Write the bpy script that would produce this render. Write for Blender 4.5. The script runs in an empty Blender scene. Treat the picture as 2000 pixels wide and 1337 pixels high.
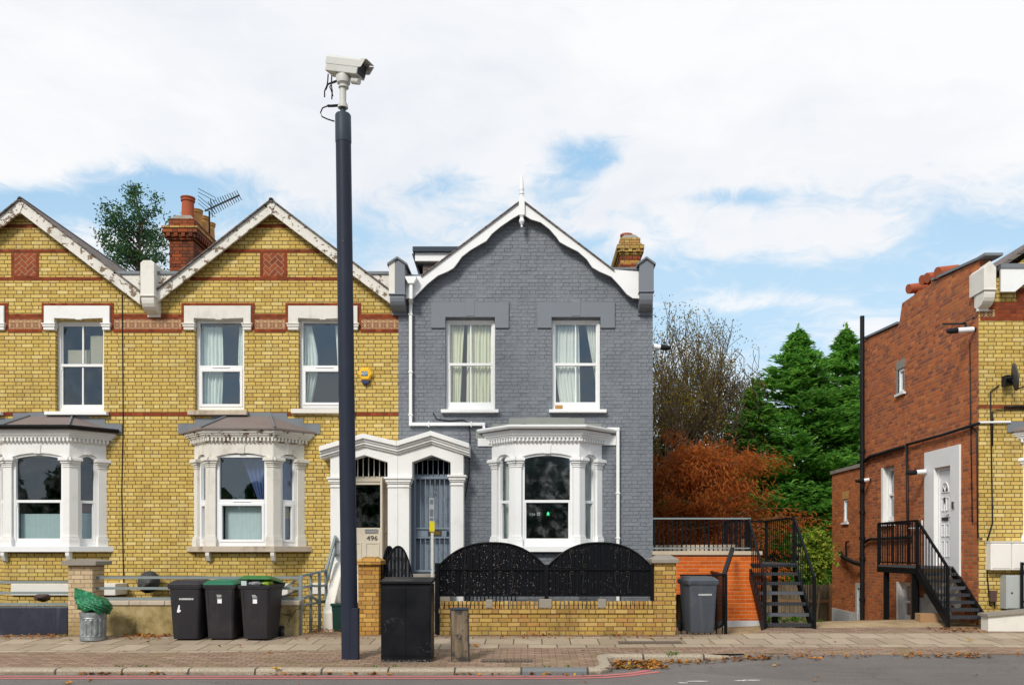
import bpy, bmesh, math, random
import numpy as np
from mathutils import Vector, Matrix
from mathutils.geometry import tessellate_polygon
R = math.radians
random.seed(7)
SC = bpy.context.scene
COL = SC.collection
F, VX, HY, ZC = 1713.0, 1031.0, 1075.0, 1.47   # focal length and vanishing point measured on the photograph, eye height
def PX(px, Y): return (px - VX) * Y / F
def PZ(py, Y): return ZC + (HY - py) * Y / F
YF, YW = 17.3, 15.3                              # house fronts, garden walls
def hx(px): return PX(px, YF)
def hz(py): return PZ(py, YF)
def hp(pts, Y=17.3): return [(PX(a, Y), PZ(b, Y)) for a, b in pts]

# ------------------------------------------------------------------ objects
ORG = {}
def thing(name, label, cat, loc=(0, 0, 0), rotz=0, group=None):
    o = bpy.data.objects.new(name, None); COL.objects.link(o)
    o.location = loc; o.rotation_euler = (0, 0, rotz); o.empty_display_size = .2
    o['label'] = label; o['category'] = cat
    if group: o['group'] = group
    ORG[o] = Vector(loc) if rotz == 0 else None
    return o
def tag(o, label, cat, group=None, kind=None):
    if label: o['label'] = label
    if cat: o['category'] = cat
    if group: o['group'] = group
    if kind: o['kind'] = kind
    return o
class MB:
    def __init__(s): s.v = []; s.f = []; s.T = None
    def add(s, vs, fs):
        n = len(s.v)
        for p in vs:
            s.v.append(tuple(s.T(Vector(p))) if s.T else tuple(p))
        s.f += [tuple(i + n for i in f) for f in fs]
        return s
    def box(s, x0, x1, y0, y1, z0, z1):
        return s.add([(x0,y0,z0),(x1,y0,z0),(x1,y1,z0),(x0,y1,z0),(x0,y0,z1),(x1,y0,z1),(x1,y1,z1),(x0,y1,z1)],
              [(0,3,2,1),(4,5,6,7),(0,1,5,4),(1,2,6,5),(2,3,7,6),(3,0,4,7)])
    def prism(s, loops, t0, t1, ax='y'):
        if not isinstance(loops[0][0], (tuple, list)): loops = [loops]
        m = {'y': lambda a, b, t: (a, t, b), 'z': lambda a, b, t: (a, b, t), 'x': lambda a, b, t: (t, a, b)}[ax]
        flat = [p for l in loops for p in l]; n = len(flat)
        tri = tessellate_polygon([[Vector((p[0], p[1], 0)) for p in l] for l in loops])
        vs = [m(p[0], p[1], t0) for p in flat] + [m(p[0], p[1], t1) for p in flat]
        fs = [tuple(t) for t in tri] + [tuple(i + n for i in reversed(t)) for t in tri]
        k = 0
        for l in loops:
            L = len(l)
            for i in range(L):
                a, b = k + i, k + (i + 1) % L
                fs.append((a, b, b + n, a + n))
            k += L
        return s.add(vs, fs)
    def loft(s, rings, cap=True, closed=True):
        n = len(rings[0]); vs = [p for r in rings for p in r]; fs = []
        for k in range(len(rings) - 1):
            for i in range(n if closed else n - 1):
                a, b = k*n + i, k*n + (i + 1) % n
                fs.append((a, b, b + n, a + n))
        if cap:
            fs.append(tuple(reversed(range(n)))); fs.append(tuple(range((len(rings)-1)*n, len(rings)*n)))
        return s.add(vs, fs)
    def tube(s, pts, r, seg=8, cap=True):
        pts = [Vector(p) for p in pts]; rings = []
        rr = r if isinstance(r, (list, tuple)) else [r] * len(pts)
        ref = None
        for i, p in enumerate(pts):
            d = (pts[min(i+1, len(pts)-1)] - pts[max(i-1, 0)]).normalized()
            if ref is None: ref = Vector((0,0,1)) if abs(d.z) < .9 else Vector((1,0,0))
            u = d.cross(ref)
            if u.length < 1e-4: u = d.cross(Vector((0,1,0)))
            u.normalize(); w = d.cross(u); ref = -w if False else ref
            rings.append([tuple(p + (u*math.cos(2*math.pi*k/seg) + w*math.sin(2*math.pi*k/seg)) * rr[i]) for k in range(seg)])
        return s.loft(rings, cap)
    def bar(s, p, q, w, h=None):            # square bar between two points
        h = h or w; p, q = Vector(p), Vector(q); d = (q - p).normalized()
        ref = Vector((0,0,1)) if abs(d.z) < .9 else Vector((0,1,0))
        u = d.cross(ref).normalized(); v = u.cross(d)
        c = [(-1,-1),(1,-1),(1,1),(-1,1)]
        return s.loft([[tuple(e + u*a*w/2 + v*b*h/2) for a, b in c] for e in (p, q)])
    def lathe(s, prof, c=(0,0,0), seg=20):
        rings = [[(c[0] + r*math.cos(2*math.pi*k/seg), c[1] + r*math.sin(2*math.pi*k/seg), c[2] + z) for k in range(seg)] for r, z in prof]
        return s.loft(rings)
    def strip(s, path, prof):               # profile (out, z) swept along an XY path; out is to the right of travel
        rings = []
        P = [Vector((p[0], p[1])) for p in path]
        for i, p in enumerate(P):
            a = (P[i] - P[i-1]).normalized() if i else (P[1] - P[0]).normalized()
            b = (P[i+1] - P[i]).normalized() if i < len(P)-1 else a
            na, nb = Vector((a.y, -a.x)), Vector((b.y, -b.x))
            n = (na + nb); n = n / max(n.dot(na), .2)
            dz = path[i][2] if len(path[i]) > 2 else 0
            rings.append([(p.x + n.x*o, p.y + n.y*o, z + dz) for o, z in prof])
        return s.loft(rings)
def obj(name, mb, m, parent=None, bevel=0, smooth=False, local=False, normals=True, auto=None):
    me = bpy.data.meshes.new(name)
    me.from_pydata(mb.v, [], mb.f)
    if normals:
        bm = bmesh.new(); bm.from_mesh(me); bmesh.ops.recalc_face_normals(bm, faces=bm.faces); bm.to_mesh(me); bm.free()
    o = bpy.data.objects.new(name, me); COL.objects.link(o)
    me.materials.append(m)
    if parent is not None:
        o.parent = parent
        og = ORG.get(parent)
        if og is not None and not local: me.transform(Matrix.Translation(-og))
        ORG[o] = og
    else: ORG[o] = Vector((0,0,0))
    if bevel:
        b = o.modifiers.new('bevel', 'BEVEL'); b.width = bevel; b.segments = 2; b.limit_method = 'ANGLE'; b.angle_limit = R(40)
    if smooth:
        for p in me.polygons: p.use_smooth = True
        if auto:
            try: me.set_sharp_from_angle(angle=R(auto))
            except Exception: pass
    return o
def raw(name, V, Fc, m, parent=None, local=False):   # numpy arrays to a mesh (leaves)
    me = bpy.data.meshes.new(name)
    V = np.asarray(V, dtype=np.float32); Fc = np.asarray(Fc, dtype=np.int32); k = Fc.shape[1]
    me.vertices.add(len(V)); me.vertices.foreach_set('co', V.ravel())
    me.loops.add(Fc.size); me.loops.foreach_set('vertex_index', Fc.ravel())
    me.polygons.add(len(Fc)); me.polygons.foreach_set('loop_start', np.arange(0, Fc.size, k, dtype=np.int32))
    me.polygons.foreach_set('loop_total', np.full(len(Fc), k, dtype=np.int32))
    me.update(); me.validate()
    o = bpy.data.objects.new(name, me); COL.objects.link(o); me.materials.append(m)
    if parent is not None:
        o.parent = parent; og = ORG.get(parent)
        if og is not None and not local: me.transform(Matrix.Translation(-og))
        ORG[o] = og
    return o
def text(name, body, size, loc, m, parent=None, depth=.004, rot=(R(90),0,0), spacing=1.0, sx=1, align='CENTER'):
    cu = bpy.data.curves.new(name, 'FONT'); cu.body = body; cu.size = size; cu.extrude = depth; cu.align_x = align; cu.align_y = 'CENTER'
    cu.space_line = spacing
    t = bpy.data.objects.new('tmp', cu); COL.objects.link(t)
    bpy.context.view_layer.update()
    me = bpy.data.meshes.new_from_object(t); bpy.data.objects.remove(t)
    me.transform(Matrix.Translation(Vector(loc)) @ Matrix.Rotation(rot[2], 4, 'Z') @ Matrix.Rotation(rot[0], 4, 'X') @ Matrix.Diagonal((sx,1,1,1)))
    o = bpy.data.objects.new(name, me); COL.objects.link(o); me.materials.clear(); me.materials.append(m)
    if parent is not None:
        o.parent = parent; og = ORG.get(parent)
        if og is not None: me.transform(Matrix.Translation(-og))
        ORG[o] = og
    return o
def rrect(cx, cy, w, d, z, r, n=3):
    out = []
    for (sx, sy, a0) in ((1,1,0),(-1,1,90),(-1,-1,180),(1,-1,270)):
        for k in range(n+1):
            a = R(a0 + 90*k/n)
            out.append((cx + sx*(w/2-r) + r*math.cos(a), cy + sy*(d/2-r) + r*math.sin(a), z))
    return out

# ------------------------------------------------------------------ node materials
class S:
    def __init__(s, g, k): s.g = g; s.k = k
    def _b(s, o, op, rev=False): return s.g.m(op, o, s) if rev else s.g.m(op, s, o)
    def __add__(s, o): return s._b(o, 'ADD')
    __radd__ = __add__
    def __mul__(s, o): return s._b(o, 'MULTIPLY')
    __rmul__ = __mul__
    def __sub__(s, o): return s._b(o, 'SUBTRACT')
    def __rsub__(s, o): return s._b(o, 'SUBTRACT', True)
    def __truediv__(s, o): return s._b(o, 'DIVIDE')
    def __gt__(s, o): return s._b(o, 'GREATER_THAN')
    def __lt__(s, o): return s._b(o, 'LESS_THAN')
class G:
    def __init__(s, nt): s.nt = nt; s.N = nt.nodes; s.L = nt.links; s._p = None
    def new(s, t): return s.N.new(t)
    def put(s, sock, v):
        if isinstance(v, S): s.L.new(v.k, sock)
        elif isinstance(v, (tuple, list)) and len(v) == 3 and sock.type == 'RGBA': sock.default_value = (*v, 1)
        else: sock.default_value = v
    def m(s, op, a, b=0.0, c=None):
        n = s.new('ShaderNodeMath'); n.operation = op
        s.put(n.inputs[0], a); s.put(n.inputs[1], b)
        if c is not None: s.put(n.inputs[2], c)
        return S(s, n.outputs[0])
    def floor(s, a): return s.m('FLOOR', a)
    def frac(s, a): return s.m('FRACT', a)
    def mn(s, a, b): return s.m('MINIMUM', a, b)
    def mx(s, a, b): return s.m('MAXIMUM', a, b)
    def abs(s, a): return s.m('ABSOLUTE', a)
    def smooth(s, a, lo, hi, o0=0.0, o1=1.0):
        n = s.new('ShaderNodeMapRange'); n.interpolation_type = 'SMOOTHSTEP'
        for i, v in enumerate((a, lo, hi, o0, o1)): s.put(n.inputs[i], v)
        return S(s, n.outputs[0])
    def lin(s, a, lo, hi, o0=0.0, o1=1.0):
        n = s.new('ShaderNodeMapRange')
        for i, v in enumerate((a, lo, hi, o0, o1)): s.put(n.inputs[i], v)
        return S(s, n.outputs[0])
    def vec(s, x, y, z):
        n = s.new('ShaderNodeCombineXYZ')
        for i, v in enumerate((x, y, z)): s.put(n.inputs[i], v)
        return S(s, n.outputs[0])
    def sep(s, v):
        n = s.new('ShaderNodeSeparateXYZ'); s.L.new(v.k, n.inputs[0])
        return [S(s, o) for o in n.outputs]
    def geo(s, k): 
        n = s.new('ShaderNodeNewGeometry'); return S(s, n.outputs[k])
    def pos(s):
        if s._p is None: s._p = s.geo('Position')
        return s._p
    def objc(s):
        n = s.new('ShaderNodeTexCoord'); return S(s, n.outputs['Object'])
    def noise(s, scale, detail=3, vec=None, rough=.55, dist=0, col=False):
        n = s.new('ShaderNodeTexNoise'); n.inputs['Scale'].default_value = scale; n.inputs['Detail'].default_value = detail
        n.inputs['Roughness'].default_value = rough; n.inputs['Distortion'].default_value = dist
        s.L.new((vec or s.pos()).k, n.inputs['Vector'])
        return S(s, n.outputs[1 if col else 0])
    def voro(s, scale, vec=None, feature='F1', out=0):
        n = s.new('ShaderNodeTexVoronoi'); n.feature = feature; n.inputs['Scale'].default_value = scale
        s.L.new((vec or s.pos()).k, n.inputs['Vector']); return S(s, n.outputs[out])
    def rnd(s, v):
        n = s.new('ShaderNodeTexWhiteNoise'); n.noise_dimensions = '3D'; s.L.new(v.k, n.inputs['Vector']); return S(s, n.outputs['Value'])
    def ramp(s, f, stops, const=False):
        n = s.new('ShaderNodeValToRGB'); e = n.color_ramp.elements
        while len(e) < len(stops): e.new(.5)
        for i, (p, c) in enumerate(stops): e[i].position = p; e[i].color = (*c, 1)
        if const: n.color_ramp.interpolation = 'CONSTANT'
        s.put(n.inputs[0], f); return S(s, n.outputs[0])
    def mix(s, f, a, b, mode='MIX'):
        n = s.new('ShaderNodeMix'); n.data_type = 'RGBA'; n.blend_type = mode; n.clamp_factor = True
        s.put(n.inputs[0], f); s.put(n.inputs[6], a); s.put(n.inputs[7], b); return S(s, n.outputs[2])
    def val(s, c, v):                      # multiply a colour by a grey factor
        return s.mix(1.0, c, s.vec(v, v, v), 'MULTIPLY')
    def bump(s, h, dist, strength=1.0):
        n = s.new('ShaderNodeBump'); n.inputs['Strength'].default_value = strength; n.inputs['Distance'].default_value = dist
        s.put(n.inputs['Height'], h); return S(s, n.outputs[0])
def material(name, fn, rough=.8, metal=0, spec=.5):
    m = bpy.data.materials.new(name); m.use_nodes = True
    g = G(m.node_tree); b = g.N['Principled BSDF']
    b.inputs['Roughness'].default_value = rough; b.inputs['Metallic'].default_value = metal; b.inputs['Specular IOR Level'].default_value = spec
    d = fn(g, b) if callable(fn) else dict(col=fn)
    if d:
        g.put(b.inputs['Base Color'], d['col'])
        if 'rough' in d: g.put(b.inputs['Roughness'], d['rough'])
        if 'bump' in d: g.L.new(g.bump(d['bump'], d.get('dist', .005), d.get('str', 1.0)).k, b.inputs['Normal'])
    return m
def uvw(g):                                # wall coordinates: along the wall, up
    x, y, z = g.sep(g.pos()); nx, ny, nz = g.sep(g.geo('True Normal'))
    side = g.abs(nx) > .75
    return x + side * (y - x), z, x, y
def bricks(g, u, v, h=.075, per=.3375, mort=.005, frac=2/3, wob=.006, bond=.5):
    nv = g.noise(9, 2); n2 = g.noise(6.3, 2, g.pos())
    u = u + (nv - .5) * wob * 2; v = v + (n2 - .5) * wob
    row = g.floor(v / h); fz = g.frac(v / h)
    uu = u / per + g.frac(row * bond) + g.rnd(g.vec(row, 3.3, 1.7)) * .10
    k = g.floor(uu); t = g.frac(uu); hd = t > frac
    e = g.mn(t, frac - t); e2 = g.mn(t - frac, 1 - t) if frac < 1 else e
    ed = (e + hd * (e2 - e)) * per
    e3 = g.mn(fz, 1 - fz) * h
    edge = g.mn(ed, e3)
    idv = g.vec(k * 2 + hd, row, 0.5)
    return g.smooth(edge, mort * .55, mort * 1.5), g.rnd(idv), g.rnd(g.vec(row, k * 2 + hd, 7.5)), edge
def brick_mat(name, pal, mortar, dirt=.25, dirtcol=(.10,.07,.04), dist=.006, **kw):
    low = kw.pop('low', None)
    def fn(g, b):
        u, v, x, y = uvw(g)
        mk, r1, r2, edge = bricks(g, u, v, **kw)
        c = g.ramp(r1, [(i / max(len(pal) - 1, 1), p) for i, p in enumerate(pal)])
        n = g.noise(38, 3); c = g.val(c, .80 + n * .25 + r2 * .18)
        big = g.noise(.9, 4, rough=.65)
        c = g.mix(g.smooth(big, .50, .78) * dirt, c, dirtcol)
        st = g.noise(1, 3, g.vec(u * 3.2, v * .35, 1.0)); c = g.mix(g.smooth(st, .58, .8) * dirt * .8, c, dirtcol)
        if low: c = g.mix(g.smooth(v + g.noise(2.2, 3) * .5, low[0], low[1], 1, 0) * low[3], c, low[2])
        c = g.mix(mk, g.val(g.mix(0.0, mortar, mortar), .75 + n * .5), c)
        return dict(col=c, bump=mk + n * .35 + r2 * .25, dist=dist, rough=.88)
    return material(name, fn, .88, spec=.25)
M = {}
YEL = [(.50,.34,.085),(.58,.415,.12),(.54,.38,.10),(.60,.445,.145),(.51,.35,.085),(.63,.485,.19),(.56,.40,.11),(.47,.31,.08)]
M['yellow'] = brick_mat('yellow stock brick', YEL, (.15,.088,.030), mort=.0062, dirt=.32, low=(-.2, 1.9, (.22,.15,.055), .30))
M['yellow_wall'] = brick_mat('garden wall brick', [(.32,.19,.05),(.46,.30,.08),(.40,.25,.06),(.50,.34,.12),(.36,.20,.06),(.42,.22,.07)], (.10,.065,.028), dirt=.75, dirtcol=(.11,.085,.03), wob=.012, low=(-.1, .45, (.10,.09,.03), .5))
M['pale_pier'] = brick_mat('pale beige pier brick', [(.50,.37,.22),(.58,.44,.28),(.54,.40,.24),(.46,.33,.19)], (.30,.22,.14), dirt=.3, wob=.01, low=(.35,.75,(.30,.20,.06),.7))
M['orange_pier'] = brick_mat('weathered ochre brick', [(.40,.21,.05),(.52,.30,.07),(.34,.16,.04),(.48,.24,.05)], (.15,.10,.05), dirt=.35, wob=.012, low=(-.1,.5,(.15,.11,.04),.4))
M['red'] = brick_mat('red band brick', [(.20,.036,.012),(.27,.052,.014),(.15,.026,.011),(.30,.066,.018)], (.13,.065,.03), dirt=.35, per=.115, frac=1.5, bond=0)
M['red_chimney'] = brick_mat('sooty red brick', [(.20,.042,.014),(.30,.07,.018),(.10,.03,.015),(.34,.09,.025)], (.03,.02,.014), dirt=.75, dirtcol=(.03,.025,.02))
M['red_side'] = brick_mat('old red brick', [(.42,.112,.036),(.51,.14,.04),(.29,.08,.04),(.55,.17,.048),(.43,.112,.034),(.22,.07,.042),(.47,.15,.052)], (.36,.225,.135), dirt=.34, mort=.0055, low=(-1.5, 4.2, (.46,.165,.05), .30), dirtcol=(.11,.06,.035))
M['red_ext'] = brick_mat('orange red brick', [(.46,.14,.042),(.53,.175,.055),(.38,.11,.036),(.49,.155,.05),(.25,.085,.045)], (.26,.15,.08), dirt=.2)
M['orange_new'] = brick_mat('new orange brick', [(.48,.08,.009),(.60,.112,.011),(.54,.095,.009),(.62,.13,.015),(.45,.078,.011)], (.60,.30,.13), dirt=.18, dirtcol=(.30,.09,.03), per=.225, frac=1.5, wob=.006, mort=.006, low=(-.2,.5,(.24,.10,.05),.35))
def _grey(g, b):
    u, v, x, y = uvw(g); mk, r1, r2, e = bricks(g, u, v, wob=.012, mort=.005)
    n = g.noise(30, 4); n2 = g.noise(1.1, 4); n3 = g.noise(7, 4)
    c = g.ramp(n2, [(.3, (.172,.188,.212)), (.7, (.200,.217,.241))]); c = g.val(c, .94 + (r1 - .5) * .10 + (n - .5) * .14)
    st = g.noise(1, 4, g.vec(u * 5, 0.0, v * .45), .6); c = g.mix(g.smooth(st, .52, .76) * .34, c, (.115,.122,.13)); c = g.mix(g.smooth(v + g.noise(1.8, 4) * 1.2, .9, 2.3, 1, 0) * .30, c, (.12,.12,.115)); c = g.mix(g.smooth(g.noise(1.6, 5, g.vec(u, 0.0, v * 1.4), .7), .56, .74) * .22, c, (.27,.285,.30))
    keep = g.smooth(g.noise(2.6, 3), .40, .62); c = g.val(c, g.lin(mk, 0, 1, .90, 1.0) * (1 - keep) + keep)
    return dict(col=c, bump=mk * (.35 + .65 * (1 - keep)) + n * .5 + r1 * .55 + n3 * 1.3, dist=.012, rough=.62)
M['grey_brick'] = material('grey painted brick', _grey, .62, spec=.35)
def paint(name, col, dirt=(.30,.25,.18), amt=.25, bump=.002, rough=.55, peel=None, under=(.13,.085,.05), streak=0, spec=.35):
    def fn(g, b):
        n = g.noise(2.2, 5, rough=.65); n2 = g.noise(55, 3); x, y, z = g.sep(g.pos())
        c = g.mix(g.smooth(n, .48, .8) * amt, col, dirt)
        if streak:
            st = g.noise(1, 4, g.vec(x * 9, y * 9, z * .8)); c = g.mix(g.smooth(st, .55, .75) * streak, c, dirt)
        c = g.val(c, .95 + n2 * .10); h = n2 * .3
        if peel:
            p = g.noise(5.5, 6, g.vec(x, y, z * 1.3), rough=.72); k = g.smooth(p, peel, peel + .03)
            c = g.mix(k, c, g.val(g.mix(n2, under, (under[0]*1.9, under[1]*1.9, under[2]*1.9)), 1.0)); h = h - k * .8
        return dict(col=c, bump=h, dist=bump)
    return material(name, fn, rough, spec=spec)
M['beige'] = paint('beige coping', (.50,.42,.31), dirt=(.33,.27,.19), amt=.4, rough=.85)
M['white'] = paint('white gloss paint', (.80,.80,.79), amt=.10)
M['white_trim'] = paint('white masonry paint', (.78,.77,.74), amt=.22, rough=.7)
M['white_dirty'] = paint('cream weathered paint', (.69,.66,.59), amt=.50, rough=.75, streak=.25)
M['white_peel'] = paint('peeling white timber', (.70,.67,.60), amt=.4, peel=.545, rough=.7, bump=.004)
M['white_peel2'] = paint('peeling white masonry', (.72,.69,.62), amt=.35, peel=.66, under=(.30,.19,.10), rough=.75, bump=.004)
M['stone_dirty'] = paint('dirty stone sill', (.50,.42,.33), dirt=(.16,.11,.07), amt=.8, rough=.85, streak=.5)
M['stone'] = paint('grey coping stone', (.27,.24,.20), dirt=(.09,.08,.06), amt=.7, rough=.9, bump=.006)
M['cream_door'] = paint('cream door paint', (.56,.50,.40), amt=.3)
M['upvc'] = paint('white plastic', (.80,.80,.80), amt=.04, rough=.35)
M['grey_paint'] = paint('smooth grey masonry paint', (.174,.190,.214), dirt=(.12,.13,.15), amt=.3, rough=.55)
M['grey_door'] = paint('grey door paint', (.175,.215,.265), dirt=(.12,.14,.17), amt=.3, rough=.45)
M['flash'] = paint('green grey flashing', (.27,.29,.26), dirt=(.18,.19,.16), amt=.5, rough=.7)
M['lead'] = paint('lead sheet', (.17,.185,.20), dirt=(.10,.105,.11), amt=.6, rough=.5)
M['bay_roof'] = paint('brown grey roof felt', (.20,.16,.145), dirt=(.13,.10,.09), amt=.6, rough=.75)
M['black_metal'] = paint('black metal paint', (.006,.0065,.008), dirt=(.015,.015,.015), amt=.3, rough=.4, spec=.16)
M['black_pipe'] = paint('black pipe', (.010,.010,.011), dirt=(.03,.027,.025), amt=.4, rough=.45, spec=.2)
M['grey_rail'] = paint('grey green railing paint', (.21,.25,.25), dirt=(.13,.12,.10), amt=.4, rough=.5)
M['post_dark'] = paint('dark slate post paint', (.022,.027,.044), dirt=(.038,.044,.058), amt=.35, rough=.5, streak=.3, spec=.16)
M['post_light'] = paint('slate post sleeve paint', (.035,.047,.064), dirt=(.05,.06,.07), amt=.2, rough=.5, spec=.2)
M['cctv'] = paint('pale grey housing', (.56,.55,.51), dirt=(.40,.37,.32), amt=.4, rough=.45)
M['navy_wall'] = paint('navy painted wall', (.020,.024,.040), dirt=(.065,.07,.09), amt=.35, rough=.45, bump=.012, streak=.7)
M['plastic_black'] = paint('charcoal bin plastic', (.029,.027,.032), dirt=(.06,.055,.055), amt=.6, rough=.5, streak=.35, spec=.22)
M['plastic_grey'] = paint('slate bin plastic', (.062,.072,.088), dirt=(.11,.12,.13), amt=.6, rough=.45, streak=.6)
M['plastic_green'] = paint('green lid plastic', (.010,.125,.062), dirt=(.03,.12,.07), amt=.4, rough=.42)
M['plastic_green2'] = paint('leaf green lid plastic', (.03,.14,.035), dirt=(.06,.15,.055), amt=.4, rough=.42)
M['dark_green'] = paint('dark green crate', (.006,.035,.03), amt=.05, rough=.4)
M['terracotta'] = paint('terracotta', (.36,.085,.035), dirt=(.20,.06,.035), amt=.5, rough=.85)
M['buff_pot'] = paint('buff clay', (.52,.27,.085), dirt=(.25,.13,.06), amt=.7, rough=.85)
M['brown_box'] = paint('brown plastic', (.09,.05,.04), amt=.1, rough=.5)
M['meter_box'] = paint('cream meter box', (.76,.73,.67), amt=.12, rough=.5)
M['elec_box'] = paint('pale grey cabinet', (.42,.44,.43), amt=.2, rough=.5)
M['card'] = paint('brown cardboard', (.36,.21,.10), amt=.3, rough=.9)
M['render_grey'] = paint('pale grey render', (.50,.51,.52), dirt=(.25,.24,.23), amt=.45, rough=.8)
M['yellow_plastic'] = paint('yellow plastic', (.82,.46,.015), dirt=(.6,.33,.02), amt=.3, rough=.4)
M['yellow_sign'] = material('yellow sign', (.80,.66,.0), .5)
M['blue'] = material('dark blue plastic', (.012,.02,.09), .4)
M['teal'] = material('teal sign', (.02,.11,.18), .5)
M['dial'] = material('warning yellow', (.85,.6,.02), .5)
M['ink'] = material('dark lettering', (.03,.025,.02), .6)
M['brass'] = material('brass', (.32,.20,.05), .35, 1)
M['steel'] = material('steel', (.5,.5,.5), .35, 1)
M['silver_mark'] = material('pale stamped mark', (.42,.44,.43), .6)
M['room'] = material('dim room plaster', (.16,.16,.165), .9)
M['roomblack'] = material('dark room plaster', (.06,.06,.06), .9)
def _render(g, b):
    n = g.noise(3, 6, rough=.65); n2 = g.noise(40, 3); x, y, z = g.sep(g.pos())
    c = g.ramp(n, [(.3, (.13,.095,.035)), (.48, (.33,.25,.11)), (.68, (.47,.37,.20))])
    cr = g.voro(1.6, g.vec(x + (n - .5) * .5, 0.0, z * 1.2 + (n2 - .5) * .1), 'DISTANCE_TO_EDGE')
    k = g.smooth(cr, .008, .022, 1, 0) * g.smooth(g.noise(1.3, 2), .45, .6)
    st = g.smooth(g.noise(1, 3, g.vec(x * 6, 0.0, z * .7)), .5, .75) * g.smooth(z, .1, .75)
    c = g.mix(st * .7, c, (.09,.07,.03)); c = g.mix(k * .9, c, (.06,.045,.02))
    return dict(col=c, bump=n2 * .5 + n - k, dist=.008)
M['old_render'] = material('cracked ochre render', _render, .9, spec=.2)
def _slates(g, b):
    x, y, z = g.sep(g.pos()); v = g.m('SQRT', x * x * 0 + z * z * 2.2)
    mk, r1, r2, e = bricks(g, y, v, h=.16, per=.30, frac=1.5, mort=.006)
    c = g.ramp(r1, [(0, (.085,.065,.055)), (.5, (.13,.10,.085)), (1, (.16,.13,.11))]); n = g.noise(14, 4)
    c = g.val(c, g.lin(mk, 0, 1, .35, 1.0) * (.7 + n * .6))
    return dict(col=c, bump=mk + g.frac(v / .16) * -.8 + n * .3, dist=.012)
M['slate'] = material('roof slates', _slates, .75)
def _tile(g, b):                           # encaustic tiles: 0.20 m squares with a rosette
    u, v, x, y = uvw(g); T = .146
    a = g.frac(u / T) - .5; c_ = g.frac((v - hz(642)) / T) - .5
    r = g.m('SQRT', a * a + c_ * c_); th = g.m('ARCTAN2', c_, a)
    k1 = g.abs(r - .42) < .045
    k2 = (r < (.17 + .13 * g.m('COSINE', th * 4))) * (r > .07)
    k3 = g.mx(g.abs(a), g.abs(c_)) > .455
    k4 = g.abs(r - .62) < .04
    k = g.mx(g.mx(k1, k2), g.mx(k3, k4)); n = g.noise(30, 3)
    c = g.mix(k * .9, (.15,.032,.010), (.58,.36,.16)); c = g.val(c, .8 + n * .35)
    return dict(col=c, bump=k, dist=.003)
M['pattern_tile'] = material('patterned terracotta tile', _tile, .6)
def _herring(g, b):                        # two to one herringbone laid at 45 degrees
    u, v, x, y = uvw(g); s = .085
    p = (u + v) * .7071 / s; q = (v - u) * .7071 / s
    i, j = g.floor(p), g.floor(q); fp, fq = g.frac(p), g.frac(q); mm = g.frac((i - j) / 4 + 64.0625) * 4
    is0 = mm < 1; is1 = (mm > 1) * (mm < 2); is2 = (mm > 2) * (mm < 3); is3 = mm > 3
    e = g.mn(g.mn(fp + is1 * 9, (1 - fp) + is0 * 9), g.mn(fq + is2 * 9, (1 - fq) + is3 * 9)); mk = g.smooth(e, .05, .11)
    r = g.rnd(g.vec(i - is1, j - is2, 2.0 + is2 + is3))
    c = g.ramp(r, [(0, (.17,.03,.012)), (.5, (.30,.06,.016)), (1, (.22,.04,.013))])
    return dict(col=g.mix(mk, (.36,.21,.09), c), bump=mk, dist=.006)
M['herring'] = material('herringbone red brick', _herring, .85)
def _asphalt(g, b):
    n = g.noise(120, 3); n2 = g.noise(1.4, 5, rough=.65); sp = g.voro(90)
    x, y, z = g.sep(g.pos()); str_ = g.noise(1, 4, g.vec(x * .35, y * 3.5, 0.0))
    c = g.ramp(n, [(.25, (.10,.089,.081)), (.6, (.175,.156,.143)), (.85, (.31,.28,.255))])
    c = g.val(c, .62 + n2 * .50 + str_ * .38)
    pt = g.voro(.45, g.vec(x * .6, y * 1.2, 0.0), 'F1', 1); c = g.val(c, .90 + g.rnd(pt) * .20)
    cr = g.voro(.8, g.vec(x * .8 + (n2 - .5) * 1.2, y * 1.6, 0.0), 'DISTANCE_TO_EDGE'); c = g.val(c, 1 - g.smooth(cr, .004, .012, .35, 0.0) * g.smooth(g.noise(.6, 2), .5, .6))
    chip = (g.voro(26) < .16) * (g.noise(3.3, 2) > .54); c = g.mix(chip * .5, c, (.42,.39,.35))
    return dict(col=c, bump=n + sp * .4, dist=.006, rough=.85)
M['asphalt'] = material('road asphalt', _asphalt, .85, spec=.3)
def _slab(g, b):
    x, y, z = g.sep(g.pos()); w = g.noise(.8, 3)
    row = g.floor((y - .03) / .62); fy = g.frac((y - .03) / .62)
    uu = x / .47 + row * .5; k = g.floor(uu); fx = g.frac(uu)
    e = g.mn(g.mn(fx, 1 - fx) * .47, g.mn(fy, 1 - fy) * .62); mk = g.smooth(e, .004, .012)
    r = g.rnd(g.vec(k, row, 1.0)); n = g.noise(25, 4); n2 = g.noise(1.7, 5, rough=.65)
    c = g.ramp(r, [(0, (.32,.245,.17)), (.5, (.37,.29,.205)), (1, (.43,.34,.245))]); c = g.val(c, .66 + n * .22 + n2 * .42)
    c = g.mix(g.smooth(g.noise(2.6, 5), .54, .72) * .45, c, (.17,.125,.09))
    c = g.mix(mk, g.mix(g.smooth(w, .45, .6), (.07,.06,.035), (.10,.11,.03)), c)
    return dict(col=c, bump=mk + n * .2, dist=.006)
M['slabs'] = material('paving slabs', _slab, .85, spec=.25)
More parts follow.
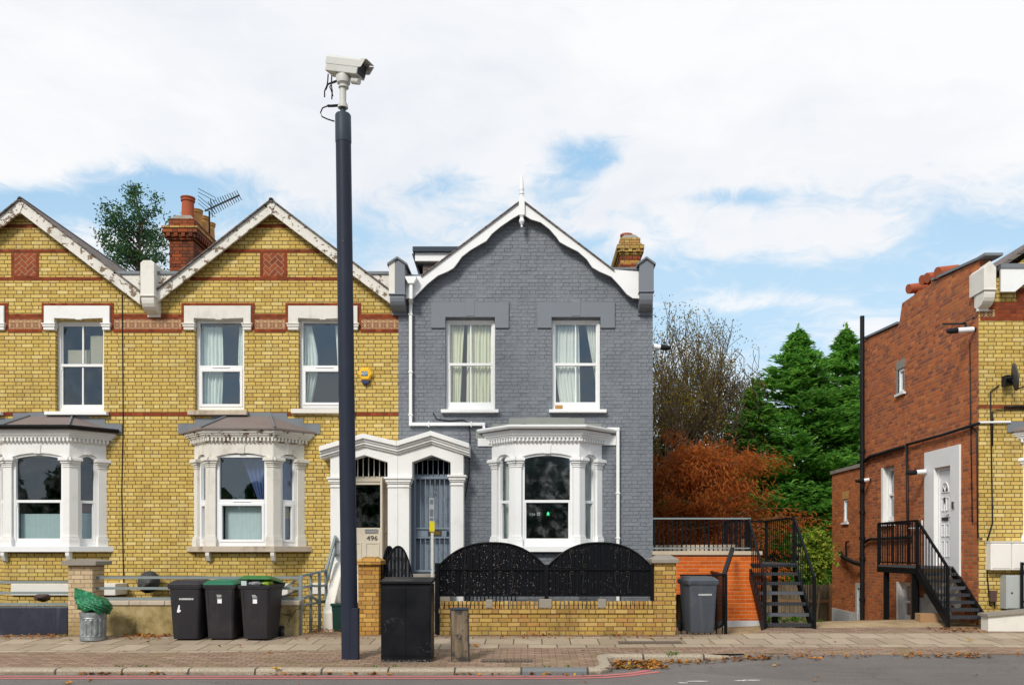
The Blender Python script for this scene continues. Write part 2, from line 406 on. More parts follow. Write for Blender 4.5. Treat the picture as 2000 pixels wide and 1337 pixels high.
def _pav(g, b):
    x, y, z = g.sep(g.pos()); row = g.floor(y / .105); fy = g.frac(y / .105); uu = x / .21 + g.frac(row * .5); k = g.floor(uu); fx = g.frac(uu)
    e = g.mn(g.mn(fx, 1 - fx) * .21, g.mn(fy, 1 - fy) * .105); mk = g.smooth(e, .002, .008)
    r = g.rnd(g.vec(k, row, 4.0)); n = g.noise(30, 4); n2 = g.noise(1.3, 5, rough=.65)
    c = g.ramp(r, [(0, (.23,.15,.10)), (.5, (.285,.19,.13)), (1, (.34,.235,.165))]); c = g.val(c, .6 + n * .25 + n2 * .5)
    mo = g.smooth(g.noise(1.1, 4, rough=.6), .52, .66)
    c = g.mix(mk, g.mix(mo, (.085,.06,.04), (.16,.18,.03)), c); c = g.mix(g.smooth(g.noise(2.0, 5), .56, .72) * .5, c, (.17,.15,.05))
    return dict(col=c, bump=mk + n * .2, dist=.006)
M['pavers'] = material('brick pavers', _pav, .88, spec=.25)
def _kerb(g, b):
    x, y, z = g.sep(g.pos()); k = g.floor((x + .09) / .915); fx = g.frac((x + .09) / .915); e = g.mn(fx, 1 - fx) * .915
    mk = g.smooth(e, .008, .018); n = g.noise(60, 4); n2 = g.noise(3, 4); r = g.rnd(g.vec(k, 2.0, 1.0))
    c = g.ramp(n, [(.3, (.20,.155,.10)), (.55, (.42,.35,.26)), (.8, (.56,.49,.39))]); c = g.val(c, .7 + r * .25 + n2 * .25)
    c = g.mix(g.smooth(z, -.22, -.175, 1, 0) * g.smooth(n2, .3, .6) * .7, c, (.10,.08,.05))
    c = g.mix((k > -.5) * (k < .5), c, (.16,.17,.17))
    return dict(col=g.mix(mk, (.06,.05,.035), c), bump=mk + n * .3, dist=.006)
M['kerb'] = material('granite kerb', _kerb, .85)
def _ground(g, b):
    n = g.noise(.7, 5, rough=.65); n2 = g.noise(18, 4)
    c = g.ramp(n, [(.35, (.10,.085,.06)), (.6, (.15,.13,.10)), (.75, (.06,.08,.03))]); return dict(col=g.val(c, .7 + n2 * .5), bump=n2, dist=.02)
M['ground'] = material('rough ground', _ground, .95, spec=.1)
def _drive(g, b):
    n = g.noise(1.3, 5, rough=.7); n2 = g.noise(60, 4)
    c = g.ramp(n, [(.3, (.24,.16,.09)), (.55, (.42,.31,.18)), (.75, (.50,.38,.23))]); return dict(col=g.val(c, .7 + n2 * .55), bump=n2 + n, dist=.012)
M['drive'] = material('sandy drive', _drive, .95, spec=.1)
def _redline(g, b):
    n = g.noise(14, 6, rough=.75); k = g.smooth(n, .60, .66)
    return dict(col=g.mix(k, g.val(g.mix(n, (.42,.10,.10), (.56,.20,.18)), 1.0), (.14,.12,.115)))
M['redline'] = material('red road paint', _redline, .8)
M['whiteline'] = material('worn white road paint', lambda g, b: dict(col=g.mix(g.smooth(g.noise(12, 6, rough=.75), .56, .62), (.62,.60,.56), (.16,.15,.14))), .8)
def _iron(g, b):
    x, y, z = g.sep(g.pos()); e = g.mn(g.frac(x / .05), g.frac(y / .05)); mk = g.smooth(e, .1, .25)
    return dict(col=g.mix(mk, (.05,.04,.03), (.16,.12,.09)), bump=mk, dist=.01)
M['iron'] = material('iron cover', _iron, .7)
def _speck(g, b):                          # black fence sheet with flecks of old white paint
    x, y, z = g.sep(g.pos()); d = g.voro(38); n = g.noise(22, 2); big = g.noise(1.5, 3)
    lim = g.smooth(x, -1.6, 1.9, .30, .16) * (.55 + big * .9)
    k = (d < lim) * (n > .53)
    c = g.mix(k, g.val(g.mix(0.0, (.006,.0068,.010), (0,0,0)), .7 + big * .6), g.val(g.mix(0.0, (.42,.40,.36), (0,0,0)), .3 + g.noise(45, 1) * 1.1))
    return dict(col=c, bump=k, dist=.002)
M['fence_black'] = material('flecked black fence', _speck, .5, spec=.12)
def _cab(g, b):
    x, y, z = g.sep(g.pos()); n = g.noise(3, 5)
    sc = g.noise(1, 5, g.vec(x * 3 + z * 4, y, z * 2.2 - x * 3), rough=.6); k = g.smooth(g.abs(sc - .5), .0, .0045, 1, 0) * g.smooth(g.noise(3.1, 2), .56, .64)
    low = g.smooth(z + g.noise(25, 3) * .05, -.10, -.06, 1, 0) * (g.noise(60, 2) > .55)
    c = g.mix(k * .6, g.ramp(n, [(.3, (.004,.0045,.006)), (.7, (.010,.0105,.013))]), (.22,.22,.23)); c = g.mix(low * .7, c, (.35,.33,.30))
    return dict(col=c, rough=g.lin(n, .3, .7, .35, .55))
M['cabinet'] = material('scuffed black cabinet', _cab, .4, spec=.16)
def _galv(g, b):
    n = g.voro(22, None, 'F1', 1); r = g.rnd(n); m2 = g.noise(5, 4)
    return dict(col=g.val(g.ramp(r, [(0, (.26,.29,.30)), (1, (.40,.43,.44))]), .4 + m2 * .9), rough=g.lin(m2, .3, .7, .4, .6))
M['galv'] = material('galvanised steel', _galv, .5, .55)
def _wood(g, b):
    x, y, z = g.sep(g.pos()); n = g.noise(1, 5, g.vec(x * 18, y * 18, z * 1.4)); p = g.frac(x / .11); mk = g.smooth(g.mn(p, 1 - p), .02, .07)
    c = g.ramp(n, [(.3, (.10,.075,.045)), (.7, (.21,.17,.11))]); return dict(col=g.val(c, g.lin(mk, 0, 1, .3, 1)), bump=mk + n * .3, dist=.006)
M['fence_wood'] = material('weathered fence boards', _wood, .9)
def _marker(g, b):
    x, y, z = g.sep(g.pos()); n = g.noise(6, 6, rough=.7); n2 = g.noise(1, 4, g.vec(x * 25, y * 25, z * 3))
    c = g.ramp(n2, [(.3, (.085,.063,.036)), (.7, (.215,.16,.10))]); e = g.smooth(n, .50, .62); return dict(col=g.mix(e, c, (.035,.03,.025)), bump=n2, dist=.004)
M['marker'] = material('worn brown post', _marker, .8)
M['edge_dark'] = paint('dark post edge', (.03,.03,.032), amt=.4, rough=.6)
# glass, cloth
def _glass(tint, refl, grime_sheen, rough=.015):
    def fn(g, b):
        N = g.N; N.remove(b); out = N['Material Output']
        tr = g.new('ShaderNodeBsdfTransparent'); tr.inputs[0].default_value = (*tint, 1)
        gl = g.new('ShaderNodeBsdfGlossy'); gl.inputs['Roughness'].default_value = rough; gl.inputs[0].default_value = (.82,.92,1,1)
        gl2 = g.bump(g.noise(2.2, 1), .012, .18); g.L.new(gl2.k, gl.inputs['Normal'])
        dt = g.new('ShaderNodeVectorMath'); dt.operation = 'DOT_PRODUCT'; g.L.new(g.geo('Incoming').k, dt.inputs[0]); g.L.new(g.geo('Normal').k, dt.inputs[1])
        c1 = 1 - g.abs(S(g, dt.outputs['Value'])); f = (.04 + .96 * c1 * c1 * c1 * c1 * c1) * refl
        m1 = g.new('ShaderNodeMixShader'); g.put(m1.inputs[0], g.mn(f, 1.0)); g.L.new(tr.outputs[0], m1.inputs[1]); g.L.new(gl.outputs[0], m1.inputs[2])
        df = g.new('ShaderNodeBsdfDiffuse'); df.inputs[0].default_value = (.45,.47,.48,1)
        m2 = g.new('ShaderNodeMixShader'); g.put(m2.inputs[0], g.smooth(g.noise(4, 6, rough=.7), .45, .85) * grime_sheen); g.L.new(m1.outputs[0], m2.inputs[1]); g.L.new(df.outputs[0], m2.inputs[2])  # pale diffuse layer: grime on old panes, painted reflection on the bay
        g.L.new(m2.outputs[0], out.inputs[0])
    return fn
M['glass'] = material('window glass', _glass((.955,.985,.975), 3.1, .03))
M['glass_bay'] = material('bay glass with painted sheen', _glass((.93,.97,.96), 3.6, .38, .10))  # diffuse veil raised, putting a pale reflection into the dark bay panes
M['glass_old'] = material('grimy window glass', _glass((.80,.86,.86), 2.3, .12))
def cloth(name, col, trans=.3):
    def fn(g, b):
        N = g.N; N.remove(b); out = N['Material Output']; n = g.noise(7, 3); x, y, z = g.sep(g.pos())
        c = g.val(g.mix(n, col, (col[0]*.9, col[1]*.93, col[2]*.9)), .85 + g.noise(1, 2, g.vec(x * 30, 0.0, z)) * .25)
        d = g.new('ShaderNodeBsdfDiffuse'); t = g.new('ShaderNodeBsdfTranslucent'); g.put(d.inputs[0], c); g.put(t.inputs[0], c)
        mx = g.new('ShaderNodeMixShader'); mx.inputs[0].default_value = trans; g.L.new(d.outputs[0], mx.inputs[1]); g.L.new(t.outputs[0], mx.inputs[2]); g.L.new(mx.outputs[0], out.inputs[0])
    return material(name, fn)
M['net'] = cloth('pale green net curtain', (.93,.98,.93))
M['drape'] = cloth('olive cream curtain', (.80,.78,.60), .1)
M['ivory'] = cloth('ivory curtain', (.95,.96,.90))
M['paper'] = cloth('pale blue paper', (.60,.70,.72), .1)
M['bluecloth'] = cloth('dark blue cloth', (.09,.13,.30), .1)
M['ycloth'] = cloth('yellow cloth', (.70,.52,.03), .1)
def _bag(col):
    def fn(g, b):
        n = g.noise(9, 5, rough=.6, dist=1.2); b.inputs['Roughness'].default_value = .36; b.inputs['Transmission Weight'].default_value = .0
        return dict(col=g.ramp(n, [(.35, tuple(c * .35 for c in col)), (.6, col), (.75, tuple(min(c * 1.6, 1) for c in col))]), bump=n, dist=.022)
    return fn
M['bag'] = material('green bin bag', _bag((.014,.21,.085)), .22)
M['bag_lime'] = material('lime bag', _bag((.30,.48,.02)), .3)
M['bag_grey'] = material('grey bag', _bag((.30,.31,.33)), .3)
# vegetation: each leaf its own shade
def leafmat(name, cols, trans=.35, patch=None):
    def fn(g, b):
        N = g.N; N.remove(b); out = N['Material Output']
        r = g.geo('Random Per Island'); n = g.noise(.55, 3)
        c = g.ramp(r, [(i / (len(cols) - 1), k) for i, k in enumerate(cols)]); c = g.val(c, .55 + n * .9)
        if patch: c = g.mix(g.smooth(g.noise(.45, 3), patch[0], patch[0] + .1), c, patch[1])
        d = g.new('ShaderNodeBsdfDiffuse'); t = g.new('ShaderNodeBsdfTranslucent'); g.put(d.inputs[0], c); g.put(t.inputs[0], c)
        mx = g.new('ShaderNodeMixShader'); mx.inputs[0].default_value = trans; g.L.new(d.outputs[0], mx.inputs[1]); g.L.new(t.outputs[0], mx.inputs[2]); g.L.new(mx.outputs[0], out.inputs[0])
    return material(name, fn)
M['conifer'] = leafmat('conifer green', [(.04,.15,.03),(.13,.33,.05),(.24,.48,.07),(.07,.23,.04)], .48)
M['conifer2'] = leafmat('dark conifer green', [(.014,.07,.02),(.032,.12,.03),(.05,.16,.035)])
M['rust'] = leafmat('dead rust foliage', [(.28,.066,.02),(.42,.11,.028),(.53,.165,.036),(.33,.08,.022),(.42,.18,.05)], .4, (.66, (.08,.12,.018)))
M['autumn'] = leafmat('olive autumn leaves', [(.10,.09,.015),(.17,.13,.02),(.24,.16,.03),(.08,.10,.015)])
M['broad'] = leafmat('blue green leaves', [(.03,.10,.065),(.06,.14,.06),(.10,.16,.04),(.035,.10,.075)], .4)
M['laurel'] = leafmat('yellow green leaves', [(.12,.24,.03),(.22,.33,.04),(.40,.42,.06),(.07,.17,.02)])
M['hedge'] = leafmat('shaded hedge leaves', [(.006,.022,.008),(.014,.042,.012),(.022,.055,.014)], .2)  # very dark leaf colours carry the deep shade at the back
M['litter'] = leafmat('fallen leaves', [(.20,.065,.02),(.36,.14,.03),(.48,.20,.04),(.26,.10,.035),(.55,.30,.06),(.16,.06,.025),(.42,.16,.04)], .15)
M['leaf_yellow'] = leafmat('yellow fallen leaf', [(.75,.45,.02),(.80,.52,.04)], .2)
M['leaf_orange'] = leafmat('orange fallen leaf', [(.50,.20,.03),(.58,.26,.05)], .2)
M['weed'] = leafmat('weed green', [(.06,.16,.02),(.12,.24,.03)])
def _bark(col):
    def fn(g, b):
        n = g.noise(12, 4); return dict(col=g.val(g.mix(n, col, tuple(c * .5 for c in col)), 1.0), bump=n, dist=.02)
    return fn
M['bark'] = material('dark bark', _bark((.10,.068,.042)), .9)
M['twig'] = material('tan twigs', _bark((.30,.17,.08)), .9)
def emis(name, col, s):
    def fn(g, b):
        b.inputs['Emission Color'].default_value = (*col, 1); b.inputs['Emission Strength'].default_value = s
        return dict(col=(.01,.01,.01))
    return material(name, fn)
M['green_light'] = emis('green lit figure', (.05,.9,.30), 1.1)
M['panel_light'] = material('pale pictogram', (.55,.6,.6), .5)
# ------------------------------------------------------------------ building blocks
def faceT(A, B):                            # local (s along face, d outward, z) on a wall from A to B (plan)
    A, B = Vector((A[0], A[1], 0)), Vector((B[0], B[1], 0)); t = (B - A).normalized(); n = Vector((t.y, -t.x, 0))
    return lambda p: A + t * p.x + n * (-p.y) + Vector((0, 0, p.z))
def arch(x0, x1, zs, rise, n=8):            # left to right along an arch
    return [(x0 + (x1-x0)*k/n, zs + rise*(1 - (2*k/n - 1)**2)) for k in range(n+1)]
def sash(parent, w, z0, z1, T, style, fm, gm, head=0, name='window', d0=0.0, split=None):
    """A window in local face coordinates, s from 0 to w, sitting d0 behind the face; glass is its sub-part."""
    mb = MB(); mb.T = T; y = d0; fr = .055 if style != 'upvc' else .06
    top = arch(fr, w - fr, z1 - fr - head, head) if head else [(fr, z1 - fr), (w - fr, z1 - fr)]
    outt = arch(0, w, z1 - head, head) if head else [(0, z1), (w, z1)]
    mb.prism([[(0, z0)] + outt + [(w, z0)], [(fr, z0 + fr * 1.3)] + top + [(w - fr, z0 + fr * 1.3)]], y, y + .07)
    zm = split if split is not None else (z0 + z1) / 2
    if style == 'upvc':
        mb.box(fr, w - fr, y - .004, y + .066, zm - .035, zm + .035)
        mb.prism([[(fr, z0 + .078), (fr, zm - .03), (w - fr, zm - .03), (w - fr, z0 + .078)], [(fr+.05, z0 + .13), (fr+.05, zm - .085), (w - fr-.05, zm - .085), (w - fr-.05, z0 + .13)]], y - .012, y + .05)
        if w > .7: mb.box(w/2 - .17, w/2 + .17, y - .02, y - .003, zm - .012, zm + .008)
    else:
        mb.box(fr, w - fr, y + .004, y + .062, zm - .026, zm + .026)          # meeting rails
        mb.prism([[(fr, z0+.07), (fr, zm-.02), (w-fr, zm-.02), (w-fr, z0+.07)], [(fr+.03, z0+.15), (fr+.03, zm-.02), (w-fr-.03, zm-.02), (w-fr-.03, z0+.15)]], y + .014, y + .058)
        mb.prism([[(fr, zm+.02), (fr, z1-fr-head), (w-fr, z1-fr-head), (w-fr, zm+.02)], [(fr+.022, zm+.02), (fr+.022, z1-fr-.03-head), (w-fr-.022, z1-fr-.03-head), (w-fr-.022, zm+.02)]], y + .035, y + .066) if not head else None
        for sx in (fr + .012, w - fr - .012): mb.box(sx - .012, sx + .012, y + .006, y + .03, zm - .10, zm - .026)   # sash horns
        if style == 'sash2':
            mb.box(w/2 - .012, w/2 + .012, y + .03, y + .056, z0 + .1, zm - .02); mb.box(w/2 - .012, w/2 + .012, y + .04, y + .066, zm + .02, z1 - fr)
    o = obj(name, mb, fm, parent, bevel=.004)
    g = MB(); g.T = T
    g.add([(fr*.6, y+.050, z0+.04), (w-fr*.6, y+.050, z0+.04), (w-fr*.6, y+.050, zm), (fr*.6, y+.050, zm)], [(0,1,2,3)])
    p = obj('glass_pane', g, gm, o, normals=False)
    g = MB(); g.T = T
    zz = z1 - fr * .5
    g.add([(fr*.6, y+.056, zm), (w-fr*.6, y+.056, zm), (w-fr*.6, y+.056, zz), (fr*.6, y+.056, zz)], [(0,1,2,3)])
    obj('glass_pane', g, gm, o, normals=False)
    return o
def flatT(x0, Y): return lambda p: Vector((x0 + p.x, Y + p.y, p.z))
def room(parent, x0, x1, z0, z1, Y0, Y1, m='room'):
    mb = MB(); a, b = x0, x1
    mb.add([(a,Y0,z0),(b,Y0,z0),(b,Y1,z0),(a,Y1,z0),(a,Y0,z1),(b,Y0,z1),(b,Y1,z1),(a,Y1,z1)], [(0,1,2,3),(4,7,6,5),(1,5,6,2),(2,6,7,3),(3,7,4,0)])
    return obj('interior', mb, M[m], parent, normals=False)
def curtain(label, m, zt, zb, left, right, Y, folds=7, amp=.03, group=None, T=None, name='curtain'):
    """Cloth from zt to zb; left and right are functions of t (0 top .. 1 bottom) giving the edges."""
    mb = MB(); mb.T = T; nu, nv = folds * 6, 14; vs = []
    ph = random.random() * 6
    for j in range(nv + 1):
        t = j / nv; a, b = left(t), right(t)
        for i in range(nu + 1):
            u = i / nu
            vs.append((a + (b - a) * u, Y + amp * math.sin(u * folds * 2 * math.pi + ph + .5 * math.sin(3 * t)) * (.6 + .4 * t) + .01 * math.sin(u * 23 + t * 4), zt + (zb - zt) * t))
    fs = [(j*(nu+1)+i, j*(nu+1)+i+1, (j+1)*(nu+1)+i+1, (j+1)*(nu+1)+i) for j in range(nv) for i in range(nu)]
    mb.add(vs, fs); o = obj(name, mb, m, None, smooth=True, normals=False)
    return tag(o, label, 'curtain', group)
K = lambda c: (lambda t: c)

def bayplan(xc, wf, wb, dp, Y0, o=0.0):     # corner points of a splayed bay grown outward by o, left to right
    L = math.hypot(wb - wf, dp); n = (dp / L, -(wb - wf) / L); t = (-(wb - wf) / L, -dp / L)
    px, py = wb + n[0]*o, n[1]*o
    k0 = py / -t[1]; k1 = (py + dp + o) / -t[1]
    bx = px + t[0] * k0; fx = px + t[0] * k1
    return [(xc - bx, Y0), (xc - fx, Y0 - dp - o), (xc + fx, Y0 - dp - o), (xc + bx, Y0)]
def bay(house, xc, Y0, wm, sm, wallm, gm, cm, style, corbels=True, gutter=None, zo=0.0, rt=812, wf=.62, wb=1.10, dp=.5, skipleft=False):
    Sx = F / (Y0 - dp)
    z = lambda py: ZC + zo + (HY - py) / Sx
    P = lambda o=0.0: bayplan(xc, wf, wb, dp, Y0 + .002, o)
    # foot wall, sill
    mb = MB(); mb.prism(P(-.04), -1.3, z(1077), 'z'); obj('bay_wall', mb, wallm, house)
    mb = MB(); mb.prism(P(.10), z(1077), z(1066), 'z'); bw = obj('bay_window', mb, sm, house, bevel=.008)
    if corbels:
        for s in (-1, 1):
            c = MB(); x = xc + s * wf
            c.prism([(Y0-dp+.04, z(1077)), (Y0-dp-.085, z(1077)), (Y0-dp-.085, z(1084)), (Y0-dp-.03, z(1094)), (Y0-dp+.04, z(1098))], x - .035, x + .035, 'x')
            obj('sill_bracket', c, wm, bw)
    pl = P(); faces = [(pl[0], pl[1]), (pl[1], pl[2]), (pl[2], pl[3])]
    zs, zc_ = z(893), z(906)
    # pilasters with base and capital at both ends of each face
    hd = MB(); dn = MB()
    for i, (A, B) in enumerate(faces):
        T = faceT(A, B); w = math.dist(A, B); pw = .165 if i != 1 else .13
        hd.T = dn.T = T
        ends = [(0, pw), (w - pw, w)]
        for a, b in ends:
            co = MB(); co.T = T
            co.box(a + .004, b - .004, .004, .13, z(1050), zc_)
            co.box(a - .015, b + .015, -.03, .128, z(1066), z(1052)); co.prism([(a-.015, z(1052)), (b+.015, z(1052)), (b, z(1046)), (a, z(1046))], -.018, .125)
            for k, (q0, q1, e) in enumerate(((907, 903.5, .012), (903.5, 899, .034), (899, 894, .062), (894, 892.2, .048), (911, 909, .010))):
                co.box(a - e, b + e, -e, .126 - k*.002, z(q0), z(q1))
            obj('pilaster', co, wm, bw, bevel=.003)
        r = .07
        zt = z(858)
        hd.prism([(0.003, z(892)), (pw - .003, z(892))] + arch(pw - .003, w - pw + .003, z(891), r) + [(w - pw + .003, z(892)), (w - .003, z(892)), (w - .003, zt), (0.003, zt)], .01, .13)
        # key stone
        kx = w / 2; hd.prism([(kx - .055, z(891) + r - .012), (kx + .055, z(891) + r - .012), (kx + .075, z(866)), (kx - .075, z(866))], -.004, .02)
        n = int((w + .1) / .075)
        for k in range(n): dn.box(-.03 + (w + .06) * (k + .25) / n, -.03 + (w + .06) * (k + .75) / n, -.065, .02, z(861), z(854.5))
        ww = w - 2 * pw
        T2 = lambda p, T=T, pw=pw: T(Vector((p.x + pw, p.y, p.z)))
        sash(house, ww, z(1066), z(886) + (.03 if style != 'upvc' else 0), T2, style, M['upvc'] if style == 'upvc' else M['white'], gm, head=.06 if style != 'upvc' else 0, d0=.05, split=z(978))
    obj('arched_heads', hd, wm, bw, bevel=.003); obj('dentils', dn, wm, bw)
    c = MB(); e = .022
    for (q0, q1, o) in ((863, 860.5, .012), (860.5, 854, .02), (854.3, 852, .07), (852, 849, .085), (849, 845.5, .11), (845.5, 838.5, .135)):
        c.prism(P(o), z(q0), z(q1), 'z')
    obj('cornice', c, cm, bw, bevel=.004)
    # hipped roof with lead hips and stepped flashings
    a = P(.18); zt = ZC + zo + (HY - rt) / (F / Y0); ze = z(837)
    tw = .42
    ins = [(xc - tw, Y0 + .002), (xc + tw, Y0 + .002)]
    r = MB(); r.add([(*a[0], ze), (*a[1], ze), (*a[2], ze), (*a[3], ze), (*ins[0], zt), (*ins[1], zt), (*a[0], ze-.03), (*a[1], ze-.03), (*a[2], ze-.03), (*a[3], ze-.03)],
                    [(0,1,4), (1,2,5,4), (2,3,5), (0,4,5,3), (6,7,1,0), (7,8,2,1), (8,9,3,2), (6,9,8,7), (0,3,9,6)])
    rf = obj('bay_roof', r, M['bay_roof'], house)
    h = MB()
    for p, q in (((*a[1], ze), (*ins[0], zt)), ((*a[2], ze), (*ins[1], zt))): h.tube([Vector(p) + Vector((0, -.01, .012)), Vector(q) + Vector((0, -.01, .012))], .022, 6)
    n = 3
    for s in (-1, 1):
        for k in range(n):
            x0 = xc + s * (tw + (a[3][0] - xc - tw + .05) * k / n); x1 = xc + s * (tw + (a[3][0] - xc - tw + .05) * (k + 1) / n + .0)
            zz = zt + (.06 if rt < 820 else .13) - (zt - ze) * k / n * (1 if rt < 820 else 2.2)
            h.box(min(x0, x1), max(x0, x1), Y0 - .012 - .003 * k, Y0 + .005, zz - .20, zz)
    h.box(xc - tw - .02, xc + tw + .02, Y0 - .016, Y0 + .005, zt - .04, zt + (.07 if rt < 820 else .14))
    obj('flashing', h, M['lead'] if rt < 820 else M['flash'], rf)
    if gutter:
        gt = MB(); gp = P(.145); q = [(p[0], p[1]) for p in gp]
        gt.strip(q, [(0, 0), (.10, 0), (.10, -.035), (.07, -.07), (.03, -.07), (0, -.035)])
        gt.T = lambda p: p
        for v in gt.v: pass
        gt.v = [(x, y, zz + z(832)) for x, y, zz in gt.v]
        obj('bay_gutter', gt, gutter, rf, bevel=.004)
    return bw, z, P

def herring(house, px0, px1, py0, py1):
    mb = MB(); a, b, c, d = hx(px0), hx(px1), hz(py1), hz(py0); t = .06
    mb.prism([[(a, c), (a, d), (b, d), (b, c)], [(a+t, c+t*.4), (a+t, d-t*.5), (b-t, d-t*.5), (b-t, c+t*.4)]], YF - .006, YF + .02)
    o = obj('panel_border', mb, M['red'], house)
    mb = MB(); mb.box(a + t - .004, b - t + .004, YF - .003, YF + .02, c + t*.3, d - t*.4); obj('herringbone_panel', mb, M['herring'], o)
def lintel(house, px0, px1, op0, op1, pm, full=True, ytop=598, ybot=622, cap=True):
    """White stone window head with drop ends and small capitals, inside a red brick border."""
    mb = MB(); a, b, c, d = hx(px0), hx(px1), hx(op0) + .003, hx(op1) - .003
    mb.prism([(a, hz(632)), (a, hz(ytop)), (b, hz(ytop)), (b, hz(632)), (d, hz(632)), (d, hz(ybot)), (d - .30, hz(ybot) - .012), ((c+d)/2 + .07, hz(ybot) - .012), ((c+d)/2 + .06, hz(ybot) - .03), ((c+d)/2 - .06, hz(ybot) - .03), ((c+d)/2 - .07, hz(ybot) - .012), (c + .30, hz(ybot) - .012), (c, hz(ybot)), (c, hz(632))], YF - .05, YF + .09)
    if cap:
        for e0, e1 in ((a, c), (d, b)):
            mb.box(e0 - .035, e1 + .035, YF - .085, YF + .07, hz(634.5), hz(632)); mb.box(e0 - .02, e1 + .02, YF - .07, YF + .06, hz(639), hz(634.5)); mb.box(e0 - .006, e1 + .006, YF - .055, YF + .05, hz(645), hz(639))
    o = obj('window_head', mb, pm, house, bevel=.006)
    mb = MB(); t = .065
    mb.prism([(a - t, hz(646)), (a - t, hz(ytop) + t), (b + t, hz(ytop) + t), (b + t, hz(646)), (b - .004, hz(646)), (b - .004, hz(ytop) - .004), (a + .004, hz(ytop) - .004), (a + .004, hz(646))], YF - .008, YF + .03)
    obj('brick_border', mb, M['red'], o)
def band(house, x0, x1, py0, py1, m='red', d=.005):
    mb = MB(); mb.box(x0, x1, YF - d, YF + .02, hz(py1), hz(py0)); return obj('brick_band', mb, M[m], house)
def sill(house, px0, px1, py0, py1, m, Y=YF):
    mb = MB(); mb.prism([(Y - .11, PZ(py1, Y)), (Y - .11, PZ(py0, Y) - .015), (Y + .10, PZ(py0, Y)), (Y + .10, PZ(py1, Y))], PX(px0, Y), PX(px1, Y), 'x')
    return obj('window_sill', mb, m, house, bevel=.006)
def kneeler(house, px0, px1, pytop, pybot, m, rnd=True, Y=YF, mid=None, d=.34):
    """Carved party wall end: shaped top, body, moulding, curled corbel."""
    y0 = Y - d; a, b = PX(px0, y0), PX(px1, y0); z = lambda p: PZ(p, y0); mb = MB(); w = b - a
    mid = mid or pybot - 30
    if rnd: mb.prism([(a, z(mid)), (a, z(pytop) - .05), (a + w*.2, z(pytop)), (b - w*.2, z(pytop)), (b, z(pytop) - .05), (b, z(mid))], y0, Y + .25)
    else: mb.prism([(a, z(mid)), (a, z(pytop) - .12), (a + w/2, z(pytop)), (b, z(pytop) - .12), (b, z(mid))], y0, Y + .25)
    mb.box(a - .012, b + .012, y0 - .02, Y + .02, z(mid) - .004, z(mid) + .02)
    prof = [(Y + .02, z(mid) - .004), (y0 + .012, z(mid) - .004), (y0 + .012, z(mid) - .06)]
    prof += [(y0 + .015 + (d - .06) * (1 - math.cos(t*math.pi/2)), z(mid) - .06 - (z(mid) - .06 - z(pybot + 0) - .05) * math.sin(t*math.pi/2)) for t in (.2, .4, .6, .8, 1)]
    prof += [(Y - .05, z(pybot)), (Y + .02, z(pybot))]
    mb.prism(prof, a + .01, b - .01, 'x')
    return obj('kneeler', mb, m, house, bevel=.008)
def gable_roof(house, px_peak, py_peak, xl, xr, slope_pts, Y0, Y1, m, name='roof'):
    """Two slopes running back from the gable. slope_pts: (left eave px,py),(right eave px,py) at the front."""
    (lx, lz), (rx, rz) = slope_pts; pk = (PX(px_peak, Y0), PZ(py_peak, Y0)); mb = MB(); t = .07
    mb.prism([pk, (lx, lz), (lx, lz - .025), (pk[0], pk[1] - .03), (rx, rz - .025), (rx, rz)], Y0, Y1)
    return obj(name, mb, m, house)
def shell(house, x0, x1, ze, m, Y1=26.0, pk=None, zb=-1.3):
    mb = MB(); a, b = x0, x1; Y0 = YF + .262
    mb.prism([(a, Y0), (a, Y1), (b, Y1), (b, Y0), (b - .2, Y0), (b - .2, Y1 - .2), (a + .2, Y1 - .2), (a + .2, Y0)], zb, ze, 'z')
    if pk: mb.prism([(a + .003, ze - .003), pk, (b - .003, ze - .003)], Y1 - .2, Y1 - .003)
    return obj('outer_walls', mb, m, house)
FT = .26                                     # front wall thickness
def front_wall(house, outline, holes, m):
    mb = MB(); mb.prism([outline] + holes, YF, YF + FT); return obj('front_wall', mb, m, house)
def rect(px0, px1, py0, py1): return [(hx(px0), hz(py1)), (hx(px0), hz(py0)), (hx(px1), hz(py0)), (hx(px1), hz(py1))]
PART = (.287)
def upper_window(house, px0, px1, py0, py1, style, fm, gm, sillpx, sillm, split=None, roomm='room'):
    a, b = hx(px0) + .004, hx(px1) - .004
    sash(house, b - a, hz(py1), hz(py0), flatT(a, YF + .10), style, fm, gm, split=split)
    if sillpx: sill(house, *sillpx, sillm)
    room(house, a - .25, b + .25, hz(py1) - .2, hz(py0) + .15, YF + FT + .003, YF + 2.2, roomm)
def barge(house, pts_out, pts_in, m, d=.20, name='bargeboard'):
    mb = MB(); mb.prism(hp(pts_out, YF - d) + hp(list(reversed(pts_in)), YF - d), YF - d, YF - d + .05); o = obj(name, mb, m, house, bevel=.004)
    return o

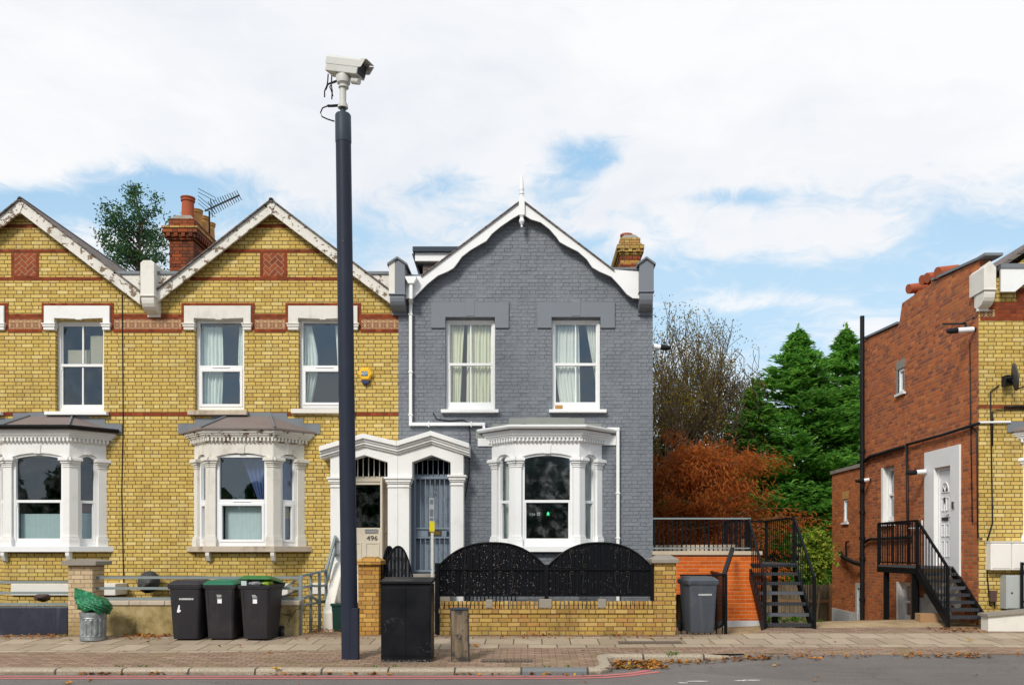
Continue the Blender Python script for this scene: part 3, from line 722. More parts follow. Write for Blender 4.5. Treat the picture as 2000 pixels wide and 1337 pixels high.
# ---------------- middle yellow house
def yellow_house(name, label, xl, xr, pk, wins, bayc, door, herr, gm, wm, sm, wmat, style, eaves, loc):
    """xl,xr house edges in px; pk gable peak px; wins list of dict; all on the plane of the fronts."""
    H = thing(name, label, 'house', loc)
    pkx, pky = pk
    out = [(xl, 1210), (xl, eaves + 6), (pkx, pky + 20), (xr, eaves), (xr, 1210)]
    holes = [rect(w['o'][0], w['o'][1], w['o'][2], w['o'][3]) for w in wins]
    bx = (hx(bayc) - .95, hx(bayc) + .95); holes.append([(bx[0], hz(1062)), (bx[0], hz(890)), (bx[1], hz(890)), (bx[1], hz(1062))])
    if door: holes.append(rect(*door))
    o = hp(out); o[0] = (o[0][0], -1.3); o[-1] = (o[-1][0], -1.3)
    front_wall(H, o, holes, M['yellow'])
    for w in wins:
        upper_window(H, *w['o'], w.get('style', style), w.get('fm', wmat), gm, w['sill'], w.get('sm', sm), split=hz(w.get('split', 714)))
        lintel(H, *w['lin'], w['o'][0], w['o'][1], wm)
    # string courses, skipping the heads
    a = xl; segs = []
    for w in sorted(wins, key=lambda w: w['lin'][0]):
        segs.append((a, w['lin'][0] - 6)); a = w['lin'][1] + 6
    segs.append((a, xr))
    for p, q in segs:
        if q - p < 6: continue
        band(H, hx(p), hx(q), 613, 623); band(H, hx(p), hx(q), 642, 650)
        band(H, hx(p), hx(q), 623, 642, 'pattern_tile', .002)
    a = xl; segs = []
    for w in sorted(wins, key=lambda w: w['sill'][0]): segs.append((a, w['sill'][0])); a = w['sill'][1]
    segs.append((a, xr))
    for p, q in segs: band(H, hx(p), hx(q), 804.5, 812)
    def chord(py, inset):                    # gable width at a height
        t = (py - pky - 12) / (eaves - pky - 12); l = pkx + (xl - pkx) * t; r = pkx + (xr - pkx) * t
        return hx(l + inset), hx(r - inset)
    for y0, y1, ins in ((438, 445, 14), (487, 494, 14), (541, 548, 14)):
        x0, x1 = chord(y0, ins)
        if y0 == 487: band(H, x0, x1, y0, y1)
        else: band(H, x0, x1, y0, y1)
    herring(H, herr[0], herr[1], 489, 541)
    bw, z, P = bay(H, hx(bayc), YF, wm, sm, M['yellow'], gm, wm if style != 'upvc' else M['white_peel'], style, gutter=None if style == 'upvc' else M['black_pipe'])
    xb0, xb1 = hx(bayc) - 1.2, hx(bayc) + 1.2
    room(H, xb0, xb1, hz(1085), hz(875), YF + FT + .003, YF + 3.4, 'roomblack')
    # bargeboards and boxed valleys
    lo = 588
    sl = (lo - pky) / (pkx - xl - 14)
    L = [(pkx, pky + 3), (xl + 14, lo - 20)]; Ri = [(pkx, pky + 3), (xr - 14, lo - 20)]
    for side, e in ((-1, xl + 14), (1, xr - 14)):
        k = (lo - 20 - pky - 3) / abs(pkx - e)
        barge(H, [(pkx, pky + 3), (e, lo - 20)], [(pkx, pky + 28), (e, lo + 6)], M['white_peel'])
        v = MB(); xe = e; yt = 533
        xi = pkx + side * (yt - pky - 3) / k
        v.prism(hp([(xi, yt + 2), (xe, yt + 2), (xe, lo - 18)], YF - .17), YF - .17, YF - .14); obj('valley_board', v, M['white_peel'], H)
        v = MB(); gx_ = [PX(xi - side*6, YF - .2), PX(xe, YF - .2)]; v.box(min(gx_), max(gx_), YF - .20, YF + .6, PZ(yt + 2.5, YF - .2), PZ(yt - 4, YF - .2)); obj('lead_gutter', v, M['lead'], H, bevel=.01)
    ap = MB(); ap.prism(hp([(pkx - 9, pky + 11), (pkx, pky - 1), (pkx + 9, pky + 11), (pkx, pky + 32)], YF - .2), YF - .215, YF - .14); obj('apex_block', ap, M['white_peel'], H, bevel=.004)
    kx = 1.0
    pz = hz(pky); ez = hz(lo - 22)
    rf = gable_roof(H, pkx, pky - 1, 0, 0, ((PX(xl + 14, YF - .25), PZ(lo - 22, YF - .25)), (PX(xr - 14, YF - .25), PZ(lo - 22, YF - .25))), YF - .25, 26, M['slate'])
    rt = MB(); kx = PX(pkx, YF - .25); pz = PZ(pky, YF - .25); rt.tube([(kx, YF - .25, pz - .015), (kx, 26, pz - .015)], .045, 8); obj('ridge_tiles', rt, M['slate'], rf)
    shell(H, hx(xl) + .002, hx(xr) - .002, hz(eaves) - .35, M['yellow'], pk=(hx(pkx), hz(pky) - .2))
    return H, z, P

W2 = [dict(o=(380, 477, 622, 800), lin=(361, 491), sill=(370, 485, 801, 811), split=715), dict(o=(583, 680, 622, 797), lin=(564, 699), sill=(571, 692, 798, 808), sm=M['white_peel2'], split=715)]
H2, Z2, P2 = yellow_house('yellow_brick_house', 'yellow brick terraced house with steep gable, number 496 door and peeling white bargeboards', 287, 778, (529, 388), W2, 487, (664, 759, 880, 1126), (508, 561), M['glass'], M['white_dirty'], M['stone_dirty'], M['upvc'], 'upvc', 600, (hx(532), YF, 0))
W1 = [dict(o=(108, 203, 625, 803), lin=(88, 216), sill=(92, 213, 803, 811), split=711), dict(o=(-98, -3, 625, 803), lin=(-118, 10), sill=(-114, 7, 803, 811), split=711)]
H1, Z1, P1 = yellow_house('yellow_brick_house', 'yellow brick terraced house cut off by the left edge, with bright white bay', -202, 287, (38, 386), W1, 100, (-190, -95, 880, 1126), (22, 76), M['glass_old'], M['white_trim'], M['white'], M['white'], 'sash', 600, (hx(42), YF, 0))
for o in list(H1.children):                  # the sash upstairs has glazing bars
    pass
gb = MB()
for c in (155.5,):
    a = hx(c); gb.box(a - .014, a + .014, YF + .125, YF + .16, hz(795), hz(715)); gb.box(a - .014, a + .014, YF + .13, YF + .165, hz(707), hz(632))
obj('glazing_bars', gb, M['white'], H1)
kneeler(H1, 274, 301, 508, 611, M['white_peel2'], True, mid=578)
# cables down the yellow fronts
cb = MB(); cb.tube([(hx(239), YF - .012, hz(575)), (hx(240), YF - .012, hz(700)), (hx(241), YF - .012, hz(830)), (hx(238), YF - .012, hz(960)), (hx(242), YF - .012, hz(1140))], .009, 6)
obj('cable', cb, M['black_pipe'], H1)

# chimney stack between the yellow houses
def chimney_stack(house, x0, x1, y0, y1, zb, zt, mat, capm, k=1.0):
    mb = MB(); mb.box(x0, x1, y0, y1, zb, zt - .46*k)
    o = obj('chimney', mb, mat, house)
    c = MB()
    for i, (e, h0, h1) in enumerate(((.035, -.52, -.46), (.07, -.46, -.38), (.11, -.38, -.26), (.05, -.26, -.20), (.01, -.20, -.03))):
        c.box(x0 - e*k, x1 + e*k, y0 - e*k, y1 + e*k, zt + h0*k, zt + h1*k - .002)
    n = max(3, int((x1-x0)/.12)); m = max(3, int((y1-y0)/.12))
    for i in range(n):
        xa = x0 - .06*k + (x1-x0+.12*k)*(i+.2)/n; c.box(xa, xa + (x1-x0)/n*.6, y0 - .105*k, y0, zt - .46*k, zt - .385*k)
    for i in range(m):
        ya = y0 - .06*k + (y1-y0+.12*k)*(i+.2)/m
        c.box(x1, x1 + .105*k, ya, ya + (y1-y0)/m*.6, zt - .46*k, zt - .385*k); c.box(x0 - .105*k, x0, ya, ya + (y1-y0)/m*.6, zt - .46*k, zt - .385*k)
    obj('corbelled_cap', c, capm, o)
    f = MB(); f.loft([[(x0, y0, zt-.04), (x1, y0, zt-.04), (x1, y1, zt-.04), (x0, y1, zt-.04)], [(x0+.1, y0+.1, zt+.08), (x1-.1, y0+.1, zt+.08), (x1-.1, y1-.1, zt+.08), (x0+.1, y1-.1, zt+.08)]])
    obj('mortar_flaunching', f, M['stone'], o)
    return o
def pot(parent, x, y, z, h, r, m):
    p = MB(); p.lathe([(r*1.02, -.06), (r, 0), (r*.92, h*.55), (r*.90, h*.80), (r*1.05, h*.82), (r*1.08, h*.88), (r*.98, h*.90), (r*1.0, h*.95), (r*1.12, h*.96), (r*1.12, h), (r*.8, h), (r*.75, h*.3)], (x, y, z), 20)
    return obj('chimney_pot', p, m, parent, smooth=True, auto=40)
Yc = 19.6; cx0, cx1 = PX(331, Yc), PX(378, Yc); ctop = PZ(424, Yc)
ch = chimney_stack(H2, cx0, cx1, Yc, Yc + 3.0, 5.2, ctop, M['red_chimney'], M['red_chimney'])
sl = MB(); sl.box(cx0-.13, cx1+.13, Yc-.13, Yc+3.13, ctop-.275, ctop-.235); obj('cap_slab', sl, M['yellow_wall'], ch)
xm = (cx0 + cx1) / 2
pot(ch, xm + .02, Yc + .32, ctop + .06, .50, .145, M['terracotta'])
for i, dy in enumerate((.80, 1.22, 1.62)): pot(ch, xm + .03, Yc + dy, ctop + .06, .40, .135, M['buff_pot'])
pot(ch, xm + .06, Yc + 2.4, ctop + .0, .26, .16, M['buff_pot']); pot(ch, xm + .10, Yc + 2.85, ctop + .0, .30, .16, M['terracotta'])

# ---------------- porch pair (white zigzag canopy), each half belongs to its house
def porch(house, poly_out, left, right, doorpx, YP, m, cut):
    z = lambda p: PZ(p, YP); x = lambda p: PX(p, YP)
    f = MB(); (l, pk, r) = poly_out       # frieze panel with a pointed opening over the door
    d0, d1 = doorpx
    f.prism([(x(l[0]), z(932)), (x(l[0]), z(l[1])), (x(pk[0]), z(pk[1])), (x(r[0]), z(r[1])), (x(r[0]), z(932)), (x(d1), z(932)), (x(d1), z(902)), (x((d0+d1)/2), z(888)), (x(d0), z(902)), (x(d0), z(932))], YP, YF - .002)
    o = obj('porch', f, m, house, bevel=.004)
    return o
YP = 17.0
xs = lambda p: PX(p, YP); zs_ = lambda p: PZ(p, YP)
def canopy(parent, pts, m):                 # stepped moulding following the zigzag
    for k, (t0, t1, d) in enumerate(((0, 9, .17), (9, 14, .12), (14, 19, .09), (19, 23, .05))):
        mb = MB(); up = [(xs(p[0]), zs_(p[1] + t0)) for p in pts]; dn = [(xs(p[0]), zs_(p[1] + t1 + .2)) for p in reversed(pts)]
        mb.prism(up + dn, YP - d, YF - .004 - k*.003); obj('canopy_moulding', mb, m, parent, bevel=.003)
def pilaster(parent, p0, p1, m, top=931, sides=(1, 1)):
    mb = MB(); a, b = xs(p0), xs(p1)
    mb.box(a, b, YP + .01, YF - .003, .3, zs_(top + 12))
    for q0, q1, e in ((top + 13, top + 10, .015), (top + 10, top + 4, .035), (top + 4, top, .06), (top + 20, top + 18, .012)):
        mb.box(a - e*sides[0], b + e*sides[1], YP - e, YF - .004, zs_(q0), zs_(q1))
    obj('porch_pilaster', mb, m, parent, bevel=.004)
p2 = porch(H2, ((645, 885), (712, 868), (776.8, 884)), 0, 0, (666, 757), YP, M['white_trim'], 777)
canopy(p2, [(627, 873), (712, 848), (776.8, 863)], M['white_trim'])
pilaster(p2, 645, 666, M['white_trim']); pilaster(p2, 757, 776.8, M['white_trim'], sides=(1, 0))
# door 496: open outer leaf, inner cream door
def door_case(house, px0, px1, Y): pass
YD = 17.42
xd = lambda p: PX(p, YD); zd = lambda p: PZ(p, YD)
d = MB(); a, b = xd(668), xd(747)
zt, zb = zd(940), zd(1122)
d.prism([[(a, zb), (a, zt), (b, zt), (b, zb)], [(a + .07, zd(1030)), (a + .07, zd(946)), (xd(745), zd(946)), (xd(745), zd(1030))]], YD, YD + .05)
d.box(a, b, YD + .01, YD + .04, zb, zd(1032))
for q0, q1 in ((674, 706), (713, 741)):
    d.prism([[(xd(q0), zd(1118)), (xd(q0), zd(1058)), (xd(q1), zd(1058)), (xd(q1), zd(1118))], [(xd(q0)+.03, zd(1115)), (xd(q0)+.03, zd(1061)), (xd(q1)-.03, zd(1061)), (xd(q1)-.03, zd(1115))]], YD - .012, YD + .004)
d496 = obj('front_door', d, M['cream_door'], H2, bevel=.004); d496['label'] = 'cream front door numbered 496'
gpn = MB(); gpn.box(a + .06, xd(745.5), YD + .02, YD + .026, zd(1031), zd(945)); obj('glass_pane', gpn, M['glass_old'], d496)
text('number_plate', '496', .13, (xd(727), YD - .004, zd(1050.5)), M['ink'], d496, .006, sx=1.15)
lb = MB(); lb.prism([[(xd(713), zd(1040)), (xd(713), zd(1032.5)), (xd(738), zd(1032.5)), (xd(738), zd(1040))], [(xd(715), zd(1038.6)), (xd(715), zd(1034)), (xd(736), zd(1034)), (xd(736), zd(1038.6))]], YD - .02, YD + .002); lb.box(xd(715.5), xd(735.5), YD - .010, YD, zd(1038.2), zd(1034.4))
obj('letterbox', lb, M['steel'], d496)
jb = MB(); jb.box(xd(747.6), xd(751.5), YD - .30, YD + .05, zd(1124), zd(934)); jb.box(xd(748), xd(758), YD - .05, YD + .06, zd(1124), zd(936)); jb.box(xd(664), xd(758), YD - .02, YD + .07, zd(940), zd(930))
jb.box(xd(752), xd(757), YD - .085, YD - .05, zd(1040), zd(1026))
obj('door_frame', jb, M['cream_door'], H2, bevel=.004)
br = MB()
for k in range(9): x = xd(668 + 10.6 * k); br.box(x - .008, x + .008, YD - .06, YD - .044, zd(930), zd(884))
obj('fanlight_bars', br, M['white_dirty'], H2)
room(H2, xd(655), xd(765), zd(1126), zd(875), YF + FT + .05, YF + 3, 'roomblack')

# ---------------- grey painted house
H3 = thing('grey_painted_house', 'grey painted brick house with scalloped white bargeboard and white bay window', 'house', (hx(1027), YF, 0))
GX0, GX1 = 778, 1275
o = hp([(GX0, 1210), (GX0, 570), (800, 566), (1019, 411), (1240, 562), (GX1, 570), (GX1, 1210)]); o[0] = (o[0][0], -1.3); o[-1] = (o[-1][0], -1.3)
bayg = 1068
bgx = hx(bayg)
front_wall(H3, o, [rect(870, 967, 621, 800), rect(1077, 1173, 621, 800), [(bgx - .95, hz(1062)), (bgx - .95, hz(890)), (bgx + .95, hz(890)), (bgx + .95, hz(1062))], rect(802, 882, 882, 1122)], M['grey_brick'])
for a, b, lo_, hi_, sp in ((870, 967, 842, 994, (862, 974)), (1077, 1173, 1049, 1201, (1072, 1184))):
    upper_window(H3, a, b, 622, 798, 'sash2', M['white'], M['glass'], (sp[0], sp[1], 799, 806.5), M['white'], split=hz(709))
    mb = MB(); mb.prism([(hx(lo_), hz(641)), (hx(lo_), hz(590)), (hx(hi_), hz(590)), (hx(hi_), hz(641)), (hx(b) - .003, hz(641)), (hx(b) - .003, hz(620)), (hx(a) + .003, hz(620)), (hx(a) + .003, hz(641))], YF - .035, YF + .06)
    mb.box((hx(a)+hx(b))/2 - .09, (hx(a)+hx(b))/2 + .09, YF - .042, YF, hz(618), hz(589))
    obj('window_head', mb, M['grey_paint'], H3, bevel=.008)
# ghost of a painted-over panel in the gable and a smooth block by the corner
for a_, b_, c_, e_ in ((1019, 1048, 528, 488), (992, 1017, 530, 492), (1217, 1273, 631, 616), (787, 797, 632, 617)):
    mb = MB(); mb.box(hx(a_), hx(b_), YF - .0045, YF + .01, hz(c_), hz(e_)); obj('flat_panel', mb, M['grey_brick'], H3, bevel=.003)
bwg, ZG, PG = bay(H3, bgx, YF, M['white'], M['white'], M['grey_brick'], M['glass_bay'], M['white'], 'sash', corbels=True, gutter=M['white'], rt=829)
fb = MB(); fb.box(bgx - 1.36, bgx - 1.0, YF - .03, YF + .01, hz(871), hz(856)); obj('frieze_block', fb, M['white'], bwg)
fb = MB(); fb.box(bgx + 1.02, bgx + 1.36, YF - .03, YF + .01, hz(869), hz(850)); obj('frieze_block', fb, M['white'], bwg)
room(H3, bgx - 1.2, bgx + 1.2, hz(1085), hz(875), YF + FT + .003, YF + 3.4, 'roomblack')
outL = [(1019, 391), (942, 446), (874, 501), (824, 539), (790, 539)]
inL = [(1019, 413), (1012, 420), (1000, 427), (978, 442), (961, 456), (950, 470), (936, 478), (919, 488), (902, 501), (893, 514), (886, 523), (874, 530), (855, 538), (835, 554), (818, 571), (808, 581), (786, 583)]
outR = [(1019, 391), (1090, 442), (1154, 492), (1196, 526), (1250, 530)]
inR = [(1019, 413), (1024, 420), (1037, 428), (1056, 434), (1073, 447), (1087, 463), (1093, 472), (1107, 480), (1129, 491), (1146, 506), (1157, 522), (1171, 530), (1194, 540), (1210, 557), (1224, 574), (1236, 582), (1253, 583)]
mb = MB()
for a_, b_ in ((outL, inL), (outR, inR)):
    mb.prism(hp(a_, YF - .2) + hp(list(reversed(b_)), YF - .2), YF - .20, YF - .16)
obj('bargeboard', mb, M['white'], H3, bevel=.004)
so = MB()
for a_, b_ in ((outL[:4], 0), (outR[:4], 0)):
    up = hp(a_, YF - .2); so.prism([(p[0], p[1] - .012) for p in up] + [(p[0], p[1] - .05) for p in reversed(up)], YF - .157, YF + .0)
obj('soffit', so, M['white'], H3)
kz = hz(391)
gr = gable_roof(H3, 1019, 388, 0, 0, ((PX(822, YF - .24), PZ(537, YF - .24)), (PX(1200, YF - .24), PZ(526, YF - .24))), YF - .24, 26, M['slate'])
fl = MB(); fl.box(hx(1190), hx(1250), YF - .20, 26, hz(533), hz(528)); fl.box(hx(790), hx(826), YF - .15, 26, hz(545), hz(540)); obj('lead_gutter', fl, M['lead'], H3, bevel=.01)
sp = MB(); cx, cy = PX(1019, YF - .21), YF - .21; hz_ = hz; hz = lambda p: PZ(p, YF - .21)
sp.box(cx - .055, cx + .055, cy - .05, cy + .05, hz(421), hz(386))
sp.lathe([(.05, 0), (.052, .03), (.035, .05), (.05, .07), (.05, .10), (.035, .12), (.046, .14), (.042, .20), (.028, .34), (.006, .46)], (cx, cy, hz(386)), 14)
sp.lathe([(.05, 0), (.03, -.04), (.045, -.07), (.055, -.12), (.03, -.17), (.015, -.19), (.025, -.22), (.005, -.24)], (cx, cy, hz(421)), 14)
obj('finial', sp, M['white'], H3, smooth=True, auto=35); hz = hz_
kneeler(H3, 760, 791, 503, 607, M['grey_paint'], False, mid=575); kneeler(H3, 1249, 1277, 500, 607, M['grey_paint'], False, mid=570)
Yh = YF - .34; hal = MB(); a, b = PX(759.6, Yh), PX(771, Yh); hal.prism([(a, PZ(575, Yh)), (a, PZ(515, Yh)), (b, PZ(508, Yh)), (b, PZ(575, Yh))], YF - .344, YF - .338); obj('white_paint_edge', hal, M['white_peel2'], H3)
for p0, p1 in ((756, 795), (1245, 1281)):
    t = MB(); t.prism(hp([(p0, 513), ((p0+p1)/2, 500), (p1, 513), (p1, 517), ((p0+p1)/2, 504), (p0, 517)], YF - .38), YF - .38, YF + 2.2); obj('kneeler_cap', t, M['lead'], H3)
    t = MB(); Yh = YF - .34; t.prism([(YF + .25, hz(575)), (YF + .25, PZ(515, Yh)), (YF + 2.2, PZ(515, Yh)), (YF + 2.2, hz(575))], PX(p0 + 5, Yh), PX(p1 - 5, Yh), 'x'); obj('parapet_wall', t, M['grey_paint'], H3)
shell(H3, hx(GX0) + .002, hx(GX1), hz(560) - .1, M['grey_brick'], pk=(hx(1019), hz(400)))
# dormer
Yd = 19.0; dm = MB(); dm.box(PX(826, Yd), PX(960, Yd), Yd, Yd + 4, PZ(560, Yd), PZ(513, Yd)); do = obj('dormer', dm, M['slate'], H3)
dm = MB(); dm.prism([(PX(812, Yd), PZ(513, Yd)), (PX(812, Yd), PZ(497, Yd)), (PX(960, Yd), PZ(497, Yd)), (PX(960, Yd), PZ(513, Yd))], Yd - .12, Yd + 4); obj('fascia', dm, M['white'], do)
dm = MB(); dm.box(PX(808, Yd), PX(964, Yd), Yd - .2, Yd + 4, PZ(497, Yd), PZ(487, Yd)); dm.prism([(PX(805, Yd), PZ(497, Yd)), (PX(812, Yd) - .006, PZ(497, Yd)), (PX(812, Yd) - .006, PZ(513, Yd)), (PX(826, Yd) - .006, PZ(545, Yd)), (PX(822, Yd) - .02, PZ(545, Yd))], Yd - .08, Yd + 4); obj('flat_roof', dm, M['post_light'], do, bevel=.01)
# right chimney
Yq = 20.2; c3 = chimney_stack(H3, PX(1212, Yq), PX(1250, Yq), Yq, Yq + 2.2, 5.4, PZ(462, Yq), M['orange_pier'], M['yellow_wall'], .8)
for zz in (500, 515): 
    rb = MB(); rb.box(PX(1211.4, Yq), PX(1250.6, Yq), Yq - .006, Yq + 2.206, PZ(zz + 8, Yq), PZ(zz, Yq)); obj('red_course', rb, M['red_chimney'], c3)
pt = MB(); x, y, z0 = PX(1227, Yq), Yq + .35, PZ(464, Yq); pt.lathe([(.17, -.05), (.15, .03), (.11, .06), (.12, .13), (.15, .15), (.15, .19), (.10, .20), (.10, .1)], (x, y, z0), 18); obj('chimney_pot', pt, M['terracotta'], c3, smooth=True, auto=40)
# rainwater pipes
dp = MB(); yb = YF - .07
hop = MB(); hop.prism(hp([(791, 539), (814, 539), (813, 544), (808, 553), (797, 553), (792, 544)], YF - .36), YF - .36, YF - .21); obj('hopper', hop, M['white'], H3, bevel=.008)
xp = hx(803); xq = PX(803, YF - .3)
dp.box(xq - .03, xq + .03, YF - .33, YF - .27, PZ(584, YF - .3), PZ(552, YF - .3)); dp.bar((xq, YF - .30, PZ(582, YF - .3)), (xp, yb, hz(592)), .06); dp.box(xp - .03, xp + .03, yb - .03, yb + .03, hz(829.5), hz(590))
dp.box(xp - .03, hx(948), yb - .033, yb + .033, hz(832), hz(826)); dp.box(hx(943), hx(948), yb - .029, yb + .029, hz(838), hz(829))
for py in (590, 616, 728, 811): dp.box(xp - .045, xp + .045, yb - .04, YF, hz(py + 1.2), hz(py - 1.2))
for q in (838, 921): dp.box(hx(q) - .012, hx(q) + .012, yb - .045, YF, hz(834), hz(824))
obj('downpipe', dp, M['white'], H3, bevel=.006); dp = MB()
xr_ = hx(1206)
dp.box(xr_ - .03, xr_ + .03, yb - .03, yb + .03, -1.0, hz(842)); dp.box(hx(1185), xr_ + .031, yb - .035, yb + .035, hz(842), hz(835.5))
for py in (963, 1050): dp.box(xr_ - .042, xr_ + .042, yb - .04, YF, hz(py + 1.5), hz(py - 1.5))
obj('downpipe', dp, M['white'], H3, bevel=.006)
cb = MB(); cb.tube([(hx(846), YF - .012, hz(806)), (hx(853), YF - .012, hz(818)), (hx(875), YF - .012, hz(822)), (hx(905), YF - .012, hz(820)), (hx(916), YF - .012, hz(826)), (hx(918), YF - .012, hz(850)), (hx(916), YF - .02, hz(930)), (hx(906), YF - .02, hz(985))], .010, 6); obj('cable', cb, M['black_pipe'], H3)
# porch of the grey house
p3 = porch(H3, ((777.2, 884), (843, 864), (905, 881)), 0, 0, (805, 880), YP, M['white_trim'], 777)
canopy(p3, [(777.2, 863), (843, 843), (917, 867)], M['white_trim'])
pilaster(p3, 777.2, 799, M['white_trim'], sides=(0, 1)); pilaster(p3, 880, 905, M['white_trim'], top=927)
# grey security door
YG = 17.36; xg = lambda p: PX(p, YG); zg = lambda p: PZ(p, YG)
dr = MB(); dr.box(xg(807), xg(880), YG + .10, YG + .15, zg(1116), zg(930)); gd = obj('front_door', dr, M['grey_door'], H3); gd['label'] = 'slate grey front door behind a security grille, numbered 494'
cs = MB(); cs.prism([[(xg(801), zg(1120)), (xg(801), zg(884)), (xg(884), zg(884)), (xg(884), zg(1120))], [(xg(812), zg(1114)), (xg(812), zg(932)), (xg(879), zg(932)), (xg(879), zg(1114))], [(xg(811), zg(926)), (xg(811), zg(898)), (xg(881), zg(898)), (xg(881), zg(926))]], YG, YG + .08); obj('door_frame', cs, M['grey_door'], H3, bevel=.004)
sg = MB()
for zz in (1031, 1049): sg.box(xg(811), xg(880), YG - .035, YG - .005, zg(zz + 1.5), zg(zz - 1.5))
sg.prism([[(xg(809), zg(1116)), (xg(809), zg(930)), (xg(881), zg(930)), (xg(881), zg(1116))], [(xg(813), zg(1112)), (xg(813), zg(935)), (xg(878), zg(935)), (xg(878), zg(1112))]], YG - .04, YG - .004)
for k in range(6):
    x = xg(822 + 9.3 * k)
    for z0, z1 in ((1112, 1050), (1030, 935)): sg.box(x - .007, x + .007, YG - .028, YG - .012, zg(z0), zg(z1))
sg.box(xg(812), xg(872), YG + .0, YG + .06, zg(1047), zg(1033))
def spiral(mb, cx, cz, Y, r, turns, r_t, s=1, a0=0, n=18, grow=True):
    pts = [(cx + s * r * (1 - .75 * k/n) * math.cos(a0 + turns * 2*math.pi * k/n), Y, cz + r * (1 - .75 * k/n) * math.sin(a0 + turns * 2*math.pi * k/n)) for k in range(n+1)]
    mb.tube(pts, r_t, 5); return pts[0]
def scroll(mb, x, z0, z1, Y, w, rt, s=1):   # an S shaped wrought scroll with a curl at each end
    r = w * .5; n = 15; C = (x + s*r*.35, z1 - r*.85)
    top = []
    for k in range(n + 1):
        t = k / n; a = math.pi - 2.7*math.pi*(1 - t)**1.0 ; rr = r * (.22 + .62*t)
        top.append((C[0] + s*rr*math.cos(a), Y, C[1] + rr*math.sin(a)))
    bot = [(2*x - p[0], Y, z0 + z1 - p[2]) for p in reversed(top)]
    mb.tube(top + bot, rt, 5)
for s in (-1, 1): scroll(sg, xg(855) + s*.13, zg(1010), zg(960), YG - .03, .13, .005, s); scroll(sg, xg(848) + s*.10, zg(1105), zg(1065), YG - .03, .12, .005, s)
obj('security_grille', sg, M['grey_door'], gd)
fb = MB()
for k in range(7): x = xg(815.5 + 10.2 * k); fb.box(x - .008, x + .008, YG - .03, YG - .012, zg(928), zg(889))
obj('fanlight_bars', fb, M['grey_door'], H3)
for i, c in enumerate('494'): text('door_number', c, .13, (xg(849), YG + .095, zg(946 + 9.5 * i)), M['ink'], gd, .004)
lb = MB(); lb.box(xg(836), xg(862), YG - .02, YG + .0, zg(1045), zg(1035.5)); obj('letterbox', lb, M['ink'], gd)
lb = MB(); lb.box(xg(840), xg(860), YG - .024, YG - .018, zg(1043.5), zg(1037.5)); obj('letterbox_flap', lb, M['brass'], gd)
room(H3, xg(795), xg(890), zg(1126), zg(875), YF + FT + .05, YF + 3, 'roomblack')
for Hh, a, b, mm in ((H2, 666, 757, M['white_peel2']), (H3, 800, 884, M['stone'])):
    st = MB()
    for k in range(6): st.box(xs(a) + .01, xs(b) - .01, 16.0 + k*.2, YF + .25, -.05 if k == 0 else .17*k - .0, .17*(k+1))
    obj('steps', st, mm, Hh, bevel=.01)
sw = MB(); sw.prism([(16.0, -.3), (15.95, .35), (16.95, 1.25), (17.28, 1.25), (17.28, -.3)], PX(641, 16.4), PX(660, 16.4), 'x'); obj('stair_wall', sw, M['white_peel2'], H2, bevel=.02)
# basement windows and white lintels glimpsed behind the garden walls
for Hh, x0, x1 in ((H1, -9.9, -7.9), (H2, -5.9, -4.6), (H2, -4.25, -3.6)):
    b_ = MB(); b_.box(x0, x1, YF - .035 - (.47 if x1 - x0 > 1 else 0), YF + .02, .62, .84); obj('basement_lintel', b_, M['white_peel2'], Hh, bevel=.006)
# ---------------- red brick end house on the right: its side wall runs back along X = XS
XS, YR = 8.48, 16.5
HR = thing('brick_end_house', 'red brick end house with white side door up metal steps and yellow brick front', 'house', (XS + 2.5, YR, 0))
def YS(px): return F * XS / (px - VX)       # depth of a point on the side wall seen at px
def sz(px, py): return PZ(py, YS(px))
def spt(px, py): return (YS(px), sz(px, py))
ez = 5.70
out = [(YR, -1.3), (YR, sz(1912, 508)), spt(1820, 552), spt(1762, 592), spt(1756, 634), spt(1688, 664), (YS(1686), -1.3)]
doorh = [(YS(1827), sz(1827, 1104)), (YS(1827), sz(1827, 914)), (YS(1859), sz(1859, 909)), (YS(1859), sz(1859, 1104))]
def shole(p0, p1, t, b): return [(YS(p0), sz(p0, b)), (YS(p0), sz(p0, t)), (YS(p1), sz(p0, t)), (YS(p1), sz(p0, b))]
h_win = shole(1724, 1746, 913, 1020); h_small = shole(1754, 1766, 722, 770); h_base = shole(1754, 1778, 1135, 1212)
mb = MB(); mb.prism([out, doorh, h_win, h_small, h_base], XS, XS + .24, 'x'); obj('side_wall', mb, M['red_side'], HR)
def sideT(y0): return lambda p: Vector((XS + p.y, y0 - p.x, p.z))   # faces -X; s runs towards the street
def side_sash(p0, p1, t, b, style, gm, d=.12):
    y0 = YS(p0) - .004; w = YS(p0) - YS(p1) - .008; sash(HR, w, sz(p0, b), sz(p0, t), sideT(y0), style, M['upvc'], gm, d0=d)
side_sash(1724, 1746, 913, 1020, 'sash', M['glass']); side_sash(1754, 1778, 1135, 1212, 'sash', M['glass'])
y0 = YS(1754); w = YS(1754) - YS(1766); zt, zb = sz(1754, 722), sz(1754, 770)
fw = MB(); fw.T = sideT(y0); fw.prism([[(0.004, zb), (0.004, zt), (w-.004, zt), (w-.004, zb)], [(.06, zb+.07), (.06, zt-.06), (w-.06, zt-.06), (w-.06, zb+.07)]], .02, .09); fo = obj('window', fw, M['upvc'], HR)
fw = MB(); fw.T = sideT(y0); fw.box(.05, w-.05, .05, .056, zb+.06, zt-.05); obj('glass_pane', fw, M['glass'], fo)
fw = MB(); fw.T = sideT(y0); fw.box(-.08, w+.08, -.06, .08, zb-.05, zb); obj('window_sill', fw, M['upvc'], fo)
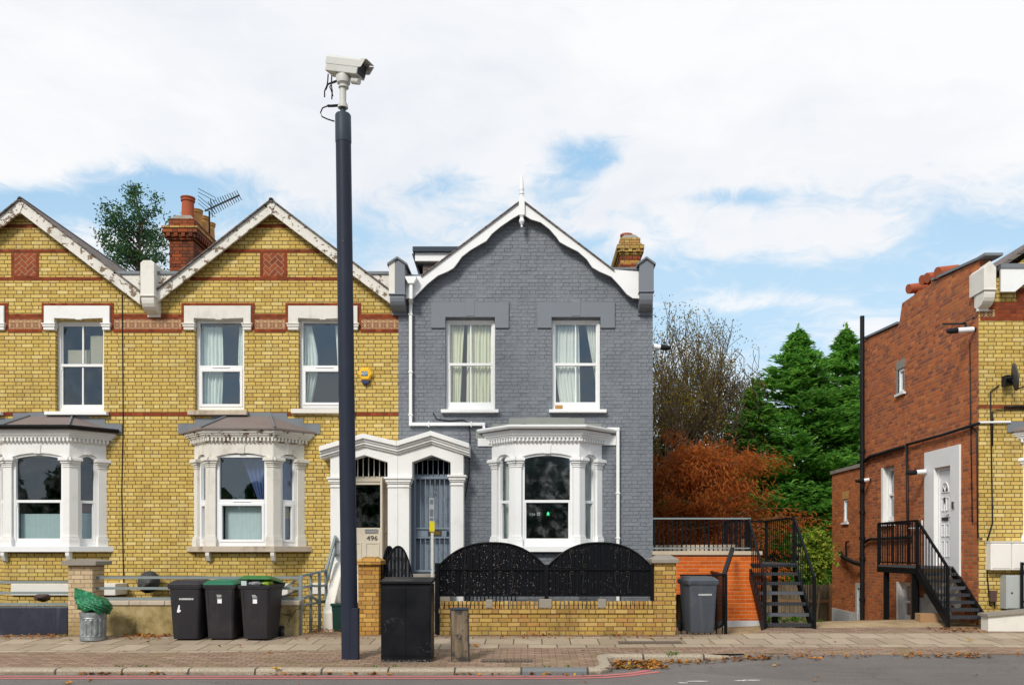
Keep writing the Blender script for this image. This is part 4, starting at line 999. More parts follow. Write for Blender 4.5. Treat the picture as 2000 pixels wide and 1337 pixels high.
fw = MB(); fw.T = sideT(y0); fw.box(-.10, w+.05, -.004, .02, zt, zt+.20); fw.box(-.11, .0, -.003, .02, zb-.02, zt - .01); obj('cement_patch', fw, M['stone'], HR)
for p0, p1, b in ((1724, 1746, 1020), (1754, 1778, 1212)):
    fw = MB(); fw.box(XS - .07, XS + .14, YS(p1) - .06, YS(p0) + .06, sz(p0, b) - .09, sz(p0, b)); obj('window_sill', fw, M['white_trim'], HR, bevel=.006)
for p0, p1, t, b in ((1724, 1746, 913, 1020), (1754, 1778, 1135, 1212)):      # white painted far reveals
    fw = MB(); fw.box(XS - .003, XS + .12, YS(p0) - .012, YS(p0) + .09, sz(p0, b), sz(p0, t)); obj('window_reveal', fw, M['white_trim'], HR)
mb = MB(); Rm = (XS + .25, XS + 2.4); mb.box(Rm[0] + .02, Rm[1], 17.0, 22.0, 2.6 - 3.5, 2.9); 
for a, b, z0, z1 in ((19.6, 22.0, 1.4, 3.6), (19.5, 20.5, 4.1, 5.2), (18.3, 21.0, -.8, 1.1)):
    q = MB(); q.add([(Rm[0],a,z0),(Rm[1],a,z0),(Rm[1],b,z0),(Rm[0],b,z0),(Rm[0],a,z1),(Rm[1],a,z1),(Rm[1],b,z1),(Rm[0],b,z1)], [(0,1,2,3),(4,7,6,5),(0,4,5,1),(3,2,6,7),(1,5,6,2)]); obj('interior', q, M['room'], HR, normals=False)
# white door surround and door
ya, yb = YS(1808), YS(1877)
dy0, dy1 = YS(1827), YS(1859)
zt_, zb_ = PZ(884, ya), .30
dz0, dz1 = doorh[0][1], doorh[1][1]
mb = MB(); mb.prism([[(ya, zb_ + .5), (ya, zt_), (yb, zt_), (yb, zb_)], [(dy0 - .004, dz0), (dy0 - .004, dz1), (dy1 + .004, dz1 - .01), (dy1 + .004, dz0)]], XS - .035, XS + .10, 'x'); obj('door_surround', mb, M['white'], HR, bevel=.006)
w = dy0 - dy1 - .02; T = sideT(dy0 - .01); H_ = dz1 - dz0
fr = MB(); fr.T = T; fr.prism([[(0, dz0), (0, dz1), (w, dz1 - .012), (w, dz0)], [(.05, dz0 + .06), (.05, dz1 - .06), (w - .17, dz1 - .065), (w - .17, dz0 + .06)], [(w - .13, dz0 + .06), (w - .13, dz1 - .07), (w - .05, dz1 - .07), (w - .05, dz0 + .06)]], .05, .12); obj('door_frame', fr, M['upvc'], HR, bevel=.003)
gl = MB(); gl.T = T; gl.box(w - .14, w - .04, .08, .09, dz0 + .05, dz1 - .06); obj('side_light', gl, M['glass'], HR)
sd = MB(); sd.T = T; a, b = .055, w - .175; c = (a + b) / 2
sd.box(a, b, .07, .115, dz0 + .065, dz1 - .07)
for z0, z1 in ((.18, .52), (.60, .86), (1.12, 1.40)):
    for x0, x1 in ((a + .06, c - .03), (c + .03, b - .06)):
        sd.prism([[(x0, dz0+z0), (x0, dz0+z1), (x1, dz0+z1), (x1, dz0+z0)], [(x0+.02, dz0+z0+.02), (x0+.02, dz0+z1-.02), (x1-.02, dz0+z1-.02), (x1-.02, dz0+z0+.02)]], .058, .072)
zc = dz0 + 1.50
fan = [(c + .16*math.cos(t*math.pi/10), zc + .22*math.sin(t*math.pi/10)) for t in range(11)]
fin = [(c + .125*math.cos(t*math.pi/10), zc + .02 + .175*math.sin(t*math.pi/10)) for t in range(11)]
sd.prism([fan, fin], .055, .074)
for t in (3, 5, 7): sd.bar((c, .062, zc + .02), (c + .14*math.cos(t*math.pi/10), .062, zc + .19*math.sin(t*math.pi/10)), .016)
dd = obj('side_door', sd, M['upvc'], HR, bevel=.003); dd['label'] = 'white panelled door with fan shaped glazing'
q = MB(); q.T = T; q.prism(fin, .066, .0685); obj('fan_glass', q, M['ink'], dd)
q = MB(); q.T = T; q.box(c - .13, c + .13, .05, .07, dz0 + .93, dz0 + .995); obj('letterbox', q, M['ink'], dd)
q = MB(); q.T = T; q.tube([(c, .05, dz0 + 1.40), (c, .045, dz0 + 1.36), (c, .05, dz0 + 1.30)], .018, 6); obj('door_knocker', q, M['ink'], dd)
q = MB(); q.T = T; q.box(b - .05, b - .02, .05, .07, dz0 + 1.0, dz0 + 1.16); q.box(b - .14, b - .03, .035, .05, dz0 + 1.06, dz0 + 1.08); obj('door_handle', q, M['upvc'], dd)
q = MB(); q.box(XS - .06, XS - .034, YS(1868), YS(1864), sz(1866, 992), sz(1866, 979)); obj('intercom', q, M['steel'], HR)
# front wall, trims
XE = 14.5; S_R = F / YR
rz = lambda p: PZ(p, YR)
rx = lambda p: PX(p, YR)
YF_keep = YF
xc_r = rx(1985) + 1.22
op = (xc_r - .9, xc_r + .9)
pk = (XS + 2.5, rz(384))
mb = MB(); mb.prism([[(XS + .24, -1.3), (XS + .24, rz(560)), (rx(1945) , rz(545)), pk, (XE, rz(560)), (XE, -1.3)], [(op[0], rz(1050)), (op[0], rz(880)), (op[1], rz(880)), (op[1], rz(1050))]], YR, YR + .24)
mb.box(XS, XS + .24, YR - .001, YR + .001, -1.3, rz(560)); obj('front_wall', mb, M['yellow'], HR)
for y0, y1, m, d in ((590, 604, 'red', .006), (604, 619, 'red', .004), (619, 626, 'red', .006), (790, 797, 'red', .006)):
    mb = MB(); mb.box(XS - (.003 if y0 > 700 else -.03), XE, YR - d, YR + .01, rz(y1), rz(y0)); obj('brick_band', mb, M[m], HR)
mb = MB(); mb.box(rx(1915), rx(1943), YR - .009, YR + .01, rz(619), rz(604.5)); obj('patterned_tile', mb, M['pattern_tile'], HR)
mb = MB(); mb.box(rx(1985), rx(2030), YR - .012, YR + .01, rz(590), rz(562)); obj('red_panel', mb, M['red'], HR)
bR, ZR, PR = bay(HR, xc_r, YR, M['white_trim'], M['white_trim'], M['yellow'], M['glass'], M['white'], 'sash', corbels=False, zo=.04)
room(HR, xc_r - 1.2, xc_r + 1.2, rz(1075), rz(865), YR + .26, YR + 3, 'roomblack')
k = kneeler(HR, 1922, 1946, 509, 600, M['white_peel2'], False, Y=YR, mid=566, d=.30)
mb = MB(); mb.prism([(YR - .30, rz(548)), (YR + .25, rz(548) + .0), (YR + .10, rz(552)), (YR + .10, rz(598)), (YR - .0, rz(603)), (YR - .28, rz(560))], XS - .03, XS + .0, 'x'); obj('kneeler_side', mb, M['white_peel2'], HR)
mb = MB(); mb.prism([(rx(1945), rz(575)), (rx(1945), rz(528)), (rx(1990), rz(525)), (pk[0], pk[1] + .1), (pk[0], pk[1] - .25), (rx(1972), rz(575))], YR - .18, YR - .13); obj('bargeboard', mb, M['white'], HR, bevel=.005)
mb = MB(); mb.box(rx(1944), rx(2010), YR - .2, YR + 6, rz(530), rz(521)); obj('lead_gutter', mb, M['lead'], HR)
mb = MB(); mb.prism([(rx(1946), rz(522)), (pk[0], pk[1] + .12), (XE, rz(522)), (XE, rz(528)), (pk[0], pk[1] + .05), (rx(1946), rz(529))], YR - .1, YS(1700)); obj('roof', mb, M['slate'], HR)
# coping along the side wall top, chimney pots with tilted cowls
mb = MB()
cp = [(YR - .3, rz(509)), (YR, rz(508)), (YS(1822), sz(1822, 548))]
mb.prism([*cp, *[(a[0], a[1] + .05) for a in reversed(cp)]], XS - .04, XS + .30, 'x'); obj('wall_coping', mb, M['lead'], HR)
mb = MB(); a, b = spt(1755, 632), spt(1687, 663); mb.prism([a, b, (b[0], b[1] + .05), (a[0], a[1] + .05)], XS - .04, XS + .30, 'x'); obj('wall_coping', mb, M['lead'], HR)
mb = MB(); mb.prism([spt(1818, 566), spt(1818, 549), spt(1842, 549), spt(1846, 545)], XS + .01, XS + .9, 'x'); st = obj('chimney', mb, M['stone'], HR)
for px, py, r in ((1833, 547, .15), (1812, 556, .13), (1802, 560, .13), (1776, 577, .13)):
    yy = YS(px); z0 = PZ(py, yy) - .06; x = XS + .40
    x = PX(px, yy + .0) + .22; q = MB(); q.lathe([(r*.9, -.1), (r*.75, .14), (r*.8, .16)], (x, yy, z0), 16); q.tube([(x - .26, yy - .05, z0 + .19), (x + .20, yy + .05, z0 + .27)], r*.82, 14); 
    obj('chimney_pot', q, M['terracotta'], st, smooth=True, auto=40)
# pipes on the side wall
def sp3(px, py, off=.06): y = F * (XS - off) / (px - VX); return (XS - off, y, PZ(py, y))
q = MB()
q.tube([sp3(1912, 826), sp3(1840, 849), sp3(1771, 868)], .03, 8); q.tube([sp3(1771, 868), sp3(1773, 1017), sp3(1776, 1100)], .03, 8); q.tube([sp3(1764, 872), sp3(1700, 891), sp3(1689, 900)], .045, 8)
q.tube([sp3(1689, 1058), sp3(1700, 1052), sp3(1714, 1052), sp3(1780, 1048)], .035, 8)
q.tube([sp3(1894, 668, .02), sp3(1896, 820, .02), sp3(1899, 1020, .02)], .010, 6); q.tube([sp3(1893, 826, .03), sp3(1908, 845, .03), sp3(1910, 1050, .03), (XS + .05, YR - .03, 1.7)], .016, 6)
q.tube([(rx(1925), YR - .03, rz(1060)), (rx(1937), YR - .03, rz(1020)), (rx(1935), YR - .03, rz(900)), (rx(1933), YR - .03, rz(765)), (rx(1950), YR - .03, rz(752))], .013, 6)
q.tube([(rx(1937), YR - .03, rz(870)), (rx(1937), YR - .03, rz(803)), (rx(1948), YR - .03, rz(800)), (rx(2010), YR - .03, rz(799))], .012, 6); q.tube([(rx(1960), YR - .04, rz(795)), (rx(2010), YR - .04, rz(794))], .02, 6)
q.tube([(rx(1926), YR - .02, rz(1062)), (rx(1927), YR - .02, rz(1120)), (rx(1932), YR - .02, rz(1180)), (rx(1942), YR - .03, rz(1186)), (rx(1938), YR - .03, rz(1160))], .012, 6)
obj('pipes_and_cables', q, M['black_pipe'], HR, smooth=True)
q = MB(); q.tube([(rx(1909), YR - .03, rz(825)), (rx(1972), YR - .03, rz(824))], .022, 8); q.tube([sp3(1801, 1015), sp3(1801, 1031), sp3(1776, 1031)], .016, 6); obj('white_pipe', q, M['upvc'], HR)
# soil pipe standing proud of the parapet
xp, yp = XS - .09, F * (XS - .09) / (1684 - VX)
q = MB(); q.tube([(xp, yp, -1.0), (xp, yp, PZ(617, yp))], .055, 12)
for py in (880, 940, 1000, 1050, 1090, 1170): q.tube([(xp, yp, PZ(py + 3, yp)), (xp, yp, PZ(py - 3, yp))], .075, 12)
q.tube([(xp, yp, PZ(1102, yp)), (xp - .1, yp + .3, PZ(1098, yp)), (XS - .09, YS(1650) - .1, sz(1650, 1087)), (XS - .07, YS(1646), sz(1646, 1078))], .055, 10); q.tube([(XS - .05, YS(1656), sz(1656, 1088)), (XS - .05, YS(1656), sz(1656, 1058)), (XS - .05, YS(1661), sz(1661, 1057))], .025, 8)
so = obj('soil_pipe', q, M['black_pipe'], HR, smooth=True, auto=50)
# rear extension, flush with the side wall and lower
YX0, YX1 = YS(1686), YS(1623)
zt2 = sz(1686, 910)
pz0, pz1 = sz(1690, 1200), sz(1623, 1186)
h1 = shole(1645, 1654, 975, 1020); h2 = shole(1671, 1685, 1135, 1213)
mb = MB(); mb.prism([[(YX0 + .002, -1.4), (YX0 + .002, zt2), (YX1, zt2), (YX1, -1.4)], h1], XS + .03, XS + .25, 'x'); mb.prism([[(XS + .25, -1.4), (XS + .25, zt2), (XS + 4, zt2), (XS + 4, -1.4)]], YX1 - .24, YX1 - .002); ex = obj('rear_extension', mb, M['red_ext'], HR)
mb = MB(); mb.box(XS - .01, XS + 4, YX0 + .01, YX1 + .05, zt2, zt2 + .09); obj('extension_coping', mb, M['stone'], ex)
mb = MB(); mb.prism([(YX0, -1.4), (YX0, pz0 + .0), (YX1 + .01, pz1), (YX1 + .01, -1.4)], XS - .005, XS + .04, 'x'); obj('white_plinth', mb, M['render_grey'], HR)
y0 = YS(1645); w = y0 - YS(1654)
fw = MB(); fw.T = lambda p: Vector((XS + .03 + p.y, y0 - p.x, p.z)); z0, z1 = sz(1645, 1020), sz(1645, 975)
fw.prism([[(0.004, z0), (0.004, z1), (w-.004, z1), (w-.004, z0)], [(.05, z0+.06), (.05, z1-.05), (w-.05, z1-.05), (w-.05, z0+.06)]], .02, .09); fw.box(-.06, w+.06, -.05, .08, z0-.05, z0); f2 = obj('window', fw, M['upvc'], HR)
fw = MB(); fw.T = lambda p: Vector((XS + .03 + p.y, y0 - p.x, p.z)); fw.box(.04, w-.04, .05, .056, z0+.05, z1-.04); obj('glass_pane', fw, M['glass'], f2)
fw = MB(); fw.box(XS + .025, XS + .06, YS(1655), YS(1643), z1 + .01, z1 + .22); obj('stone_lintel', fw, M['buff_pot'], HR)
ya_, yb_ = YS(1672), YS(1686); z0, z1 = -.75, sz(1672, 1138)
fw = MB(); fw.prism([[(ya_, z0), (ya_, z1), (yb_, z1), (yb_, z0)], [(ya_ - .12, z0 + .1), (ya_ - .12, z1 - .12), (ya_ - .4, z1 - .12), (ya_ - .4, z0 + .1)]], XS - .02, XS + .06, 'x'); bd = obj('basement_door', fw, M['elec_box'], HR)
fw = MB(); fw.box(XS + .02, XS + .03, ya_ - .42, ya_ - .10, z0 + .08, z1 - .10); obj('glass_pane', fw, M['glass'], bd)
fw = MB(); fw.box(XS - .03, XS + .04, YS(1806), YS(1790), -.2, sz(1790, 1165)); fw.box(XS + .0 - .02, XS + .03, YS(1858), YS(1806), -.1, sz(1820, 1160)); obj('pale_panel', fw, M['render_grey'], HR)
shl = MB(); shl.box(XE - .2, XE, YR + .24, YS(1700), -1.3, 5.0); shl.box(XS + .24, XE, YS(1690), YS(1690) + .2, -1.3, 5.2); obj('outer_walls', shl, M['red_side'], HR)

# wall lamps and cameras (bullet shaped security cameras)
def bullet(px, py, L, label, dirx=-1, rod=False, Y=None, r=.045):
    x, y, z = sp3(px, py, .05) if Y is None else (PX(px, Y), Y, PZ(py, Y))
    t = thing('security_camera', label, 'camera', (x, y, z), group='bullet security cameras on the walls')
    b = MB(); b.tube([(x, y, z), (x + dirx * L, y, z - .02*abs(dirx))], r, 14); obj('camera_body', b, M['upvc'], t, smooth=True, auto=40)
    b = MB(); b.tube([(x + dirx * L, y, z - .02), (x + dirx * (L + .12), y, z - .03), (x + dirx * (L + .20), y, z - .03)], [r*1.05, r*1.1, r*.75], 14); obj('lens_hood', b, M['black_pipe'], t, smooth=True, auto=40)
    b = MB(); b.bar((x - dirx*.0, y, z), (x - dirx*.10, y, z + .0), .05); obj('bracket', b, M['black_pipe'], t)
    return t
bullet(1901, 643, .30, 'white bullet camera high on the red side wall near its front corner', r=.05)
bullet(1808, 920, .20, 'white bullet camera beside the white side door surround', r=.05)
bullet(1697, 936, .13, 'white bullet camera with long black hood beside the tall black pipe', r=.045)
t = bullet(1276, 676, .14, 'white bullet camera sticking out of the grey house corner', dirx=1, Y=YF + .1, r=.05)
q = MB(); a = sp3(1888, 632, .1); q.bar(a, (a[0] - .42, a[1] + .1, a[2] + .02), .03); q.bar((a[0] - .1, a[1], a[2]), (XS, a[1] - .1, a[2] + .1), .02); q.bar((a[0]-.02, a[1], a[2]-.03), (a[0]-.02, a[1], a[2]-.16), .04)
tag(obj('wall_bracket', q, M['black_pipe']), 'black metal bracket arm above the camera high on the red side wall', 'bracket')
# satellite dishes
def dish(loc, n, r, label, arm):
    t = thing('satellite_dish', label, 'satellite dish', loc, group='satellite dishes')
    n = Vector(n).normalized(); u = n.cross(Vector((0,0,1))).normalized(); v = u.cross(n); c = Vector(loc)
    mb = MB(); rings = []
    for k in range(7):
        q = k / 6; rings.append([tuple(c + (u*math.cos(a)*q*r + v*math.sin(a)*q*r*1.08) + n*(q*q*r*.18)) for a in [2*math.pi*i/24 for i in range(24)]])
    rings = [[tuple(Vector(p) - n*.008) for p in rr] for rr in reversed(rings[1:])] + rings[1:]
    mb.loft(rings, True); obj('reflector', mb, M['brown_dish'], t, smooth=True)
    mb = MB(); e = c + n*arm - v*r*.75; mb.tube([tuple(c - v*r*.95), tuple(e)], .014, 6); mb.tube([tuple(e - n*.06), tuple(e + n*.06)], .035, 10); obj('receiver_arm', mb, M['black_pipe'], t)
    mb = MB(); mb.tube([tuple(c - n*.01), tuple(c - n*.12), tuple(c - n*.16 - v*.15)], .025, 8); mb.box(c.x - .07, c.x + .07, c.y + .08, c.y + .26, c.z - .12, c.z + .06); obj('bracket', mb, M['black_pipe'], t)
M['brown_dish'] = paint('dull grey dish', (.075,.072,.07), amt=.4, rough=.6)
dish((hx(302), YF - .25, hz(1136)), (.15, -1, .35), .21, 'dark round satellite dish low on the yellow wall above the bins', .3)
dish((rx(1962), YR - .28, rz(742)), (1, -.28, .12), .24, 'satellite dish seen edge on high on the yellow front of the end house', .42)
# meter boxes and electric cabinet
for i, (a, b) in enumerate(((1925, 1965.5), (1966.5, 2004))):
    q = MB(); q.box(rx(a), rx(b), YR - .18, YR + .01, rz(1112), rz(1059)); q.box(rx(a) + .03, rx(b) - .03, YR - .192, YR - .175, rz(1109), rz(1062)); q.box(rx(a) - .01, rx(b) + .01, YR - .20, YR + .01, rz(1059), rz(1056.5))
    tag(obj('meter_box', q, M['meter_box'], bevel=.006), ('cream meter box on the end house front, nearer its corner', 'cream meter box on the end house front, cut by the right edge')[i], 'meter box', 'cream meter boxes')
t = thing('electric_cabinet', 'pale grey metal electric cabinet with yellow warning triangle under the meter boxes', 'cabinet', (rx(1976), YR - .2, .2))
q = MB(); q.box(rx(1953), rx(1998), YR - .22, YR - .0, rz(1187), rz(1122)); obj('cabinet_body', q, M['elec_box'], t, bevel=.006)
q = MB(); q.box(rx(1955), rx(1996), YR - .232, YR - .218, rz(1185), rz(1124)); dq = obj('cabinet_door', q, M['elec_box'], t, bevel=.004)
q = MB(); q.box(rx(1979), rx(1987), YR - .236, YR - .230, rz(1136), rz(1128)); lb = obj('warning_label', q, M['dial'], dq)
q = MB(); q.prism([(rx(1980.4), rz(1134.6)), (rx(1983), rz(1129.6)), (rx(1985.6), rz(1134.6))], YR - .239, YR - .237); obj('warning_triangle', q, M['ink'], lb)
q = MB(); q.tube([(rx(1963), YR - .24, rz(1156)), (rx(1963), YR - .23, rz(1156))], .018, 10); obj('lock', q, M['ink'], dq)
q = MB(); q.box(rx(1930), rx(1942), YR - .10, YR, rz(1174), rz(1152)); tag(obj('junction_box', q, M['brown_box'], bevel=.012), 'small brown junction box with loose cables beside the electric cabinet', 'junction box')
q = MB(); Yp = 16.1; q.box(PX(1995, Yp), PX(1999.5, Yp), Yp, Yp + .045, -.1, PZ(1097, Yp)); q.box(PX(1999.4, Yp), PX(2060, Yp), Yp + .005, Yp + .04, PZ(1103, Yp), PZ(1099, Yp)); q.box(PX(1999.4, Yp), PX(2060, Yp), Yp + .005, Yp + .04, PZ(1176, Yp), PZ(1172, Yp))
for k in range(5): x = PX(2008 + 10*k, Yp); q.box(x, x + .02, Yp + .01, Yp + .03, PZ(1172, Yp), PZ(1103, Yp))
tag(obj('metal_railing', q, M['black_metal']), 'black metal railing with square end post at the right edge', 'railing')

# ---------------- metal steps up to the side door
def stair(parent, x0, x1, ys, zs, ytop, rail_m, name='tread'):
    """treads between x0 and x1; ys/zs list of tread front edges from the bottom up."""
    for i, (y, z) in enumerate(zip(ys, zs)):
        q = MB(); q.box(x0 + .03, x1 - .03, y, y + .22, z - .035, z); q.box(x0 + .03, x1 - .03, y - .012, y + .008, z - .055, z + .006)
        obj(name, q, M['tread'], parent)
def _tread(g, b):
    x, y, z = g.sep(g.pos()); e = g.mn(g.frac(x / .035), g.frac(y / .03)); mk = g.smooth(e, .12, .3)
    return dict(col=g.mix(mk, (.09,.095,.11), (.022,.023,.027)), bump=mk, dist=.01, rough=.4)
M['tread'] = material('chequer tread', _tread, .4)
SX0, SX1 = 7.70, XS - .02
ms = thing('metal_staircase', 'black metal steps with landing rising to the white side door of the end house', 'staircase', (8.05, 16.2, .1))
n = 7; yb0, yt0 = 16.18, 17.40; zb0 = PZ(1215, 16.18) + .02; ztop = PZ(1105, 17.38)
ys = [yb0 + (yt0 - yb0) * i / n for i in range(n)]; zs = [zb0 + .10 + (ztop - zb0 - .10) * i / n for i in range(n)]
stair(ms, SX0, SX1, ys, zs, yt0, None)
q = MB(); q.box(SX0, SX1, 17.40, 19.3, ztop - .04, ztop); obj('landing', q, M['tread'], ms)
q = MB(); q.box(SX0 - .01, SX0 + .05, 17.36, 19.32, ztop - .16, ztop - .042); q.box(SX0, SX1, 19.28, 19.32, ztop - .16, ztop - .042)
for x in (SX0, SX1 - .05): q.prism([(yb0 - .08, zb0 - .12), (yb0 - .08, zb0 + .06), (yt0 + .02, ztop), (yt0 + .02, ztop - .2)], x, x + .05, 'x')
for y, x in ((18.95, SX0 + .02), (17.55, SX0 + .02), (18.9, SX1 - .12)): q.box(x, x + .09, y, y + .09, -.6, ztop - .1)
obj('stringers', q, M['black_metal'], ms)
rt = PZ(1019, 18.3); q = MB()
q.bar((SX0 + .02, 19.3, rt), (SX0 + .02, 17.38, rt), .04); q.bar((SX0 + .02, 17.38, rt), (SX0 + .02, yb0 - .05, zb0 + 1.0), .04); q.bar((SX0 + .02, 19.3, ztop + .06), (SX0 + .02, 17.38, ztop + .06), .03); q.bar((SX0 + .02, 17.38, ztop + .06), (SX0 + .02, yb0 - .05, zb0 + .10), .03)
q.bar((SX0 + .02, 19.3, rt), (SX1, 19.3, rt), .04)
for y, za, zb_ in ((19.3, ztop - .1, rt), (17.38, ztop - .1, rt), (yb0 - .05, zb0 - .1, zb0 + 1.0)): q.bar((SX0 + .02, y, za), (SX0 + .02, y, zb_), .05)
for k in range(1, 17): y = 19.3 - 1.92 * k / 17; q.bar((SX0 + .02, y, ztop + .06), (SX0 + .02, y, rt), .016)
for k in range(1, 10): f = k / 10; y = 17.38 + (yb0 - .05 - 17.38) * f; q.bar((SX0 + .02, y, ztop + .06 + (zb0 + .10 - ztop - .06)*f), (SX0 + .02, y, rt + (zb0 + 1.0 - rt)*f), .016)
for k in range(1, 7): x = SX0 + (SX1 - SX0) * k / 7; q.bar((x, 19.3, ztop), (x, 19.3, rt), .016)
obj('handrail', q, M['black_metal'], ms)
q = MB(); q.box(7.50, 7.86, 16.75, 17.0, .03, .27); tag(obj('cardboard_box', q, M['card'], bevel=.006), 'brown cardboard box lying below the metal landing', 'box')

# ---------------- orange brick terrace, central metal stair
YO = 17.2; xo = lambda p: PX(p, YO); zo_ = lambda p: PZ(p, YO)
tr = thing('terrace_wall', 'new orange brick terrace wall with cream coping beside the grey house', 'wall', (xo(1400), YO, 0))
mb = MB(); mb.prism([(xo(1276), zo_(1160)), (xo(1276), zo_(1083)), (xo(1486), zo_(1083)), (xo(1486), zo_(1211)), (xo(1390), zo_(1211)), (xo(1390), zo_(1160))], YO, YO + .3); obj('brick_face', mb, M['orange_new'], tr)
mb = MB(); mb.box(xo(1389), xo(1488), YO - .012, YO + .3, -.6, zo_(1211)); obj('plinth', mb, M['render_grey'], tr)
mb = MB(); mb.box(xo(1274), xo(1488), YO - .05, YO + .34, zo_(1083) , zo_(1075.5)); obj('coping', mb, M['beige'], tr, bevel=.006)
mb = MB(); mb.box(xo(1275), xo(1486), YO + .301, 22, 1.15, 1.36); obj('terrace_deck', mb, M['slabs'], tr)
mb = MB(); mb.box(xo(1300), xo(1391), YO + .9, YO + 1.0, -.7, 1.14); mb.box(xo(1391), xo(1400), YO + .3, YO + 1.0, -.7, 1.14); obj('doorway_back', mb, M['fence_wood'], tr)
Yk = 19.5; up = MB(); up.strip([(2.47, Yk), (2.9, Yk), (3.3, Yk - .15), (3.9, Yk - .8), (4.3, Yk - 1.5)], [(0, 1.36), (0, 1.60), (.14, 1.60), (.14, 1.36)]); o = obj('upstand', up, M['stone_dirty'], tr)
rl = thing('terrace_railing', 'black vertical bar railing along the orange terrace wall', 'railing', (xo(1370), YO + .1, 1.5))
q = MB(); zt, zb = zo_(1010), zo_(1073) + .02; x0, x1 = xo(1276), 4.40; yy = YO + .12
q.box(x0, x1, yy - .02, yy + .02, zt - .03, zt); q.box(x0, x1, yy - .012, yy + .012, zb + .0, zb + .025); obj('rail', q, M['rail_top'] if 'rail_top' in M else M['grey_rail'], rl)
q = MB(); n = 22
for k in range(n): x = x0 + .04 + (x1 - x0 - .06) * k / (n - 1); w = .018 if k % 6 == 0 else .009; q.box(x - w, x + w, yy - .009, yy + .009, zb - .04, zt - .03)
obj('bars', q, M['black_metal'], rl)
cs = thing('metal_staircase', 'black open tread metal steps climbing beside the orange terrace wall', 'staircase', (4.8, 16.2, 0))
A0, A1 = 4.36, 5.27; n = 7; yb0, yt0 = 16.2, 17.35
pys = [1217.5, 1197, 1176, 1155, 1136, 1117.5, 1101]; ys = [yb0 + (yt0 - yb0) * i / n for i in range(n)]; zs = [PZ(p, y) for p, y in zip(pys, ys)]
stair(cs, A0, A1, ys, zs, yt0, None)
zt_l = zs[-1] + .02
q = MB(); q.box(A0, A1, yt0 - .2, 19.5, zt_l - .04, zt_l); obj('landing', q, M['tread'], cs)
q = MB()
for x in (A0 - .02, A1 - .03): q.prism([(yb0 - .1, -.1), (yb0 - .1, zs[0] + .03), (yt0, zt_l + .02), (yt0, zt_l - .17), (yb0 + .03, -.1)], x, x + .05, 'x')
for x in (A0 + .25, A1 - .35): q.box(x, x + .1, 17.6, 17.7, -.4, zt_l - .05); 
obj('stringers', q, M['black_metal'], cs)
q = MB(); zr = PZ(1010, 17.2)
for x in (A0, A1):
    q.bar((x, yt0 + .0, zr), (x, yb0 - .08, PZ(1128, yb0)), .04); q.bar((x, yb0 - .08, -.08), (x, yb0 - .08, PZ(1128, yb0)), .045); q.bar((x, yt0, zr), (x, 19.4, zr), .04); q.bar((x, yt0, zt_l), (x, yt0, zr), .045); q.bar((x, 19.4, zt_l), (x, 19.4, zr), .045)
    for k in range(1, 9): f = k / 9; y = yt0 + (yb0 - .08 - yt0) * f; q.bar((x, y, zt_l + (.10 - zt_l) * f), (x, y, zr + (PZ(1128, yb0) - zr) * f), .014)
    for k in range(1, 14): y = yt0 + 2.05 * k / 14; q.bar((x, y, zt_l), (x, y, zr), .014)
q.bar((A0, 19.4, zr), (A1, 19.4, zr), .04)
for k in range(1, 8): x = A0 + (A1 - A0) * k / 8; q.bar((x, 19.4, zt_l), (x, 19.4, zr), .014)
obj('handrail', q, M['black_metal'], cs)
# wooden fence behind
fn = thing('wooden_fence', 'weathered close boarded wooden fence at the back between the houses', 'fence', (7, 23.2, -.4))
q = MB(); q.box(4.6, PX(1621, 23.2), 23.2, 23.23, -.75, PZ(1141, 23.2)); obj('boards', q, M['fence_wood'], fn)
q = MB(); q.box(4.6, PX(1622, 23.2), 23.13, 23.2, PZ(1176, 23.2), PZ(1170, 23.2)); q.box(PX(1617, 23.2), PX(1622, 23.2), 23.1, 23.198, -.7, PZ(1139, 23.2)); obj('rail', q, M['twig'], fn)
for x, y, h in ((4.62, 20.3, 1.62), (5.02, 20.6, 1.75), (5.32, 20.9, .9), (4.75, 20.4, .8)):
    q = MB(); q.box(x, x + .10, y, y + .10, -.6, h); tag(obj('timber_post', q, M['twig']), 'rough timber post standing behind the central metal steps', 'post', 'timber posts behind the steps')
# small railing and gate at the basement steps beside the bin
lr = thing('basement_railing', 'low black railing guarding the basement steps behind the grey wheelie bin', 'railing', (3.2, 15.9, 0))
q = MB(); ya = 15.9; zt = PZ(1121, ya); x0, x1 = PX(1328, ya), PX(1420, ya)
q.box(x0, x1, ya - .018, ya + .018, zt - .03, zt); q.bar((x1 - .02, ya, zt - .015), (x1 - .02, YO - .02, zt + .02), .035); q.bar((x1 - .02, ya, .15), (x1 - .02, YO - .02, -.1), .03); q.box(x1 - .05, x1 + .0, ya - .025, ya + .025, -.1, zt)
for k in range(8): x = x0 + (x1 - x0) * (k + .2) / 8; q.box(x - .009, x + .009, ya - .009, ya + .009, -.1, zt - .03)
for k in range(1, 13): y = ya + (YO - ya) * k / 13; q.bar((x1 - .02, y, .15 - .25*k/13), (x1 - .02, y, zt), .016)
q.bar((x1 - .05, ya + .05, zt - .02), (PX(1443, 16.9) - .12, 16.9, PZ(1071, 16.9)), .07)
obj('bars', q, M['black_metal'], lr)
